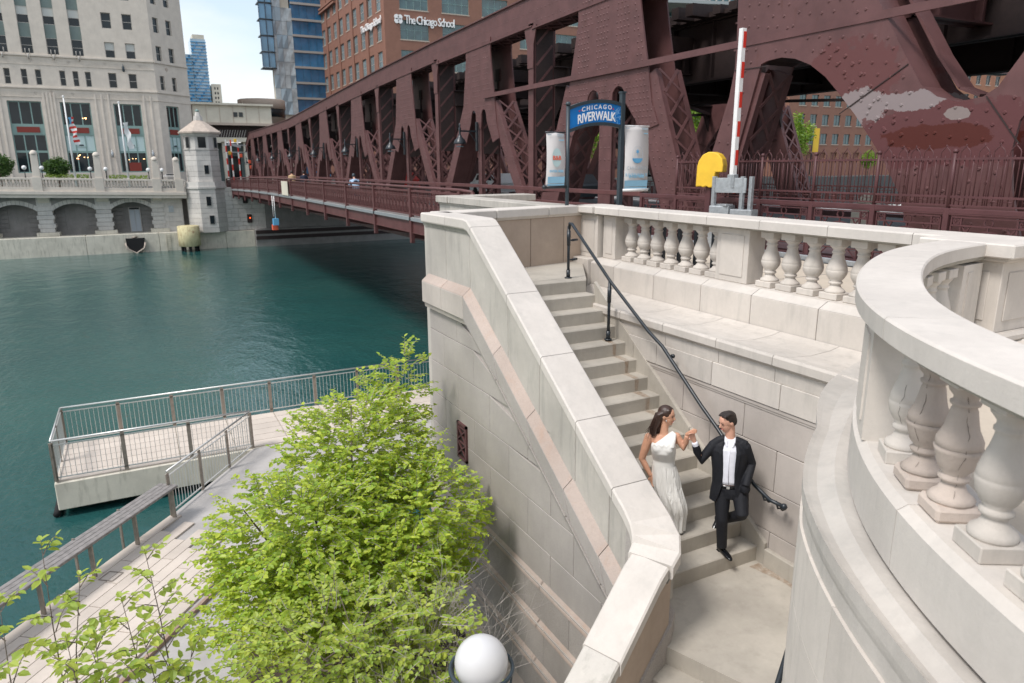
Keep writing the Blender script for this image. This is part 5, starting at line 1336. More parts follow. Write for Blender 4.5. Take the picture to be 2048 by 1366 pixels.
for a, b in piers_:
    for k in range(6):
        z0 = -4.6 + .44 * k; e_ = .12 if k % 2 else 0
        q = MB(); q.box(a - e_, b + e_, 87.14, 88.8, z0 + .01, z0 + .43, .02); q.build('quoin_stone', M['rustic'], arc_)
    q = MB(); q.box(a, b, 87.2, 88.8, -2.0, -.9); q.build('pier_stone', M['rustic'], arc_)
    q = MB(); q.box(a - .35, b + .35, 87.0, 88.8, -5.0, -4.6, .02); q.build('pier_base', M['quay'], arc_)
    q = MB(); q.hexa([(a + .2, 86.9, -1.25), (b - .1, 86.9, -1.25), (a + .2, 87.2, -1.6), (b - .1, 87.2, -1.6), (a + .2, 86.1, -.85), (b - .1, 86.1, -.85), (a + .2, 87.2, -.85), (b - .1, 87.2, -.85)]); q.build('bracket', M['mart'], arc_)
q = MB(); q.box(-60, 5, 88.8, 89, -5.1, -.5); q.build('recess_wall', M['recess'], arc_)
for zz in (-4.55, -4.1, -3.65, -3.2, -2.75):
    for a, b in ((-13, -11.9), (-10.2, -9.15), (-7.85, -6.9), (-4.9, -3.95), (-2.55, -1.4), (.2, 1.35)):
        q = MB(); q.box(a, b, 88.74, 88.8, zz + .02, zz + .43, .01); q.build('backing_stone', M['recess'], arc_)
q = MB(); q.box(2.5, 4.4, 87.2, 88.8, -5, -.9); q.build('plain_wall', M['rustic'], arc_)
for k in range(8):
    q = MB(); q.box(2.55 + (.3 if k % 2 else 0), 4.3, 87.16, 87.2, -4.9 + .5 * k, -4.43 + .5 * k, .01); q.build('quoin_stone', M['rustic'], arc_)
q = MB(); q.box(3.0, 3.5, 87.1, 87.16, -2.9, -2.2); q.build('vent', M['galv'], arc_)
q = MB(); q.box(-60, -14.6, 87.2, 88.8, -5, -.9); q.build('plain_wall', M['rustic'], arc_)
dr = thing('service_door', 'pale double door with a fanlight under the third arch', 'door', (-.35, 88.7, -5))
q = MB(); q.box(-.95, .20, 88.62, 88.74, -4.98, -2.3); q.build('frame', M['wframe'], dr); q = MB(); q.box(-.87, -.39, 88.58, 88.62, -4.95, -2.6, .01); q.build('leaf', M['door'], dr); q = MB(); q.box(-.36, .12, 88.58, 88.62, -4.95, -2.6, .01); q.build('leaf', M['door'], dr)
q = MB(); q.box(-.85, .10, 88.58, 88.62, -2.55, -2.36); q.build('fanlight', M['glass'], dr)
# cornice and terrace balustrade (falls slightly to the right as the street does)
tb = thing('terrace_balustrade', 'stone terrace balustrade with small balusters above the arcade across the river', 'balustrade', (-4, 86, -.5))
def slab(x0, x1, y0, y1, z0, z1, nm, mat, par=tb, b=.015):
    q = MB(); q.hexa([(x, y, z + tz(x)) for z in (z0, z1) for y in (y0, y1) for x in (x0, x1)], b); return q.build(nm, mat, par)
for a, b in ((-60, -30), (-30, -14.5), (-14.5, -8.6), (-8.6, -3.2), (-3.2, 2.2), (2.2, 4.9)):
    slab(a, b, 85.85, 89, -.62, -.30, 'cornice_stone', M['mart']); slab(a, b, 86.0, 87.4, -.95, -.62, 'frieze_stone', M['mart']); slab(a, b, 86.1, 86.6, -.30, .12, 'base_course', M['mart']); slab(a, b, 86.0, 86.65, .82, 1.02, 'rail_stone', M['mart'])
q = MB(); q.lathe([(.07, 0), (.05, .1), (.11, .28), (.05, .5), (.08, .7)], 6); bsm = q.mesh('baluster', mat=M['mart'])
for a, b in ((-14, -9.3), (-8.05, -3.9), (-2.6, 1.4), (2.75, 4.1)):
    x = a
    while x < b: inst('baluster', bsm, (x, 86.33, .12 + tz(x)), tb); x += .29
obl = [(-14.6, 0), (-8.65, 1), (-3.25, 2), (2.1, 3)]
for x, k in obl + [(4.3, 4)]:
    slab(x - .42, x + .42, 85.95, 86.75, -.30, 1.10, 'pedestal', M['mart'])
for lab, x in (('leftmost stone obelisk on the far terrace, between two white globes', -8.6), ('stone obelisk on the far terrace left of the second big window', -3.2), ('stone obelisk on the far terrace just left of the bridge house', 2.15), ('rightmost small stone obelisk beside the bridge house', 4.2)):
    t = thing('terrace_obelisk', lab, 'obelisk', (x, 86.35, 1.1 + tz(x)), 'stone obelisks on the far terrace')
    z = 1.1 + tz(x); hh = 2.2 if x < 0 else 1.9
    q = MB(); q.hexa([(x - .34, 86.05, z), (x + .34, 86.05, z), (x - .34, 86.65, z), (x + .34, 86.65, z), (x - .28, 86.1, z + hh), (x + .28, 86.1, z + hh), (x - .28, 86.6, z + hh), (x + .28, 86.6, z + hh)], .02); q.build('shaft', M['mart'], t)
    q = MB(); q.lathe([(.33, 0), (.33, .08), (.30, .22), (.18, .36), (.001, .42)], 10, (x, 86.35, z + hh)); q.build('cap', M['mart'], t)
gl_labels = ['white globe light left of the leftmost obelisk', 'white globe light right of the leftmost obelisk', 'white globe light left of the second obelisk across the river', 'white globe light right of the second obelisk across the river', 'white globe light between flagpole and third obelisk', 'white globe light right of the third obelisk, near the bridge house']
for lab, (px_, x) in zip(gl_labels, ((54, -9.55), (83, -8.1), (178, -3.9), (208, -2.5), (295, 1.45), (322, 2.75))):
    t = thing('terrace_globe_light', lab, 'lamp', (x, 86.2, 1.0 + tz(x)), 'white globe lights on the far terrace')
    q = MB(); q.lathe([(.001, -.22), (.16, -.155), (.22, 0), (.16, .155), (.001, .22)], 14, (x, 86.2, 2.0 + tz(x))); q.build('globe', M['white'], t)
    q = MB(); q.lathe([(.06, 0), (.035, .5), (.07, .80)], 8, (x, 86.2, 1.0 + tz(x))); q.build('stand', M['black'], t)
# planters with green on the terrace and a road car hint
for lab, a, b in (('strip of low green planting behind the left terrace railing', -8, -4.2), ('strip of low green planting near the second flagpole', -2.4, 1.3)):
    q = MB(); r_ = random.Random(int(a * 7))
    for k in range(260):
        x = r_.uniform(a, b); y = r_.uniform(86.9, 87.6); z = 1.0 + tz(x) + r_.uniform(0, .35); s_ = .12
        q.add([(x, y, z), (x + r_.uniform(-s_, s_), y, z + s_), (x + s_, y + .03, z + r_.uniform(-.05, .1))], [(0, 1, 2)])
    tag(q.build('terrace_planting', M['leaf_far']), lab, 'plants', kind='stuff')
q = MB(); q.prism([(2.9, 1.0), (4.2, 1.0), (4.2, 1.2), (3.9, 1.32), (3.4, 1.33), (2.95, 1.12)], lambda a, b: (a, 87.6, b - .1), lambda a, b: (a, 88.6, b - .1)); car = thing('white_car', 'white car partly seen over the terrace railing beside the bridge house', 'car', (3.5, 88, .9)); q.build('body', M['white'], car)
q = MB(); q.box(3.2, 3.95, 87.58, 87.6, 1.08, 1.2); q.build('window', M['glass'], car)
# wall lanterns on the big building are parts of it
def flagpole(lab, x, ztop, cols):
    t = thing('flagpole', lab, 'flagpole', (x, 86.5, 1.0)); q = MB(); q.tube([(x, 86.2, .2 + tz(x)), (x, 86.2, ztop)], [.10, .06], 8); q.lathe([(.001, -.14), (.13, 0), (.001, .14)], 10, (x, 86.2, ztop + .1)); q.build('pole', M['white'], t)
    n = 12; 
    q = MB(); vs = []; fs = []
    for i in range(n + 1):
        for j in range(3):
            z = ztop - 1.9 - i * .22 + j * .05; vs.append((x + .12 + j * .22 + .08 * math.sin(i * 1.1 + j) + i * .025, 86.2 - .1 * math.sin(i * .8 + j * 1.5), z))
    for i in range(n):
        for j in range(2): fs.append((i * 3 + j, i * 3 + j + 1, i * 3 + j + 4, i * 3 + j + 3))
    q.add(vs, fs, True)
    me = q.mesh('flag_cloth'); 
    for c_ in cols: me.materials.append(c_)
    for i, p in enumerate(me.polygons): p.material_index = 0 if len(cols) == 1 else (2 if i < 6 and i % 2 == 0 else (i // 2) % 2)
    ob = bpy.data.objects.new('flag', me); COL.objects.link(ob); ob.location = -origin_of(t); ob.parent = t
flagpole('tall white flagpole with a drooping red, white and blue striped flag on the far terrace', -5.6 + .3, 8.7, [M['red'], M['white'], M['mblue']])
flagpole('tall white flagpole with a limp white flag on the far terrace', -.9 + .4, 8.3, [M['white']])

# bollard, fender basket
bo = thing('mooring_dolphin', 'big pale yellow cylindrical mooring dolphin with rust streaks at the far quay', 'dolphin', (4.6, 84.9, -7))
q = MB(); q.lathe([(1.05, 0), (1.12, .05), (1.12, 2.15), (1.0, 2.2)], 28, (4.6, 84.6, -6.45)); q.build('cylinder', M['bollard'], bo)
for k in range(8): 
    q = MB(); q.tube([(4.6 + .8 * math.cos(k * pi / 4), 84.6 + .8 * math.sin(k * pi / 4), -7.4), (4.6 + .8 * math.cos(k * pi / 4), 84.6 + .8 * math.sin(k * pi / 4), -6.4)], .13, 6); q.build('pile', M['rubber'], bo)
fbk = thing('black_mooring_hull', 'black boat-shaped rubber fender hanging on the far quay wall', 'fender', (-.6, 85.8, -7))
q = MB(); q.prism([(-1.55, -5.45), (.25, -5.45), (.20, -6.1), (-.05, -6.6), (-.65, -6.95), (-1.25, -6.6), (-1.5, -6.1)], lambda a, b: (a, 85.5, b), lambda a, b: (a, 86.0, b)); q.build('hull', M['rubber'], fbk)
q = MB(); q.tube([(-1.6, 85.45, -5.9), (-1.5, 85.42, -6.5), (-.65, 85.4, -7.02), (.15, 85.42, -6.5), (.3, 85.45, -5.9)], .09, 8); q.build('rim', M['tile'], fbk)
q = MB(); q.tube([(-.95, 85.8, -5.4), (-.4, 85.8, -5.3)], .1, 6); q.build('chain', M['inox_dark'], fbk)

# ---- bridge tender house
th = thing('bridge_house', 'hexagonal stone bridge tender tower with a tiled pyramid roof', 'tower', (7, 86.5, -5))
def hexring(cx, cy, r, z, n=8, a0=pi / 8, sx=1): return [(cx + r * sx * math.cos(a0 + 2 * pi * k / n), cy + r * math.sin(a0 + 2 * pi * k / n), z) for k in range(n)]
def frust(r0, z0, r1, z1, nm, mat, cx=6.95, cy=87.2, par=th, sx=1.0):
    q = MB(); q.add(hexring(cx, cy, r0, z0, sx=sx) + hexring(cx, cy, r1, z1, sx=sx), [(k, (k + 1) % 8, (k + 1) % 8 + 8, k + 8) for k in range(8)] + [tuple(range(8)), tuple(range(8, 16))]); return q.build(nm, mat, par)
for k in range(9):
    z0 = -5.15 + .53 * k; frust(2.20 - .002 * k, z0 + .012, 2.19 - .002 * k, z0 + .52, 'stone_course', M['rustic'])
frust(2.14, -5.15, 2.14, -.35, 'core', M['recess'])
frust(2.32, -.38, 2.32, -.18, 'string_course', M['rustic']); frust(2.22, -.18, 2.18, .35, 'stone_course', M['rustic'])
for k in range(6):
    z0 = .35 + .56 * k; frust(1.86 - .006 * k, z0 + .01, 1.85 - .006 * k, z0 + .55, 'stone_course', M['rustic'])
frust(1.88, 3.72, 1.88, 3.86, 'sill_course', M['rustic']); frust(1.80, 3.86, 1.78, 5.2, 'window_stage', M['rustic']); frust(1.95, 5.2, 2.05, 5.45, 'cornice', M['rustic']); frust(2.28, 5.45, 2.30, 5.62, 'eaves', M['tile'])
for k in range(9): frust(2.30 - .20 * k, 5.62 + .135 * k, 2.06 - .20 * k, 5.80 + .135 * k, 'tile_course', M['tile'])
frust(.52, 6.85, .46, 7.3, 'finial_base', M['rustic']); frust(.34, 7.3, .22, 7.75, 'finial', M['rustic'])
q = MB(); q.lathe([(.001, 0), (.2, .05), (.24, .15), (.001, .3)], 10, (6.95, 87.2, 7.75)); q.build('finial_ball', M['teal'], th)
def twin(x, z, w, h, y=85.45, par=th):
    q = MB(); q.box(x - w / 2 - .05, x + w / 2 + .05, y - .02, y + .1, z - .05, z + h + .05); f = q.build('window', M['wframe'], par); q = MB(); q.box(x - w / 2, x + w / 2, y - .05, y - .021, z, z + h); q.build('pane', M['glass'], f)
twin(6.95, 3.95, .78, 1.12, 85.56); twin(5.55, 3.95, .30, 1.1, 86.0); twin(8.35, 3.95, .30, 1.1, 86.0)
twin(7.15, 1.2, .42, .9, 85.48); twin(7.0, -2.2, .45, .95, 85.16); twin(7.15, -4.2, .45, .9, 85.16)
ab = thing('north_abutment', 'coursed stone abutment between the bridge house and the dark bridge span', 'abutment', (11, 86, -5))
r_ = random.Random(3)
for k in range(10):
    z0 = -5.1 + .48 * k; x = 8.6
    while x < 12.9:
        w = r_.uniform(.5, 1.1); q = MB(); q.box(x, min(x + w, 13) - .02, 86.2 + r_.uniform(0, .04), 88.5, z0, z0 + .465, .02); q.build('stone', M['rustic'], ab); x += w
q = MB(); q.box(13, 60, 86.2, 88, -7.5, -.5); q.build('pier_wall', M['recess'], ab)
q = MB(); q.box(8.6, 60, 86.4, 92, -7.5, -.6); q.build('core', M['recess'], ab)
for x, z in ((10.9, -2.1), (11.2, -4.3)):
    q = MB(); q.box(x - .25, x + .25, 86.1, 86.22, z, z + .95); q.build('slit_window', M['dark'], ab)
q = MB(); q.lathe([(.001, -.10), (.09, 0), (.001, .10)], 8, (11.25, 86.0, -3.75)); q.build('red_light', plain('red_signal', (.9, .1, .02), .5, emis=(1, .1, .02, 1.2)), ab)
nv = thing('navigation_light_bracket', 'white bracket with blue and orange boxes hanging under the bridge railing', 'navigation light', (9.5, 57, -1))
q = MB(); q.tube([(9.3, 57, -.3), (9.3, 57, -2.0)], .035, 6); q.tube([(9.3, 57.8, -.3), (9.3, 57.8, -1.9)], .035, 6); q.build('hanger', M['white'], nv)
q = MB(); q.box(9.1, 9.5, 56.8, 57.2, -2.5, -2.0); q.build('box', M['mblue'], nv); q = MB(); q.box(9.1, 9.5, 57.3, 57.8, -2.9, -2.5); q.build('box', M['orange'], nv)

# ================================================================== big stone building
def facade(q, Mp, us, zs, ops, depth):
    """wall sheet with rectangular openings and their reveals. Mp(u,z,d)"""
    U = sorted(set(us + [o[0] for o in ops] + [o[1] for o in ops])); Z = sorted(set(zs + [o[2] for o in ops] + [o[3] for o in ops]))
    for a, b in zip(U[:-1], U[1:]):
        # merge vertical runs
        run = None
        for c, d in zip(Z[:-1], Z[1:]):
            um, zm = (a + b) / 2, (c + d) / 2
            op = any(o[0] < um < o[1] and o[2] < zm < o[3] for o in ops)
            if op:
                if run is not None: q.add([Mp(a, run, 0), Mp(b, run, 0), Mp(b, c, 0), Mp(a, c, 0)], [(0, 1, 2, 3)]); run = None
            elif run is None: run = c
        if run is not None: q.add([Mp(a, run, 0), Mp(b, run, 0), Mp(b, Z[-1], 0), Mp(a, Z[-1], 0)], [(0, 1, 2, 3)])
    for o in ops:
        a, b, c, d = o[:4]; 
        q.add([Mp(a, c, 0), Mp(b, c, 0), Mp(b, d, 0), Mp(a, d, 0), Mp(a, c, depth), Mp(b, c, depth), Mp(b, d, depth), Mp(a, d, depth)], [(0, 1, 5, 4), (1, 2, 6, 5), (2, 3, 7, 6), (3, 0, 4, 7)])
wcache = {}
def window_at(par, pos, rotz, w, h, kind, fm, gm, nx=1, nz=2, fw=.06, blind=0.0):
    key = (round(w, 2), round(h, 2), kind, fm, gm, nx, nz, round(blind, 2))
    if key not in wcache:
        q = MB(); q.box(-w / 2, w / 2, -.03, .06, 0, fw); q.box(-w / 2, w / 2, -.03, .06, h - fw, h); q.box(-w / 2, -w / 2 + fw, -.03, .06, fw, h - fw); q.box(w / 2 - fw, w / 2, -.03, .06, fw, h - fw)
        for i in range(1, nx): x = -w / 2 + w * i / nx; q.box(x - fw / 2, x + fw / 2, -.02, .06, fw, h - fw)
        for i in range(1, nz): z = h * i / nz; q.box(-w / 2 + fw, w / 2 - fw, -.018, .06, z - fw / 2, z + fw / 2)
        fme = q.mesh('window', mat=M[fm])
        g = MB(); g.box(-w / 2 + .01, w / 2 - .01, .02, .05, .01, h - .01); gme = g.mesh('pane', mat=M[gm])
        bme = None
        if blind: g = MB(); g.box(-w / 2 + fw, w / 2 - fw, .005, .018, h * (1 - blind), h - fw); bme = g.mesh('blind', mat=M['blind'])
        wcache[key] = (fme, gme, bme)
    fme, gme, bme = wcache[key]
    f = inst('window', fme, pos, par, rotz); g = inst('pane', gme, (0, 0, 0), f, 0, world=False)
    if bme: inst('blind', bme, (0, 0, 0), f, 0, world=False)
    return f
mm_ = thing('limestone_commercial_building', 'tall pale limestone building with teal shopfronts across the river on the left', 'building', (-4, 100, -.3))
FY = 100
ops = []; wl = []
big = [(-17.2, -14.0), (-11.68, -8.42), (-6.6, -3.55), (-1.17, 1.75)]
for a, b in big: ops.append((a, b, 1.35, 9.3))
small = [-15.2, -13.8, -12.5, -11.2, -9.6, -8.25, -5.9, -4.6, -3.35]
for x in small: ops.append((x - .29, x + .29, 11.1, 12.75)); wl.append((x, 11.1, .58, 1.65, 0))
for x in (-.85, 1.27): ops.append((x - .42, x + .42, 11.1, 12.75)); wl.append((x, 11.1, .84, 1.65, 0))
strip = [-18.6, -16.2, -13.75, -11.3, -8.9, -6.45, -4.0]
rws = [14.45 + 3.2 * k for k in range(6)]
for x in strip: ops.append((x - .56, x + .56, 14.45, 33.0))
for x in (-.75, 1.40):
    for z in rws: ops.append((x - .5, x + .5, z, z + 1.7)); wl.append((x, z, 1.0, 1.7, random.choice((0, .5, .5, 0))))
q = MB(); facade(q, lambda u, z, d: (u, FY + d, z), [-60, 3.72], [-.5, 36], ops, .35); q.build('wall', M['mart'], mm_)
for x in strip:
    for z in rws:
        window_at(mm_, (x, FY + .30, z), 0, 1.12, 1.75, 's', 'wframe', 'glass', 1, 2, .05, .5 if z > 17 else 0)
        q = MB(); q.box(x - .56, x + .56, FY + .26, FY + .34, z + 1.75, z + 3.2, .01); q.build('spandrel_panel', M['spandrel'], mm_)
for x, z, w, h, bl in wl: window_at(mm_, (x, FY + .22, z), 0, w, h, 'n', 'wframe', 'glass', 1, 2, .06, bl)
def shopfront(par, P, a, b, rotz, idx, var=0):
    """teal framed shop window bay: pieces placed through P(u, z, d)"""
    w = b - a; cx = (a + b) / 2
    window_at(par, P(cx, 6.7, .25), rotz, w, 2.6, 'sf', 'teal', 'glass', 3, 1, .12)
    window_at(par, P(cx, 1.35, .25), rotz, w, 2.4, 'sg', 'teal', 'glass', 3, 1, .12)
    f = MB(); f.hexa([P(a, 5.7, .2), P(b, 5.7, .2), P(a, 5.7, .3), P(b, 5.7, .3), P(a, 6.7, .2), P(b, 6.7, .2), P(a, 6.7, .3), P(b, 6.7, .3)]); o = f.build('fascia', M['teal'], par)
    f = MB(); i_ = w * .16; f.hexa([P(a + i_, 5.88, .14), P(b - i_, 5.88, .14), P(a + i_, 5.88, .2), P(b - i_, 5.88, .2), P(a + i_, 6.5, .14), P(b - i_, 6.5, .14), P(a + i_, 6.5, .2), P(b - i_, 6.5, .2)]); f.build('red_panel', M['redp'], o)
    window_at(par, P(cx, 3.75, .25), rotz, w, 1.95, 'sh', 'teal', 'glass' if var == 0 else 'paleb', 3, 1, .12)
    if var:
        f = MB(); f.hexa([P(cx - .30, 4.42, .205), P(cx + .30, 4.42, .205), P(cx - .30, 4.42, .215), P(cx + .30, 4.42, .215), P(cx - .12, 4.58, .205), P(cx + .22, 4.6, .205), P(cx - .12, 4.58, .215), P(cx + .22, 4.6, .215)]); f.build('logo', M['greypole'], par)
        f = MB(); f.hexa([P(cx - .6, 4.28, .205), P(cx + .6, 4.28, .205), P(cx - .6, 4.28, .215), P(cx + .6, 4.28, .215), P(cx - .6, 4.33, .205), P(cx + .6, 4.33, .205), P(cx - .6, 4.33, .215), P(cx + .6, 4.33, .215)]); f.build('small_print', M['teal'], par)
PF = lambda u, z, d: Vector((u, FY + d, z))
for i, (a, b) in enumerate(big): shopfront(mm_, PF, a, b, 0, i, 1 if i >= 2 else 0)
q = MB(); q.box(-.3, 1.0, FY + .18, FY + .22, 1.5, 2.5); q.build('red_display', M['redp'], mm_)
lit = plain('warm_shop_light', (.9, .5, .25), .5, emis=(1, .55, .25, 2.5))
q = MB(); r_ = random.Random(8)
for k in range(9): x = r_.uniform(-5.8, -4.0); z = 3.1 + r_.uniform(-.3, .3); q.box(x, x + .12, FY + .2, FY + .22, z, z + .06)
for k in range(5): x = r_.uniform(-4.6, -3.7); z = 7.5 + r_.uniform(-.05, .05); q.box(x, x + .09, FY + .2, FY + .22, z, z + .09)
for k in range(5): x = r_.uniform(-.6, 1.5); z = 2.9 + r_.uniform(-.1, .1); q.box(x, x + .1, FY + .2, FY + .22, z, z + .06)
q.build('shop_lights', lit, mm_, kind='stuff')
# ledges, fluted pilasters, frieze ribs
for z, h, d in ((10.7, .14, .14), (14.15, .16, .16), (9.75, .06, .06), (13.25, .06, .05)):
    q = MB(); q.box(-60, 3.72, FY - d, FY + .05, z, z + h); q.build('ledge', M['mart'], mm_)
for x in (-13.6, -12.9, -12.3, -8.1, -7.75, -7.4, -7.05, -2.95, -2.3, -1.6, 2.15, 2.9):
    q = MB(); q.box(x - .10, x + .10, FY - .07, FY + .05, .2, 10.3, .02); q.build('flute', M['mart'], mm_)
q = MB()
for k in range(150):
    x = -16 + .13 * k
    if abs(x + 7.3) < .3 or x > 3.3: continue
    q.bar((x, FY - .01, 9.9), (x + (.22 if int(k / 14) % 2 else -.22), FY - .01, 10.35), .05, .02, up=(0, 1, 0))
for k in range(150):
    x = -16 + .13 * k
    if x > 3.3: continue
    q.bar((x, FY - .01, 13.4), (x + (.22 if int(k / 14) % 2 else -.22), FY - .01, 13.85), .05, .02, up=(0, 1, 0))
q.build('chevron_frieze', M['mart'], mm_, kind='stuff')
q = MB(); q.prism([(0, -.34), (.34, 0), (0, .34), (-.34, 0)], lambda a, b: (-7.25 + a, FY - .05, 10.2 + b), lambda a, b: (-7.25 + a, FY, 10.2 + b)); q.build('orange_diamond', M['tile'], mm_)
for x in strip[3:]:
    q = MB(); q.tube([(x, FY - .1, 13.9), (x, FY - .35, 14.0), (x, FY - .35, 14.35)], .08, 6); q.tube([(x - .2, FY - .35, 14.3), (x - .2, FY - .35, 14.9)], .04, 5); q.tube([(x + .2, FY - .35, 14.3), (x + .2, FY - .35, 14.9)], .04, 5); q.build('ledge_floodlight', M['wframe'], mm_)
for x, z in ((.4, 12.9), (-1.95, 3.1), (2.45, 3.1)):
    q = MB(); q.lathe([(.05, 0), (.14, .1), (.14, .55), (.05, .7), (.03, .9)], 8, (x, FY - .25, z)); q.build('wall_lantern', M['greypole'] if z > 5 else M['galv'], mm_)
# chamfered corner face
C0, C1 = Vector((3.72, FY, 0)), Vector((7.6, FY + 3.6, 0)); cdv = (C1 - C0).normalized(); cn = Vector((-cdv.y, cdv.x, 0)); CL = (C1 - C0).length
PC = lambda u, z, d: C0 + cdv * u + cn * d + Vector((0, 0, z))
cops = [(1.15, 3.15, 1.35, 9.3)]
cw = []
for u in (1.05, 2.95): cw.append((u, 11.1, .7, 1.65)); cops.append((u - .35, u + .35, 11.1, 12.75))
for z in rws:
    for u in (1.0, 3.0): cops.append((u - .42, u + .42, z, z + 1.7)); cw.append((u, z, .84, 1.7))
q = MB(); facade(q, lambda u, z, d: tuple(PC(u, z, d)), [0, CL], [-.5, 36], cops, .3); q.build('corner_wall', M['mart'], mm_)
ca = math.atan2(cdv.y, cdv.x)
for u, z, w, h in cw: window_at(mm_, PC(u, z, .2), ca, w, h, 'c', 'wframe', 'glass', 1, 2, .06, .5 if z > 18 else 0)
shopfront(mm_, PC, 1.15, 3.15, ca, 9, 1)
for z, h, d in ((10.7, .14, .14), (14.15, .16, .16), (9.75, .06, .06)):
    q = MB(); q.hexa([tuple(PC(u, zz, dd_)) for zz in (z, z + h) for dd_ in (-d, .02) for u in (0, CL)]); q.build('ledge', M['mart'], mm_)
q = MB(); q.prism([(0, -.26), (.26, 0), (0, .26), (-.26, 0)], lambda a, b: tuple(PC(1.9 + a, 13.6 + b, -.04)), lambda a, b: tuple(PC(1.9 + a, 13.6 + b, 0))); q.build('orange_diamond', M['tile'], mm_)
q = MB(); q.box(7.3, 7.6, FY + 3.6, FY + 60, -.5, 36); q.build('side_wall', M['mart'], mm_)

# ================================================================== other buildings
def grid_building(name, lab, x0, x1, y0, y1, z1, wallm, fx, fy_, gm, fm, w, h, floor, zb, trim=None, nx=3, nz=3, faces='fl', limit=290, pil=None):
    """box building; front face y = y0 (facing -y), left face x = x0 (facing -x)"""
    B = thing(name, lab, 'building', ((x0 + x1) / 2, (y0 + y1) / 2, -.3)); cnt = 0
    zs = []; z = zb
    while z + h < z1 - .5: zs.append(z); z += floor
    if 'f' in faces:
        us = []; n = int((x1 - x0 - .8) / fx); m0 = (x1 - x0 - n * fx) / 2
        us = [x0 + m0 + fx * (k + .5) for k in range(n)]
        ops = [(u - w / 2, u + w / 2, z, z + h) for u in us for z in zs]
        q = MB(); facade(q, lambda u, z, d: (u, y0 + d, z), [x0, x1], [-.4, z1], ops, .25); q.build('front_wall', wallm, B)
        for u in us:
            for z in zs:
                if cnt < limit and z > 4: window_at(B, (u, y0 + .18, z), 0, w, h, name, fm, gm, nx, nz, .06); cnt += 1
                if trim and z > 4 and cnt < limit: q = MB(); q.box(u - w / 2 - .1, u + w / 2 + .1, y0 - .06, y0 + .02, z - .16, z - .01); q.build('sill', trim, B)
    if 'l' in faces:
        n = int((y1 - y0 - .8) / fy_); m0 = (y1 - y0 - n * fy_) / 2; us = [y0 + m0 + fy_ * (k + .5) for k in range(n)]; wl_ = w if not pil else pil
        ops = [(u - wl_ / 2, u + wl_ / 2, z, z + h) for u in us for z in zs]
        q = MB(); facade(q, lambda u, z, d: (x0 + d, u, z), [y0, y1], [-.4, z1], ops, .25); q.build('side_wall', wallm, B)
        for u in us:
            for z in zs:
                if z > 4 and cnt < limit: window_at(B, (x0 + .18, u, z), -pi / 2, wl_, h, name + 'l', fm if not pil else 'wframe', gm if not pil else 'glass_pale', max(1, nx - 1), nz, .06); cnt += 1  # side panes get paler glass, whitish reflection put into its colour
                if trim and z > 4 and cnt < limit: q = MB(); q.box(x0 - .06, x0 + .02, u - wl_ / 2 - .1, u + wl_ / 2 + .1, z - .16, z - .01); q.build('sill', trim, B)
    q = MB(); q.box(x0 + .3, x1, y0 + .3, y1, -.4, z1 - .05); q.build('core', wallm, B)
    return B
bb_ = grid_building('red_brick_office_building', 'red brick office building with teal windows and white school lettering behind the truss', 36.3, 80, 110, 165, 42, M['brick'], 6.9, 4.4, 'glass_teal', 'teal', 4.6, 2.75, 4.3, 7.9, M['trim'], 4, 2, pil=2.35)
for k in range(7):
    q = MB(); q.box(36.12, 36.3, 110.0 + 8.8 * k - .0, 110.6 + 8.8 * k, -.4, 42); q.build('pilaster', M['brick'], bb_)
for y0, y1, z in ((138, 165, 31.5), (138, 165, 30.9)):
    q = MB(); q.box(35.8, 36.3, y0, y1, z, z + .35); q.build('cornice', M['brick'], bb_)
text_on('lettering', 'The Chicago School', 1.62, M['wht'], (39.25, 109.85, 23.05), (1, 0, 0), (0, 0, 1), bb_, .08, .80, .015, lambda x, y: (x * .80, y * 1.05), 'LEFT')
text_on('lettering', 'The Chicago School', 1.5, M['wht'], (36.1, 122.5, 23.2), (0, -1, 0), (0, 0, 1), bb_, .08, .9, .02, None, 'LEFT')
q = MB()
for k in range(4):
    c = (38.3 + (.28 if k in (1, 2) else -.28) * 1, 23.6 + (.28 if k < 2 else -.28))
    q.prism([(c[0] + .38 * math.cos(t * pi / 4), c[1] + .38 * math.sin(t * pi / 4)) for t in range(8)], lambda a, b: (a, 109.8, b), lambda a, b: (a, 109.95, b))
q.build('quatrefoil_logo', M['wht'], bb_)
# glass tower behind it
gt = thing('glass_tower', 'blue glass tower with cantilevered balconies behind the brick building', 'building', (30, 150, 0))
q = MB(); q.box(26.6, 30.2, 150, 152, 0, 75); q.build('white_core', M['cream'], gt)
r_ = random.Random(12)
for i in range(4):
    for j in range(9):
        x0, z0 = 26.5 + 1.03 * i, 12 + 2.45 * j
        if z0 > 33 - i * 1.2: continue
        t_ = r_.uniform(-.05, .05); q = MB(); q.hexa([(x0, 149.7 + t_, z0), (x0 + 1.0, 149.7 - t_, z0), (x0, 149.9, z0), (x0 + 1.0, 149.9, z0), (x0, 149.7 - t_, z0 + 2.41), (x0 + 1.0, 149.7 + t_, z0 + 2.41), (x0, 149.9, z0 + 2.41), (x0 + 1.0, 149.9, z0 + 2.41)]); q.build('painted_reflection_pane', M[r_.choice(('glass_sky', 'glass_sky2', 'glass_sky2'))], gt)  # panes vary in colour to carry painted sky reflections
for k in range(24):
    z = 12.5 + 2.9 * k
    for j in range(4): 
        q = MB(); q.box(30.6 + 1.5 * j, 30.6 + 1.5 * j + 1.42, 149.8, 150, z, z + 2.4); q.build('pane', M['glass_blue'], gt)
    q = MB(); q.box(30.5, 36.8, 149.5, 150.2, z - .45, z - .05); q.build('floor_slab', M['wframe'], gt)
q = MB(); q.box(30.4, 37, 150, 160, 0, 80); q.build('core', M['glass_blue'], gt)
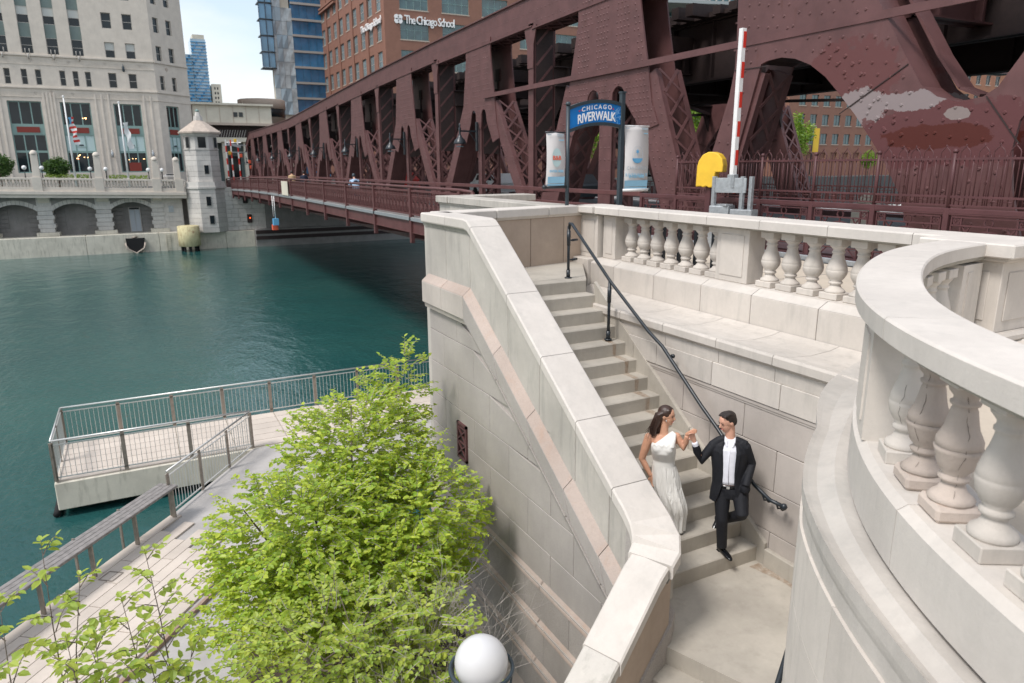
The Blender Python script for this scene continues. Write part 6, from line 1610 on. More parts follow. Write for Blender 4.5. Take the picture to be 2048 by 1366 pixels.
for k in range(14):
    z = 20.6 + 2.9 * k
    for j in range(2):
        q = MB(); q.box(24.6 + 1.2 * j, 24.6 + 1.2 * j + 1.1, 149.2, 149.3, z, z + 2.5); q.build('pane', M['glass_lblue'], gt)
    q = MB(); q.box(24.4, 27.0, 149.1, 152, z - .22, z - .05); q.build('balcony_slab', M['greypole'], gt)
    for x_ in (24.4, 25.6, 26.8): q = MB(); q.box(x_, x_ + .09, 149.1, 149.19, z, z + 2.6); q.build('balcony_mullion', M['greypole'], gt)
    q = MB(); q.box(24.5, 26.6, 149.3, 149.4, z, z + 2.6); q.build('balcony_back', M['glass_blue'], gt)
for k in range(9): q = MB(); q.box(27.4 + .5 * (k % 5), 27.6 + .5 * (k % 5), 149.6, 149.7, 33.5 + 6 * (k // 5), 38 + 6 * (k // 5)); q.build('fin', M['trim'], gt)
# far blue tower
ft = thing('distant_blue_tower', 'distant slender blue residential tower with balconies, seen above the stone tower', 'building', (26, 300, 0))
for (x0, x1, z1) in ((21.2, 24.2, 42.5), (24.2, 29.3, 48.0)):
    q = MB(); q.box(x0, x1, 300, 310, 0, z1); q.build('glass_shaft', M['glass_sky'], ft)
    z = 2
    q = MB()
    while z < z1 - .4: q.box(x0 - .15, x1 + .15, 299.6, 300, z, z + .22); z += 1.15
    q.build('floor_slabs', M['mblue'], ft, kind='stuff')
    q = MB()
    z = 2.2; k = 0
    while z < z1 - 1: 
        for j in range(int((x1 - x0) / .8)):
            if (j * 7 + k * 5) % 4 == 0: q.box(x0 + .1 + .8 * j, x0 + .7 + .8 * j, 299.7, 299.95, z, z + .9)
        z += 1.15; k += 1
    q.build('dark_panes', M['glass_blue'], ft, kind='stuff')
q = MB(); q.box(25, 29, 300, 308, 48, 49.5); q.build('roof_box', M['cream'], ft)
f2 = grid_building('distant_white_block', 'small distant white apartment block right of the blue tower', 29.8, 33.2, 300, 310, 32.5, M['cream'], .95, 2, 'glass', 'wframe', .55, .9, 1.7, 5, None, 1, 1, faces='f', limit=90)
# elevated station across the street
stn = thing('elevated_station', 'cream elevated station building crossing above the street behind the bridge house', 'station', (12, 104, 4))
q = MB(); q.box(7.7, 17.6, 104, 112, 7.6, 9.9, .05); q.build('upper_wall', M['cream'], stn)
for k in range(6): q = MB(); q.box(7.7 + 1.65 * k, 7.75 + 1.65 * k, 103.95, 104, 7.6, 9.9); q.build('panel_joint', M['trim'], stn)
q = MB(); q.box(7.5, 17.8, 103.5, 112, 9.85, 10.1); q.build('roof_edge', M['cream'], stn); q = MB(); q.box(7.5, 18, 103.3, 104, 7.3, 7.6); q.build('ledge', M['trim'], stn)
for x in (12.7, 13.4): q = MB(); q.box(x, x + .5, 103.9, 104, 8.4, 9.0); q.build('window', M['glass'], stn)
q = MB(); q.box(9.0, 18, 105, 111, 5.6, 7.3); q.build('shadow_bay', M['dark'], stn)  # solid dark box standing in for shade below the station hall
q = MB(); q.hexa([(7.7, 103.7, 5.2), (17.8, 103.7, 5.2), (7.7, 104.5, 5.2), (17.8, 104.5, 5.2), (7.7, 103.7, 5.75), (17.8, 103.7, 5.75), (7.7, 104.5, 5.75), (17.8, 104.5, 5.75)]); q.build('platform_edge', M['cream'], stn)
for x in (8.3, 11.2, 13.9, 17.4):
    q = MB(); q.box(x - .25, x + .25, 104.2, 104.9, -.4, 5.2); q.build('column', M['cream'], stn)
for k in range(12):
    x = 10.2 + .32 * k; q = MB(); q.bar((x, 103.6, 5.75), (x + .3, 103.6, 6.7), .05, .05); q.build('stair_baluster', M['wframe'], stn)
q = MB(); q.box(8.6, 17, 108, 108.3, -.4, 5.2); q.build('back_wall', M['spandrel'], stn)
for x in (9.3, 12.1, 14.8): q = MB(); q.box(x, x + 1.5, 107.9, 108, .2, 3.4); q.build('shop_window', M['glass'], stn)
cr_b = thing('curved_tan_building', 'low tan rounded building top above the elevated station', 'building', (19, 125, 0))
q = MB(); q.lathe([(3.6, 0), (3.6, 11.2), (3.75, 11.2), (3.75, 12.6), (3.6, 12.7)], 30, (20.2, 128, 0)); q.build('drum', M['trim'], cr_b); q = MB(); q.lathe([(3.63, 0), (3.63, 1.2)], 30, (20.2, 128, 11.1)); 
q = MB(); q.lathe([(3.66, 0), (3.66, 1.6)], 30, (20.2, 128, 9.9)); q.build('window_band', M['glass'], cr_b); q = MB(); q.box(16.9, 18.2, 126, 132, 0, 12.3); q.build('wing', M['trim'], cr_b)
# far right buildings
grid_building('long_brick_warehouse', 'long reddish brick building seen between the truss members on the right', 112, 150, 100, 130, 19.5, M['brick'], 3.4, 4, 'glass_teal', 'greypole', 1.9, 2.0, 3.6, 2.2, M['trim'], 2, 1, faces='fl')
grid_building('pale_brick_block', 'pale brick corner building framed by the arch of the truss end plate', 150.5, 215, 96, 130, 24.5, M['brick2'], 3.6, 4, 'glass', 'wframe', 1.8, 2.0, 4.1, 2.2, M['trim'], 2, 1, faces='fl')
gr_ = thing('glass_office_block', 'green glass office block with a wide canopy, seen over the track deck', 'building', (90, 118, 0))
q = MB(); q.box(62, 125, 120, 150, 0, 60); q.build('core', M['glass_teal'], gr_)
for k in range(36):
    q = MB(); q.box(62 + 1.8 * k - .12, 62 + 1.8 * k + .12, 119.7, 120, 2, 60); q.build('mullion', M['wframe'], gr_)
for k in range(14):
    q = MB(); q.box(62, 125, 119.6, 120, 3.9 * k + 3, 3.9 * k + 3.35); q.build('transom', M['wframe'], gr_)
q = MB(); q.hexa([(82, 112, 30.6), (125, 112, 33.4), (82, 120, 30.4), (125, 120, 33.2), (82, 112, 31.1), (125, 112, 34.0), (82, 120, 31.1), (125, 120, 34.0)]); q.build('canopy', M['canopy'], gr_)
for k in range(9): q = MB(); q.box(86 + 4.4 * k, 87 + 4.4 * k, 118.6, 119.6, 0, 30.4); q.build('column', M['wframe'], gr_)
# signal gantry with red and white bars by the far bridge end
sgn = thing('signal_gantry', 'cluster of red and white barrier poles and signals at the far end of the bridge', 'signals', (11, 93, 0))
r_ = random.Random(4)
for k, (x, y) in enumerate(((9.9, 90.5), (10.5, 91), (11.4, 92), (12.6, 91), (13.2, 92.5))):
    for j in range(7):
        q = MB(); q.box(x - .07, x + .07, y - .07, y + .07, .1 + .7 * j, .8 + .7 * j); q.build('pole_band', M['red'] if (j + k) % 2 else M['white'], sgn)
q = MB(); q.bar((9.6, 91, 3.6), (12.9, 91, 3.6), .1, .1); q.bar((9.6, 91, 4.4), (12.2, 91, 4.4), .1, .1); q.bar((10.2, 91, 4.6), (11.6, 91, 4.2), .08, .3); q.build('gantry_bar', M['galv'], sgn)
for x, z in ((12.4, 2.3), (12.5, 1.7), (11.5, 3.0), (10.3, 3.3), (11.0, 4.7)):
    q = MB(); q.box(x - .15, x + .15, 90.6, 90.8, z, z + .4, .02); q.build('signal_box', M['orange'] if z < 3.1 else M['yellow'], sgn)
bx = MB(); bx.box(11.6, 12.2, 84, 87, -.3, .95, .03); tag(bx.build('motor_cabinet', M['rail_red']), 'maroon cabinet beside the far end of the truss', 'cabinet')

# street clutter beyond the roadway: cars, rail, signs seen through the trusses
def car(lab, x, y, mat, L=4.3):
    t = thing('parked_car', lab, 'car', (x, y, -.1)); q = MB()
    q.prism([(0, .25), (L, .25), (L, .75), (L - .5, .85), (L - 1.2, 1.35), (1.1, 1.38), (.5, .9), (0, .8)], lambda a, b: (x, y + a, b), lambda a, b: (x + 1.7, y + a, b)); q.build('body', mat, t)
    q = MB(); q.prism([(1.2, 1.3), (L - 1.25, 1.28), (L - 1.0, .95), (.9, .95)], lambda a, b: (x - .01, y + a, b), lambda a, b: (x, y + a, b)); q.build('window', M['glass'], t)
    for a in (.8, L - .9): q = MB(); q.tube([(x - .02, y + a, .2), (x + .2, y + a, .2)], .33, 12); q.build('wheel', M['rubber'], t)
car('dark car glimpsed behind the sign between the trusses', 20, 31, M['greypole']); car('white car glimpsed through the truss lacing left of the sign', 20, 40, M['white']); car('red car far along the bridge roadway', 19, 55, M['red'])
fr2 = thing('far_bridge_railing', 'pierced railing on the far side of the bridge seen through the trusses', 'railing', (27.6, 50, 0))
for k in range(14): inst('panel', pB, (27.6, 18 + 4.7 * k, 0), fr2)
m = MB(); m.box(25.3, 27.8, 17.5, 92, -.5, -.12); struct('far_footway', m, M['greyp'])
yb_ = thing('yellow_street_banner', 'small yellow vertical banner on a post in front of the brick building', 'banner', (116, 98, 0))
q = MB(); q.box(116, 117.6, 97, 97.1, 4.2, 8.6); q.build('cloth', M['yellow'], yb_); q = MB(); q.tube([(115.8, 97, 0), (115.8, 97, 9)], .1, 6); q.build('post', M['greypole'], yb_)
hyd = thing('small_street_post', 'grey and cream street furniture behind the picket fence', 'cabinet', (15.6, 11.3, 0))
q = MB(); q.box(15.3, 15.7, 11.0, 11.5, 0, .9, .02); q.build('body', M['cream'], hyd); q = MB(); q.lathe([(.2, 0), (.2, .1), (.001, .3)], 10, (15.5, 11.25, .9)); q.build('cap', M['cream'], hyd)
# ================================================================== vegetation
def leaf_add(q, p, d, up, s, fold=.25, w=.36):
    """one pointed oval leaf: base p, direction d, facing up, length s"""
    d = d.normalized(); sd_ = d.cross(up)
    if sd_.length < 1e-3: sd_ = Vector((1, 0, 0))
    sd_.normalize(); n = sd_.cross(d).normalized()
    dr = -n * s * .10
    b = p; t = p + d * s + dr; l1 = p + d * s * .3 + sd_ * s * w * .9 + n * s * fold * w; l2 = p + d * s * .68 + sd_ * s * w * .78 + n * s * fold * w * .6
    r1 = p + d * s * .3 - sd_ * s * w * .9 + n * s * fold * w; r2 = p + d * s * .68 - sd_ * s * w * .78 + n * s * fold * w * .6
    q.add([b, l1, l2, t, r2, r1], [(0, 1, 2, 3), (0, 3, 4, 5)])
def rv3(r_, s=1): return Vector((r_.uniform(-s, s), r_.uniform(-s, s), r_.uniform(-s, s)))
def spray(ql, qt, p, d, L, n, s, r_, droop=.15, leaves=None):
    d = d.normalized(); pts = [p]; c = p.copy(); dd_ = d.copy()
    for k in range(4):
        dd_ = (dd_ + Vector((0, 0, -droop * .3)) + rv3(r_, .12)).normalized(); c = c + dd_ * L / 4; pts.append(c.copy())
    if qt is not None: qt.tube(pts, [.007, .005, .004, .003, .002], 3, False, False)
    for k in range(n):
        t = (k + .5) / n * 4; i = min(int(t), 3); q_ = pts[i].lerp(pts[i + 1], t - i)
        side = dd_.cross(Vector((0, 0, 1)))
        if side.length < .1: side = Vector((1, 0, 0))
        side = side.normalized() * (1 if k % 2 else -1)
        ld = (side * .9 + dd_ * .55 + rv3(r_, .35)); up = Vector((0, 0, 1)) + rv3(r_, .42)
        sz = s * r_.choice((.5, .75, .9, 1.0, 1.15, 1.3))
        if leaves is not None: leaves.append((q_, ld, up, sz))
        else: leaf_add(ql, q_, ld, up, sz)
def leaf_objects(par, data, mat, lim=290):
    """separate leaf objects (shared meshes) for the leaves that show largest"""
    ms = []
    for k in range(4):
        q = MB(); leaf_add(q, Vector((0, 0, 0)), Vector((1, 0, 0)), Vector((0, .1 * k - .15, 1)), 1.0, .15 + .08 * k, .34 + .02 * k); ms.append(q.mesh('leaf', mat=mat))
    for k, (p, d, up, s) in enumerate(data[:lim]):
        d = d.normalized(); y = up.cross(d).normalized(); z = d.cross(y)
        o = bpy.data.objects.new('leaf', ms[k % 4]); COL.objects.link(o); o.parent = par
        o.matrix_basis = Matrix.Translation(p - origin_of(par)) @ Matrix((( d.x, y.x, z.x, 0), (d.y, y.y, z.y, 0), (d.z, y.z, z.z, 0), (0, 0, 0, 1))) @ Matrix.Scale(s, 4)
def bush(name, lab, cat, base, blobs, nspr, L, nl, s, mat, seed, stems=9, part_leaves=280, shell=.55, bare=0):
    r_ = random.Random(seed); T = thing(name, lab, cat, base); B = Vector(base)
    ql, qt = MB(), MB(); anchors = []; leaves = []
    tot = sum(b[3] * b[4] * b[5] for b in blobs)
    for b in blobs:
        n = int(nspr * b[3] * b[4] * b[5] / tot)
        for k in range(n):
            v = rv3(r_)
            while v.length > 1 or v.length < .1: v = rv3(r_)
            rad = shell + (1 - shell) * r_.random() ** .6 if r_.random() < .82 else r_.uniform(.2, shell)
            # layered look: gather heights into tiers
            u = v.normalized(); lay = round(u.z * 4) / 4; u = Vector((u.x, u.y, lay * .35 + u.z * .65)).normalized()
            wob = 1 + .13 * math.sin(5 * u.x + b[0] * 3) * math.cos(4 * u.y + b[2] * 5) + r_.uniform(-.08, .07)
            p = Vector((b[0] + u.x * b[3] * rad * wob, b[1] + u.y * b[4] * rad * wob, b[2] + u.z * b[5] * rad * wob))
            if p.x > 3.95: p.x = 3.95 - r_.random() * .2
            outd = Vector((u.x, u.y, u.z * .35 + .12)) + rv3(r_, .35)
            lv = [] ; spray(None, qt, p, outd, L * r_.uniform(.7, 1.2), nl, s, r_, .12, lv); leaves += lv
            if k % 9 == 0: anchors.append(p)
    cam_p = Vector((0, 0, 1.8))
    leaves.sort(key=lambda l: (l[0] - cam_p).length - l[3] * 6 + r_.random() * 1.2)
    leaf_objects(T, leaves, mat, part_leaves)
    for l in leaves[part_leaves:]: leaf_add(ql, *l)
    cr_ = ql.build('foliage', mat, T, kind='stuff')
    qt.build('twigs', M['twig'], cr_, kind='stuff')
    for k in range(stems):
        a = anchors[int(len(anchors) * k / stems)] if anchors else B + Vector((0, 0, 2)); q = MB()
        m1 = B + (a - B) * .33 + Vector((0, 0, .25)) + rv3(r_, .08); m2 = B + (a - B) * .7 + Vector((0, 0, .2)) + rv3(r_, .1)
        q.tube([B + rv3(r_, .12) * Vector((1, 1, 0)).length * .5, m1, m2, a], [.035, .027, .018, .008], 6)
        for j in range(5):
            e_ = anchors[r_.randrange(len(anchors))]
            if (e_ - m2).length < 1.6: q.tube([m2, m2.lerp(e_, .5) + rv3(r_, .07), e_], [.014, .009, .005], 4)
        q.build('stem', M['bark'], T)
    for k in range(bare):
        pass
    return T
bush('serviceberry_tree', 'large bright green multi-stemmed tree crowding against the stair wall', 'tree', (2.2, 8.9, -5.4),
     [(2.5, 9.5, -2.35, 1.1, .9, .95), (1.5, 8.5, -2.8, 1.22, .9, .76), (2.9, 8.45, -2.9, .90, .95, .78), (2.0, 8.0, -3.4, 1.35, 1.05, .72), (3.35, 10.1, -1.55, .38, .35, .70), (2.9, 10.0, -1.75, .4, .4, .45), (1.1, 8.2, -3.4, 1.05, .75, .55)],
     3900, .25, 10, .070, M['leaf'], 11, 11)
bush('yellow_green_shrub', 'looser yellow-green shrub with bare twigs in front of the big tree, behind the globe lamp', 'shrub', (1.5, 6.3, -5.4),
     [(1.3, 6.75, -3.3, 1.05, .75, .66), (2.1, 6.4, -3.35, .78, .6, .6), (1.5, 6.0, -3.8, 1.25, .75, .65), (.7, 6.5, -3.6, .7, .55, .5)],
     1050, .26, 9, .062, M['leaf2'], 23, 14)
# bare twig brush to the right of the shrub
tw = thing('bare_twig_bush', 'leafless grey twigs reaching in front of the stair wall right of the shrub', 'shrub', (2.6, 6.6, -5.4))
r_ = random.Random(31)
def twig_tree(q, p, d, L, r, lev):
    c = p.copy(); pts = [c.copy()]; dd_ = d.normalized()
    for k in range(4): dd_ = (dd_ + rv3(r_, .2) + Vector((0, 0, .04))).normalized(); c = c + dd_ * L / 4; pts.append(c.copy())
    q.tube(pts, [r, r * .85, r * .7, r * .5, r * .35], 4, False, False)
    if lev: 
        for k in range(4):
            i = r_.choice((1, 2, 3, 4)); twig_tree(q, pts[i], dd_ + rv3(r_, .75), L * .55, r * .5, lev - 1)
for k in range(15):
    q = MB(); twig_tree(q, Vector((2.3 + r_.uniform(-.5, .45), 6.3 + r_.uniform(-.5, .6), -5.3)), Vector((r_.uniform(-.15, .35), r_.uniform(-.2, .2), 1.15)), 1.6, .013, 3); q.build('stem', M['twig'], tw)
# tall sapling tops in the left foreground
def sapling(lab, base, tips, seed, s=.075):
    T = thing('young_sapling', lab, 'sapling', base, 'leafy saplings in the left foreground'); r_ = random.Random(seed); B = Vector(base); lv = []; ql = MB()
    for tip in tips:
        tp = Vector(tip); m1 = B.lerp(tp, .45) + rv3(r_, .15); m2 = B.lerp(tp, .78) + rv3(r_, .12); q = MB(); q.tube([B, m1, m1.lerp(m2, .5) + rv3(r_, .03), m2, m2.lerp(tp, .5) + rv3(r_, .025), tp], [.016, .011, .009, .006, .004, .002], 5)
        for j in range(5): lv.append((tp - Vector((0, 0, .012 * j)), Vector((math.cos(j * 1.9), math.sin(j * 1.9), .6)) + rv3(r_, .2), Vector((r_.uniform(-.4, .4), r_.uniform(-.4, .4), 1)), s * r_.uniform(.55, .9)))
        path = [m1, m2, tp]
        for k in range(22):
            t = .05 + .95 * k / 22; a = m1.lerp(m2, t * 2 - .0) if t < .5 else m2.lerp(tp, (t - .5) * 2)
            an = k * 2.4 + r_.random(); od = Vector((math.cos(an), math.sin(an), .55))
            L_ = .36 * (1.1 - t * .70); e = a + od.normalized() * L_; q.tube([a, a.lerp(e, .5) + Vector((0, 0, .02)), e], [.005, .0035, .002], 3, False, False)
            n = 8
            for j in range(n):
                pp = a.lerp(e, .3 + .7 * j / (n - 1)); dd_ = Vector((math.cos(an + (1.3 if j % 2 else -1.3)), math.sin(an + (1.3 if j % 2 else -1.3)), r_.uniform(-.5, .2))) if j < n - 1 else od
                lv.append((pp, dd_ + rv3(r_, .3), Vector((r_.uniform(-.5, .5), r_.uniform(-.5, .5), 1)), s * r_.uniform(.65, 1.15)))
        q.build('stem', M['bark'], T)
    for l in lv[270:]: leaf_add(ql, *l)
    leaf_objects(T, lv, M['leaf2'], 270)
    if lv[270:]: ql.build('foliage', M['leaf2'], T, kind='stuff')
sapling('leafy sapling at the lower left corner with two tall upright tips', (-.95, 4.5, -6), [(-.84, 5.25, -.62), (-1.05, 4.9, -.78), (-.62, 5.0, -.80), (-1.1, 4.5, -1.0), (-.7, 4.6, -.98)], 3)
sapling('leafy sapling right of the corner one, its highest tip beside the tan slabs', (-.45, 4.6, -6), [(-.24, 5.15, -.80), (-.40, 4.85, -.95), (-.55, 4.6, -1.05), (-.30, 4.7, -1.20), (-.15, 4.65, -1.42), (-.02, 4.9, -1.5)], 5)
sapling('lowest leafy sapling along the bottom edge in front of the grey pavement', (-.2, 4.3, -6), [(-.75, 4.4, -1.25), (-.5, 4.3, -1.35), (-.3, 4.4, -1.50), (-.1, 4.4, -1.62), (.05, 4.55, -1.75), (.15, 4.75, -1.8)], 9)
def tree(name, lab, base, h, blobs, n, s, mat, seed, cat='tree', group=None, tr=.18):
    T = thing(name, lab, cat, base, group); r_ = random.Random(seed); q = MB(); b = Vector(base)
    q.tube([b, b + Vector((.1, 0, h * .35)), b + Vector((0, .1, h * .6))], [tr, tr * .75, tr * .4], 7)
    for k in range(7):
        bl = blobs[k % len(blobs)]; e = b + Vector(bl[:3]) + rv3(r_, .5) * bl[3] * .6; q.tube([b + Vector((.05, 0, h * (.3 + .04 * k))), (b + Vector((0, 0, h * .45))).lerp(e, .6), e], [tr * .4, tr * .25, tr * .1], 5)
    q.build('trunk', M['bark'], T); q = MB()
    tot = sum(x[3] ** 3 for x in blobs)
    for bl in blobs:
        nc = max(4, int(n / 14 * bl[3] ** 3 / tot))
        for c in range(nc):
            v = rv3(r_)
            while v.length > 1: v = rv3(r_)
            v = v.normalized() * (v.length ** .5); cc = b + Vector((bl[0] + v.x * bl[3], bl[1] + v.y * bl[3], bl[2] + v.z * bl[3] * .8))
            for k in range(14):
                p = cc + rv3(r_, bl[3] * .22); d = rv3(r_); leaf_add(q, p, d, Vector((0, 0, 1)) + rv3(r_, .7), s * r_.uniform(.7, 1.3), .2, .45)
    q.build('crown', mat, T, kind='stuff'); return T
tree('terrace_tree', 'round green street tree at the left edge of the far terrace', (-12.1, 89.5, -.3), 3.2, [(0, 0, 2.2, 1.0), (.5, 0, 2.6, .8), (-.6, 0, 2.7, .8), (.2, 0, 3.2, .6)], 4200, .17, M['leaf_dark'], 1, group='street trees on the far terrace', tr=.1)
tree('terrace_tree', 'round green street tree between the obelisk and the striped flag', (-6.95, 88, -.3), 3.2, [(0, 0, 2.1, .9), (.5, 0, 2.4, .7), (-.5, 0, 2.3, .7), (.1, 0, 2.9, .55)], 4200, .16, M['leaf_dark'], 2, group='street trees on the far terrace', tr=.1)
for k, (x, y, h) in enumerate(((74, 95, 13), (84, 96, 14), (94, 97, 12.5), (101, 95, 13), (109, 96, 12), (64, 98, 12), (126, 92, 5), (134, 92, 5.5))):
    labs_ = ['bright green street tree seen left of the yellow cover through the truss', 'bright green street tree between two truss diagonals right of the banner', 'bright green street tree behind the barrier arm', 'bright green street tree framed by the truss arch', 'bright green street tree touching the brick warehouse', 'green street tree far left behind the truss posts', 'low green tree in front of the brick warehouse, behind the fence', 'low green tree right of the other low one behind the fence']
    tree('street_tree', labs_[k], (x, y, -.3), h, [(0, 0, h * .5, h * .26), (h * .15, 0, h * .66, h * .22), (-h * .17, 0, h * .62, h * .22), (0, 0, h * .82, h * .17)], 5200, h * .028, M['leaf_far'], 40 + k, group='street trees beyond the bridge', tr=h * .015)

# ================================================================== people
def bake(q, name, mat, par, voxel=.012, smooth=4, label=None):
    me = q.mesh(name); ob = bpy.data.objects.new(name, me); COL.objects.link(ob)
    r = ob.modifiers.new('r', 'REMESH'); r.mode = 'VOXEL'; r.voxel_size = voxel; r.use_smooth_shade = True
    s_ = ob.modifiers.new('s', 'SMOOTH'); s_.iterations = smooth; s_.factor = .6
    dg = bpy.context.evaluated_depsgraph_get(); m2 = bpy.data.meshes.new_from_object(ob.evaluated_get(dg)); bpy.data.objects.remove(ob)
    m2.materials.clear(); m2.materials.append(mat); m2.name = name
    o = bpy.data.objects.new(name, m2); COL.objects.link(o); o.location = -origin_of(par); o.parent = par
    if label: o['label'] = label
    return o
def ball(q, c, rx, ry, rz, ax=None, n=14):
    """ellipsoid; ax = (X, Y, Z) axes"""
    X, Y, Z = ax or (Vector((1, 0, 0)), Vector((0, 1, 0)), Vector((0, 0, 1))); c = Vector(c); vs = []; fs = []; m = n // 2
    for i in range(m + 1):
        a = -pi / 2 + pi * i / m
        for k in range(n):
            t = 2 * pi * k / n; vs.append(c + X * (rx * math.cos(a) * math.cos(t)) + Y * (ry * math.cos(a) * math.sin(t)) + Z * (rz * math.sin(a)))
    for i in range(m):
        for k in range(n): fs.append((i * n + k, i * n + (k + 1) % n, (i + 1) * n + (k + 1) % n, (i + 1) * n + k))
    q.add(vs, fs, True)
def loft(q, rings, n=20):
    """rings: (centre, X axis vec (scaled), Y axis vec (scaled))"""
    vs = []; fs = []
    for c, X, Y in rings:
        for k in range(n): t = 2 * pi * k / n; vs.append(Vector(c) + X * math.cos(t) + Y * math.sin(t))
    m = len(rings)
    for i in range(m - 1):
        for k in range(n): fs.append((i * n + k, i * n + (k + 1) % n, (i + 1) * n + (k + 1) % n, (i + 1) * n + k))
    fs += [tuple(range(n))[::-1], tuple((m - 1) * n + k for k in range(n))]
    q.add(vs, fs, True)
skin_m = plain('skin', (.62, .34, .24), .5, nv=.08, nscale=20); skin_w = plain('skin_tan', (.58, .31, .20), .45, nv=.08, nscale=20)
suit = plain('black_suit_cloth', (.010, .011, .015), .7, spec=.35, nv=.3, nscale=25, bstr=.9, bsc=16)
shirt = plain('white_shirt_cloth', (.75, .76, .82), .8, nv=.08, nscale=20, bstr=.35, bsc=18)
hairm = plain('dark_brown_hair', (.020, .012, .009), .45, nv=.5, nscale=60, bstr=.5, bsc=160); hairw = plain('brown_hair', (.045, .022, .015), .4, nv=.5, nscale=50, bstr=.5, bsc=140)
leather = plain('black_leather', (.006, .007, .009), .18); lipm = plain('lip', (.45, .13, .11), .5); eyem = plain('dark_eye', (.02, .015, .012), .3); teeth = plain('teeth', (.8, .78, .75), .4)
dressm, t_, b_ = newmat('ivory_satin'); b_.inputs['Base Color'].default_value = (.76, .75, .71, 1); b_.inputs['Roughness'].default_value = .42
b_.inputs['Specular IOR Level'].default_value = .5; bump(t_, b_, noise(t_, 13, 3, .5, (2.2, 2.2, .22), dist=.6), .75, .03)
bodm = plain('ivory_satin_bodice', (.76, .75, .71), .4, nv=.04, nscale=10, bstr=.12, bsc=30)
Tv = Vector((-.70, -.714, 0)); Rv = Vector((.714, -.70, 0)); Zv = Vector((0, 0, 1))
def hand(q, w, d, s, curl=.6, up=Zv, side=1):
    """palm at wrist w, pointing along d, with four fingers and a thumb"""
    d = d.normalized(); a = d.cross(up).normalized() * side; n = a.cross(d).normalized() * side
    loft(q, [(w - d * .02 * s, a * .022 * s, n * .018 * s), (w + d * .03 * s, a * .034 * s, n * .016 * s), (w + d * .085 * s, a * .040 * s, n * .013 * s)], 10)
    for k, ln in enumerate((.070, .080, .075, .058)):
        b0 = w + d * .08 * s + a * ((k - 1.5) * .019 * s); d1 = (d + n * curl * .6).normalized(); d2 = (d + n * curl * 1.8).normalized(); d3 = (d * .4 + n * curl * 2.4).normalized()
        p1 = b0 + d1 * ln * .45 * s; p2 = p1 + d2 * ln * .32 * s; p3 = p2 + d3 * ln * .25 * s
        q.tube([b0, p1, p2, p3], [.0088 * s, .0085 * s, .0078 * s, .006 * s], 8)
    b0 = w + d * .025 * s - a * .028 * s; p1 = b0 + (d * .6 - a * .8 + n * .3).normalized() * .035 * s; p2 = p1 + (d * .9 - a * .2 + n * .5).normalized() * .03 * s; q.tube([b0, p1, p2], [.012 * s, .010 * s, .0075 * s], 8)
def face_parts(par, c, F, S, U, s=1.0, smile=False):
    """eyes, brows, mouth placed on the head surface; F forward, S left, U up"""
    for sg_ in (-1, 1):
        q = MB(); ball(q, c + F * .083 * s + S * .031 * s * sg_ + U * .010 * s, .010 * s, .008 * s, .0045 * s, (S, F, U), 8); q.build('eye', eyem, par)
        q = MB(); q.tube([c + F * .090 * s + S * (.016 * sg_) * s + U * .026 * s, c + F * .088 * s + S * (.034 * sg_) * s + U * .031 * s, c + F * .078 * s + S * (.05 * sg_) * s + U * .026 * s], .0026 * s, 5); q.build('eyebrow', hairm, par)
    q = MB(); ball(q, c + F * .089 * s - U * .056 * s, .024 * s, .010 * s, .007 * s, (S, F, U), 10); q.build('mouth', lipm, par)
    if smile: q = MB(); ball(q, c + F * .094 * s - U * .055 * s, .017 * s, .008 * s, .004 * s, (S, F, U), 8); q.build('teeth', teeth, par)
def headshape(q, c, F, S, U, s=1.0):
    ball(q, c - F * .008 * s + U * .022 * s, .078 * s, .100 * s, .098 * s, (S, F, U), 18)
    ball(q, c + F * .030 * s - U * .030 * s, .062 * s, .062 * s, .085 * s, (S, F, U), 16)
    ball(q, c + F * .055 * s - U * .085 * s, .030 * s, .032 * s, .028 * s, (S, F, U), 12)
    q.tube([c + F * .088 * s + U * .012 * s, c + F * .108 * s - U * .022 * s, c + F * .090 * s - U * .030 * s], [.009 * s, .014 * s, .012 * s], 8)
    for sg_ in (-1, 1): ball(q, c + S * .078 * s * sg_ - F * .006 * s - U * .006 * s, .011 * s, .020 * s, .030 * s, (S, F, U), 8)
MJ = {'headtop': (5.817, 5.716, -0.987), 'headc': (5.827, 5.705, -1.129), 'chin': (5.777, 5.726, -1.282), 'neck': (5.858, 5.675, -1.322), 'shR': (5.716, 5.817, -1.393), 'shL': (5.99, 5.543, -1.353), 'elR': (5.593, 5.868, -1.617), 'wrR': (5.492, 5.868, -1.373), 'handR': (5.451, 5.878, -1.271), 'elL': (6.082, 5.532, -1.627), 'haL': (5.949, 5.471, -1.851), 'belt': (5.868, 5.665, -1.861), 'hipR': (5.827, 5.705, -2.014), 'hipL': (5.97, 5.563, -1.993), 'knR': (5.766, 5.624, -2.329), 'anR': (5.817, 5.644, -2.715), 'toe': (5.827, 5.532, -2.817), 'knL': (5.888, 5.431, -2.197), 'anL': (6.041, 5.949, -2.553), 'toeL': (5.919, 5.909, -2.41)}
J = {k: Vector(v) for k, v in MJ.items()}
man = thing('person', 'man in black suit and open white shirt stepping down the stairs in front', 'person', (5.85, 5.68, -2.8))
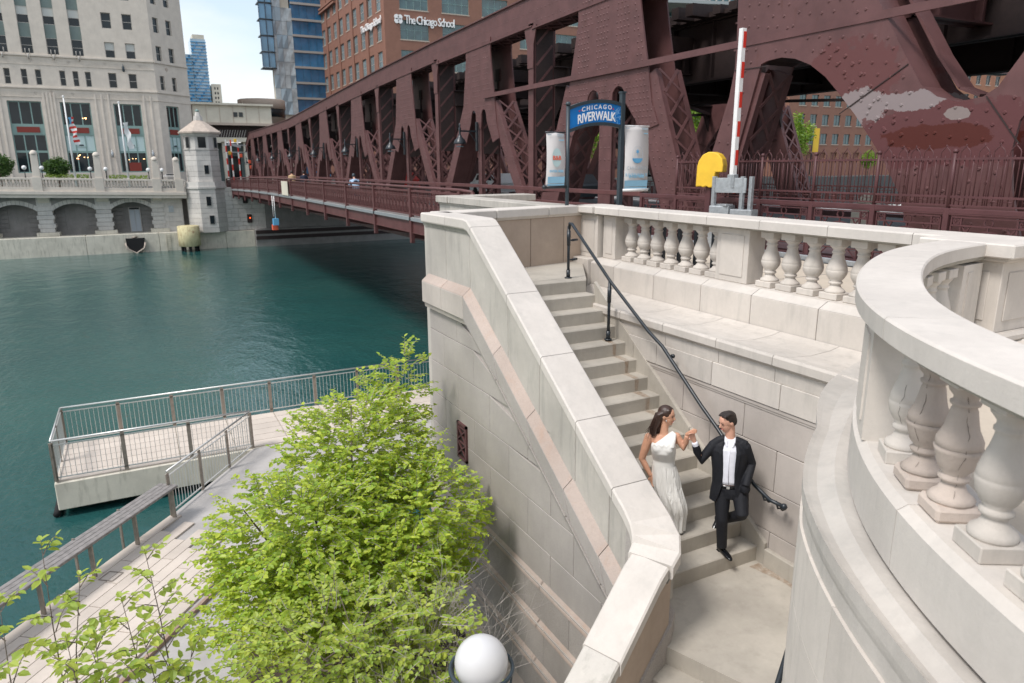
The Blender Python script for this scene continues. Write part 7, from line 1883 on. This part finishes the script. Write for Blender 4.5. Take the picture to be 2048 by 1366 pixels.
# continuous body under the clothes
q = MB()
mF = (-Rv * .80 + Tv * .52 - Zv * .34).normalized(); mS = Zv.cross(mF).normalized(); mU = mF.cross(mS).normalized()
hc = J['headc'] + Vector((0, 0, 0.015))
headshape(q, hc, mF, mS, mU, 1.04)
ch = J['neck'] + Vector((0, 0, -.025)) - Tv * .01
q.tube([hc - mU * .04 - mF * .02, ch + Vector((0, 0, .04)), ch - Zv * .06], [.058, .058, .075], 14)
loft(q, [(ch - Zv * .03, Rv * .08, Tv * .06), (ch - Zv * .12, Rv * .15, Tv * .085), (ch - Zv * .28, Rv * .15, Tv * .09), (J['belt'], Rv * .145, Tv * .095), (J['hipR'].lerp(J['hipL'], .5), Rv * .155, Tv * .10)])
q.tube([J['shR'] + Rv * .05 - Zv * .05, J['shR'] + Rv * .02 - Zv * .06, J['elR'] + Rv * .02 + Zv * .02, J['wrR']], [.035, .033, .022, .026], 12); q.tube([J['shL'] - Rv * .05 - Zv * .05, J['shL'] - Rv * .02 - Zv * .07, J['elL'], J['haL']], [.035, .035, .034, .026], 12)
q.tube([J['hipR'], J['knR'], J['anR'] + Zv * .03], [.075, .05, .036], 12); q.tube([J['hipL'], J['knL'], J['knL'] - Zv * .03 - Tv * .06, J['knL'].lerp(J['anL'], .6), J['anL']], [.07, .045, .045, .04, .03], 12)
hd = (J['handR'] - J['wrR']).normalized()
hand(q, J['wrR'] + hd * .03, hd, 1.0, .75, Tv, 1)
bake(q, 'body', skin_m, man, .0075, 2)
face_parts(man, hc, mF, mS, mU, 1.04)
# hair: cap with volume swept up
q = MB(); ball(q, hc - mF * .022 + mU * .048, .085, .098, .080, (mS, mF, mU), 18); ball(q, hc - mF * .055 + mU * .005, .080, .060, .085, (mS, mF, mU), 14)
r_ = random.Random(1)
for k in range(26):
    a = r_.uniform(-1.2, 1.2); b0 = hc + mU * .088 + mF * r_.uniform(-.05, .02) + mS * (.05 * a); q.tube([b0, b0 + mU * .022 + mF * .03 + mS * .01, b0 + mU * .012 + mF * .06], [.018, .014, .006], 6)
for sg_ in (-1, 1): ball(q, hc + mS * .07 * sg_ - mF * .02 + mU * .03, .018, .045, .05, (mS, mF, mU), 8)
bake(q, 'hair', hairm, man, .008, 1)
# shirt
q = MB(); sc_ = .0
loft(q, [(ch + Zv * .035 , Rv * .062, Tv * .062), (ch - Zv * .01, Rv * .085, Tv * .078), (ch - Zv * .09 + Tv * .01, Rv * .17, Tv * .108), (ch - Zv * .28 + Tv * .01, Rv * .165, Tv * .118), (J['belt'] + Zv * .03 + Tv * .012, Rv * .150, Tv * .110), (J['belt'] - Zv * .01, Rv * .148, Tv * .105)])
for sg_ in (-1, 1): q.tube([ch + Zv * .045 + Rv * .05 * sg_, ch + Tv * .07 + Rv * .045 * sg_ + Zv * .01, ch + Tv * .095 + Rv * .03 * sg_ - Zv * .05], [.016, .02, .012], 8)
q.tube([J['wrR'] - hd * .05, J['wrR'] + hd * .012], [.038, .037], 12)
bake(q, 'shirt', shirt, man, .008, 3)
q = MB(); q.tube([ch + Tv * .118 - Zv * .07, ch + Tv * .135 - Zv * .28, J['belt'] + Tv * .125], .004, 4); q.build('button_placket', shirt, man)
# jacket: open front, sleeves
q = MB()
mid = lambda z: ch + (J['belt'] - ch) * ((z - ch.z) / (J['belt'].z - ch.z))
def jring(z, wx, wy, gap, off_=0):
    c = mid(z) - Tv * .01 + Tv * off_; out = []
    return c
NJ = 22
zs_ = [ch.z - .005, ch.z - .05, ch.z - .12, ch.z - .25, ch.z - .38, J['belt'].z - .02, J['belt'].z - .13, J['belt'].z - .24]
wx_ = [.10, .175, .215, .208, .192, .188, .205, .215]; wy_ = [.085, .105, .128, .135, .130, .130, .140, .145]; gp_ = [.55, .42, .36, .34, .34, .38, .52, .72]
vs = []; fs = []
for z, wx, wy, g_ in zip(zs_, wx_, wy_, gp_):
    c = mid(z)
    for k in range(NJ + 1):
        a = pi / 2 + g_ + (2 * pi - 2 * g_) * k / NJ
        vs.append(c + Rv * (wx * math.cos(a)) + Tv * (wy * math.sin(a)))
    for k in range(NJ + 1):
        a = pi / 2 + g_ + .02 + (2 * pi - 2 * g_ - .04) * (NJ - k) / NJ
        vs.append(c + Rv * ((wx - .022) * math.cos(a)) + Tv * ((wy - .022) * math.sin(a)))
m_ = 2 * (NJ + 1)
for i in range(len(zs_) - 1):
    for k in range(m_): fs.append((i * m_ + k, i * m_ + (k + 1) % m_, (i + 1) * m_ + (k + 1) % m_, (i + 1) * m_ + k))
for i in (0, len(zs_) - 1):
    for k in range(NJ): fs.append((i * m_ + k, i * m_ + k + 1, i * m_ + m_ - 2 - k, i * m_ + m_ - 1 - k))
q.add(vs, fs, True)
q.tube([J['shR'] + Rv * .07 - Zv * .0, J['shR'] + Rv * .015 - Zv * .035, J['elR'] + Rv * .0, J['elR'].lerp(J['wrR'], .5), J['wrR'] - hd * .03], [.050, .062, .056, .050, .043], 14)
hl = J['haL']; q.tube([J['shL'] - Rv * .07, J['shL'] - Rv * .012 - Zv * .045, J['elL'] + Rv * .0, J['elL'].lerp(hl, .6) + Tv * .03, hl + Tv * .04], [.050, .064, .058, .052, .048], 14)
ball(q, hl + Tv * .02 - Zv * .04 + Rv * .0, .06, .04, .07, (Rv, Tv, Zv), 12)
for sg_ in (-1, 1): q.tube([ch + Zv * .025 + Rv * .055 * sg_, ch - Zv * .01 + Rv * .12 * sg_, J['shR' if sg_ < 0 else 'shL'] - Rv * .005 * sg_ - Zv * .03], [.040, .052, .056], 12)
bake(q, 'jacket', suit, man, .0085, 3)
q = MB()   # lapels
for sg_ in (-1, 1):
    a = ch + Tv * .075 + Rv * .065 * sg_ + Zv * .03; b = ch + Tv * .128 + Rv * .085 * sg_ - Zv * .14; c = J['belt'] + Tv * .13 + Rv * .075 * sg_ + Zv * .10; d = ch + Tv * .12 + Rv * .130 * sg_ - Zv * .11
    q.add([a, b, c, d], [(0, 1, 2, 3)])
o = q.build('lapels', suit, man); so = o.modifiers.new('s', 'SOLIDIFY'); so.thickness = .006
q = MB(); bc = J['belt'] - Zv * .035; loft(q, [(bc - Zv * .018, Rv * .155, Tv * .112), (bc + Zv * .018, Rv * .154, Tv * .111)], 24); q.build('belt', leather, man)
q = MB(); q.bar(bc + Tv * .110 + Rv * .0, bc + Tv * .118 + Rv * .0, .035, .032); q.build('buckle', M['inox'], man)
# trousers
q = MB(); hipc = J['hipR'].lerp(J['hipL'], .5)
loft(q, [(bc - Zv * .02, Rv * .153, Tv * .110), (hipc + Zv * .02, Rv * .172, Tv * .118), (hipc - Zv * .05, Rv * .165, Tv * .112)])
aR = J['anR'] + Zv * .055
q.tube([J['hipR'] + Zv * .02, J['hipR'].lerp(J['knR'], .5), J['knR'], J['knR'].lerp(aR, .5), aR, aR - Zv * .05], [.098, .088, .070, .066, .062, .062], 16)
q.tube([J['hipL'] + Zv * .02, J['hipL'].lerp(J['knL'], .5), J['knL'] , J['knL'] - Zv * .03 - Tv * .06, J['knL'].lerp(J['anL'], .6), J['anL'] + Zv * .02], [.098, .088, .075, .070, .062, .058], 16)
bake(q, 'trousers', suit, man, .0085, 3)
def shoe(par, heel, toe, up=Zv):
    d = (toe - heel); L = d.length; d.normalize(); a = d.cross(up).normalized(); n = a.cross(d)
    q = MB(); loft(q, [(heel + n * .03, a * .030, n * .030), (heel + d * .04 + n * .045, a * .036, n * .045), (heel + d * L * .45 + n * .036, a * .040, n * .036), (heel + d * L * .75 + n * .026, a * .044, n * .025), (heel + d * L * .93 + n * .018, a * .030, n * .018), (toe + n * .012, a * .012, n * .010)], 14)
    bake(q, 'shoe', leather, par, .007, 2)
    q = MB(); q.bar(heel + d * .0 + n * -.004, heel + d * .06 + n * -.004, .06, .018, up=n); q.build('heel', leather, par)
    q = MB(); q.tube([heel + d * L * .42 + n * .074 - a * .018, heel + d * L * .42 + n * .076 + a * .018], .004, 5); q.tube([heel + d * L * .50 + n * .068 - a * .018, heel + d * L * .50 + n * .068 + a * .018], .004, 5); q.build('laces', suit, par)
shoe(man, Vector((5.855, 5.735, -2.797)), Vector((5.80, 5.455, -2.805)))
shoe(man, J['anL'] + Vector((.05, .04, .02)), J['anL'] + Vector((-.14, -.07, -.10)), (Vector((-.3, -.6, .7))).normalized())
# ---- woman
WS = 1.04
WJ = {'headtop': (5.09, 5.95, -0.87), 'headc': (5.1, 5.94, -1.0), 'chin': (5.15, 5.86, -1.12), 'neck': (5.09, 5.95, -1.22), 'shR': (4.97, 6.07, -1.27), 'shL': (5.19, 5.85, -1.23), 'elR': (4.92, 6.12, -1.55), 'wrR': (4.98, 6.02, -1.74), 'haR': (5.0, 5.99, -1.82), 'elL': (5.21, 5.79, -1.33), 'wrL': (5.22, 5.71, -1.16), 'haL': (5.23, 5.67, -1.11), 'bust': (5.06, 5.91, -1.36), 'waist': (5.1, 5.94, -1.57), 'hip': (5.13, 5.92, -1.79), 'knee': (5.16, 5.81, -2.07), 'hemA': (5.17, 5.87, -2.39), 'hemB': (5.28, 5.77, -2.37)}
K = {k: Vector((v[0] * WS, v[1] * WS, 1.8 - (1.8 - v[2]) * WS)) for k, v in WJ.items()}
wo = thing('person', 'woman in ivory one-shoulder gown with long brown hair beside the coping', 'person', (5.3, 6.15, -2.6))
wF = (Rv * .93 + Tv * .30 - Zv * .12).normalized(); wS_ = Zv.cross(wF).normalized(); wU = wF.cross(wS_).normalized()
hw = K['headc'] + Vector((.0, 0, .015)) + Rv * .01
q = MB(); headshape(q, hw, wF, wS_, wU, .97)
nk = K['neck'] + Zv * .02
q.tube([hw - wU * .05 - wF * .015, nk + Zv * .02, nk - Zv * .05], [.048, .050, .06], 14)
loft(q, [(nk - Zv * .015, Rv * .09, Tv * .055), (nk - Zv * .07, Rv * .145, Tv * .075), (K['bust'], Rv * .140, Tv * .095), (K['waist'], Rv * .125, Tv * .088), (K['hip'], Rv * .160, Tv * .12), (K['hip'] - Zv * .1, Rv * .15, Tv * .11)])
for s_ in ('shR', 'shL'): ball(q, K[s_], .056, .056, .052, None, 12)
q.tube([K['shR'], K['shR'].lerp(K['elR'], .5), K['elR'], K['elR'].lerp(K['wrR'], .4), K['wrR']], [.054, .053, .043, .038, .026], 14)
elL = K['shL'].lerp(K['wrL'], .42) + Vector((.05, -.03, -.16)); 
q.tube([K['shL'], elL, elL.lerp(K['wrL'], .45), K['wrL'] + Vector((0, 0, -.02))], [.052, .042, .036, .025], 14)
q.tube([K['hip'] - Rv * .06, K['hemA'] + Zv * .2, Vector((5.30, 6.16, -2.5))], [.09, .05, .035], 10); q.tube([K['hip'] + Rv * .06, K['hemB'] + Zv * .2, Vector((5.42, 6.08, -2.5))], [.09, .05, .035], 10)
hdw = (K['haR'] - K['wrR']).normalized(); hand(q, K['wrR'], hdw, .92, .25, Tv, -1)
hdl = (J['handR'] + Zv * .035 - K['wrL']).normalized(); hand(q, K['wrL'], hdl, .9, .7, Tv * -1, 1)
bake(q, 'body', skin_w, wo, .0075, 2)
face_parts(wo, hw, wF, wS_, wU, .97, True)
# dress: bodice with single strap, skirt with folds
q = MB()
loft(q, [(K['bust'] + Zv * .055, Rv * .142, Tv * .090), (K['bust'] + Zv * .02, Rv * .152, Tv * .112), (K['bust'] - Zv * .05, Rv * .148, Tv * .118), (K['waist'] + Zv * .04, Rv * .132, Tv * .098), (K['waist'] - Zv * .03, Rv * .138, Tv * .10), (K['hip'] + Zv * .05, Rv * .165, Tv * .125), (K['hip'] - Zv * .06, Rv * .168, Tv * .128)])
for sg_ in (-1, 1): ball(q, K['bust'] + Rv * .062 * sg_ + Tv * .065 + Zv * .005, .066, .058, .064, (Rv, Tv, Zv), 12)
for k in range(4):
    t = k / 3; a = K['shL'] + Zv * .045 - Rv * (.02 + .02 * t) + Tv * (.03 - .05 * t)
    b = K['bust'] + Rv * (.10 - .19 * t) + Tv * .085 + Zv * .035; q.tube([a, a.lerp(b, .5) + Tv * .028, b], [.026, .034, .036], 8)
bake(q, 'bodice', bodm, wo, .009, 9)
vs = []; fs = []; N_ = 72
rings = [(K['waist'] - Zv * .02, .142, .104), (K['hip'] + Zv * .06, .170, .130), (K['hip'] - Zv * .06, .176, .138), (K['hip'].lerp(K['knee'], .6), .168, .132), (K['knee'].lerp(K['hemB'], .2) , .155, .125), (K['hemA'].lerp(K['hemB'], .45) + Zv * .18, .125, .115), (K['hemA'].lerp(K['hemB'], .45) + Zv * .02, .118, .118), (K['hemA'].lerp(K['hemB'], .45) - Zv * .02, .118, .12)]
rings = [(Vector((c.x, c.y, c.z)), a, b) for c, a, b in rings]
for i, (c, a, b) in enumerate(rings):
    amp = .0 if i == 0 else .003 + .0016 * i
    for k in range(N_):
        t = 2 * pi * k / N_; w_ = 1 + (amp / a) * (math.sin(9 * t + .25 * i) + .6 * math.sin(17 * t + 1 - .2 * i))
        vs.append(c + Rv * (a * math.cos(t) * w_) + Tv * (b * math.sin(t) * w_))
for i in range(len(rings) - 1):
    for k in range(N_): fs.append((i * N_ + k, i * N_ + (k + 1) % N_, (i + 1) * N_ + (k + 1) % N_, (i + 1) * N_ + k))
q = MB(); q.add(vs, fs, True); o = q.build('skirt', dressm, wo); sb = o.modifiers.new('s', 'SUBSURF'); sb.levels = sb.render_levels = 1
q = MB()   # hair
ball(q, hw - wF * .022 + wU * .035, .086, .100, .092, (wS_, wF, wU), 18)
r_ = random.Random(6)
for k in range(44):
    a = r_.uniform(-2.5, 2.5); b0 = hw + wU * .085 + wF * (.045 * math.cos(a * .5)) + wS_ * .04 * math.sin(a); 
    sdn = wS_ * (.085 * math.sin(a)) - wF * (.035 + .055 * (1 - math.cos(a)) * .6)
    m1 = hw + sdn * 1.05 + wU * .01; m2 = hw + sdn * 1.15 - Zv * (.12 + .02 * r_.random()) - wF * .03; m3 = m2 - Zv * r_.uniform(.08, .16) - wF * r_.uniform(.01, .06) + rv3(r_, .012)
    q.tube([b0, m1, m2, m3], [.022, .024, .020, .006], 7)
bake(q, 'hair', hairw, wo, .0085, 1)
q = MB()
for k in range(110):
    a = r_.uniform(-2.7, 2.7); b0 = hw + wU * .095 + wF * (.045 * math.cos(a * .5)) + wS_ * .04 * math.sin(a); sdn = wS_ * (.098 * math.sin(a)) - wF * (.035 + .07 * (1 - math.cos(a)) * .6)
    m1 = hw + sdn * 1.12 + wU * .01; m2 = hw + sdn * 1.25 - Zv * (.12 + .03 * r_.random()) - wF * .03; m3 = m2 - Zv * r_.uniform(.08, .2) - wF * r_.uniform(.0, .07) + rv3(r_, .03)
    q.tube([b0, m1, m2, m3], [.003, .003, .0025, .001], 3, False)
q.build('hair_strands', hairw, wo, kind='stuff')
q = MB(); q.tube([hw + Tv * .08 - Zv * .03, hw + Tv * .078 - Zv * .05], .006, 6); q.build('earring', M['inox'], wo)
# ---- small people on the bridge
def walker(lab, x, y, shirtc, pants, hairc, lean=0.0, helmet=False, bag=None, h=1.66):
    z0 = -.12 + camb(y); T = thing('person', lab, 'person', (x, y, z0)); q = MB(); F = Vector((0, 1, 0)); S = Vector((1, 0, 0)); hip = Vector((x, y, z0 + .88)); ne = hip + Vector((0, lean * .5, .52 - lean * .18)); hd_ = ne + Vector((0, .05 + lean * .15, .17))
    ball(q, hd_, .08, .10, .12, None, 12); q.tube([hd_, ne], .05, 8); loft(q, [(ne, S * .12, F * .08), (ne - Vector((0, 0, .07)), S * .20, F * .11), (ne.lerp(hip, .6), S * .17, F * .11), (hip, S * .17, F * .12)], 14)
    for sg_ in (-1, 1):
        q.tube([ne + S * .19 * sg_ - Vector((0, 0, .05)), ne + S * .24 * sg_ + Vector((0, .05 + lean * .2, -.32)), ne + S * .2 * sg_ + Vector((0, .2 + lean * .3, -.5))], [.055, .045, .032], 8)
        q.tube([hip + S * .09 * sg_, hip + S * .1 * sg_ + Vector((0, .06 * sg_, -.44)), hip + S * .1 * sg_ + Vector((0, .16 * sg_, -.84))], [.085, .06, .04], 8); q.tube([hip + S * .1 * sg_ + Vector((0, .16 * sg_ - .05, -.85)), hip + S * .1 * sg_ + Vector((0, .16 * sg_ + .15, -.86))], .04, 6)
    bake(q, 'body', skin_m, T, .02, 2)
    q = MB(); loft(q, [(ne + Vector((0, 0, .02)), S * .10, F * .09), (ne - Vector((0, 0, .07)), S * .225, F * .14), (ne.lerp(hip, .6), S * .20, F * .14), (hip - Vector((0, 0, .08)), S * .20, F * .15)], 14)
    for sg_ in (-1, 1): q.tube([ne + S * .19 * sg_ - Vector((0, 0, .05)), ne + S * .24 * sg_ + Vector((0, .05 + lean * .2, -.30)), ne + S * .21 * sg_ + Vector((0, .17 + lean * .25, -.44))], [.075, .065, .05], 8)
    bake(q, 'jacket', shirtc, T, .018, 2)
    q = MB()
    for sg_ in (-1, 1): q.tube([hip + S * .09 * sg_, hip + S * .1 * sg_ + Vector((0, .06 * sg_, -.44)), hip + S * .1 * sg_ + Vector((0, .16 * sg_, -.80))], [.10, .075, .06], 8)
    bake(q, 'trousers', pants, T, .018, 2)
    q = MB(); ball(q, hd_ + Vector((0, -.015, .03)), .10, .12, .115, None, 12); q.build('helmet' if helmet else 'hair', hairc, T)
    if bag: q = MB(); ball(q, ne + Vector((0.02, -.16, -.22)), .17, .08, .17, None, 12); q.build('backpack', bag, T)
navy = plain('navy_cloth', (.012, .018, .04), .8); denim = plain('dark_denim', (.03, .045, .08), .8); tan_ = plain('tan_cloth', (.55, .38, .22), .85); pblue = plain('pale_blue_cloth', (.32, .45, .60), .8)
walker('walker in a tan jacket on the bridge footway, left of the one in black', 10.5, 55.5, tan_, denim, hairm)
walker('walker in black on the bridge footway, right of the one in tan', 10.6, 51.7, navy, denim, hairm)
walker('cyclist in a pale blue jacket with helmet and dark backpack leaning forward on the bridge', 10.5, 38, pblue, denim, M['greypole'], .55, True, navy)
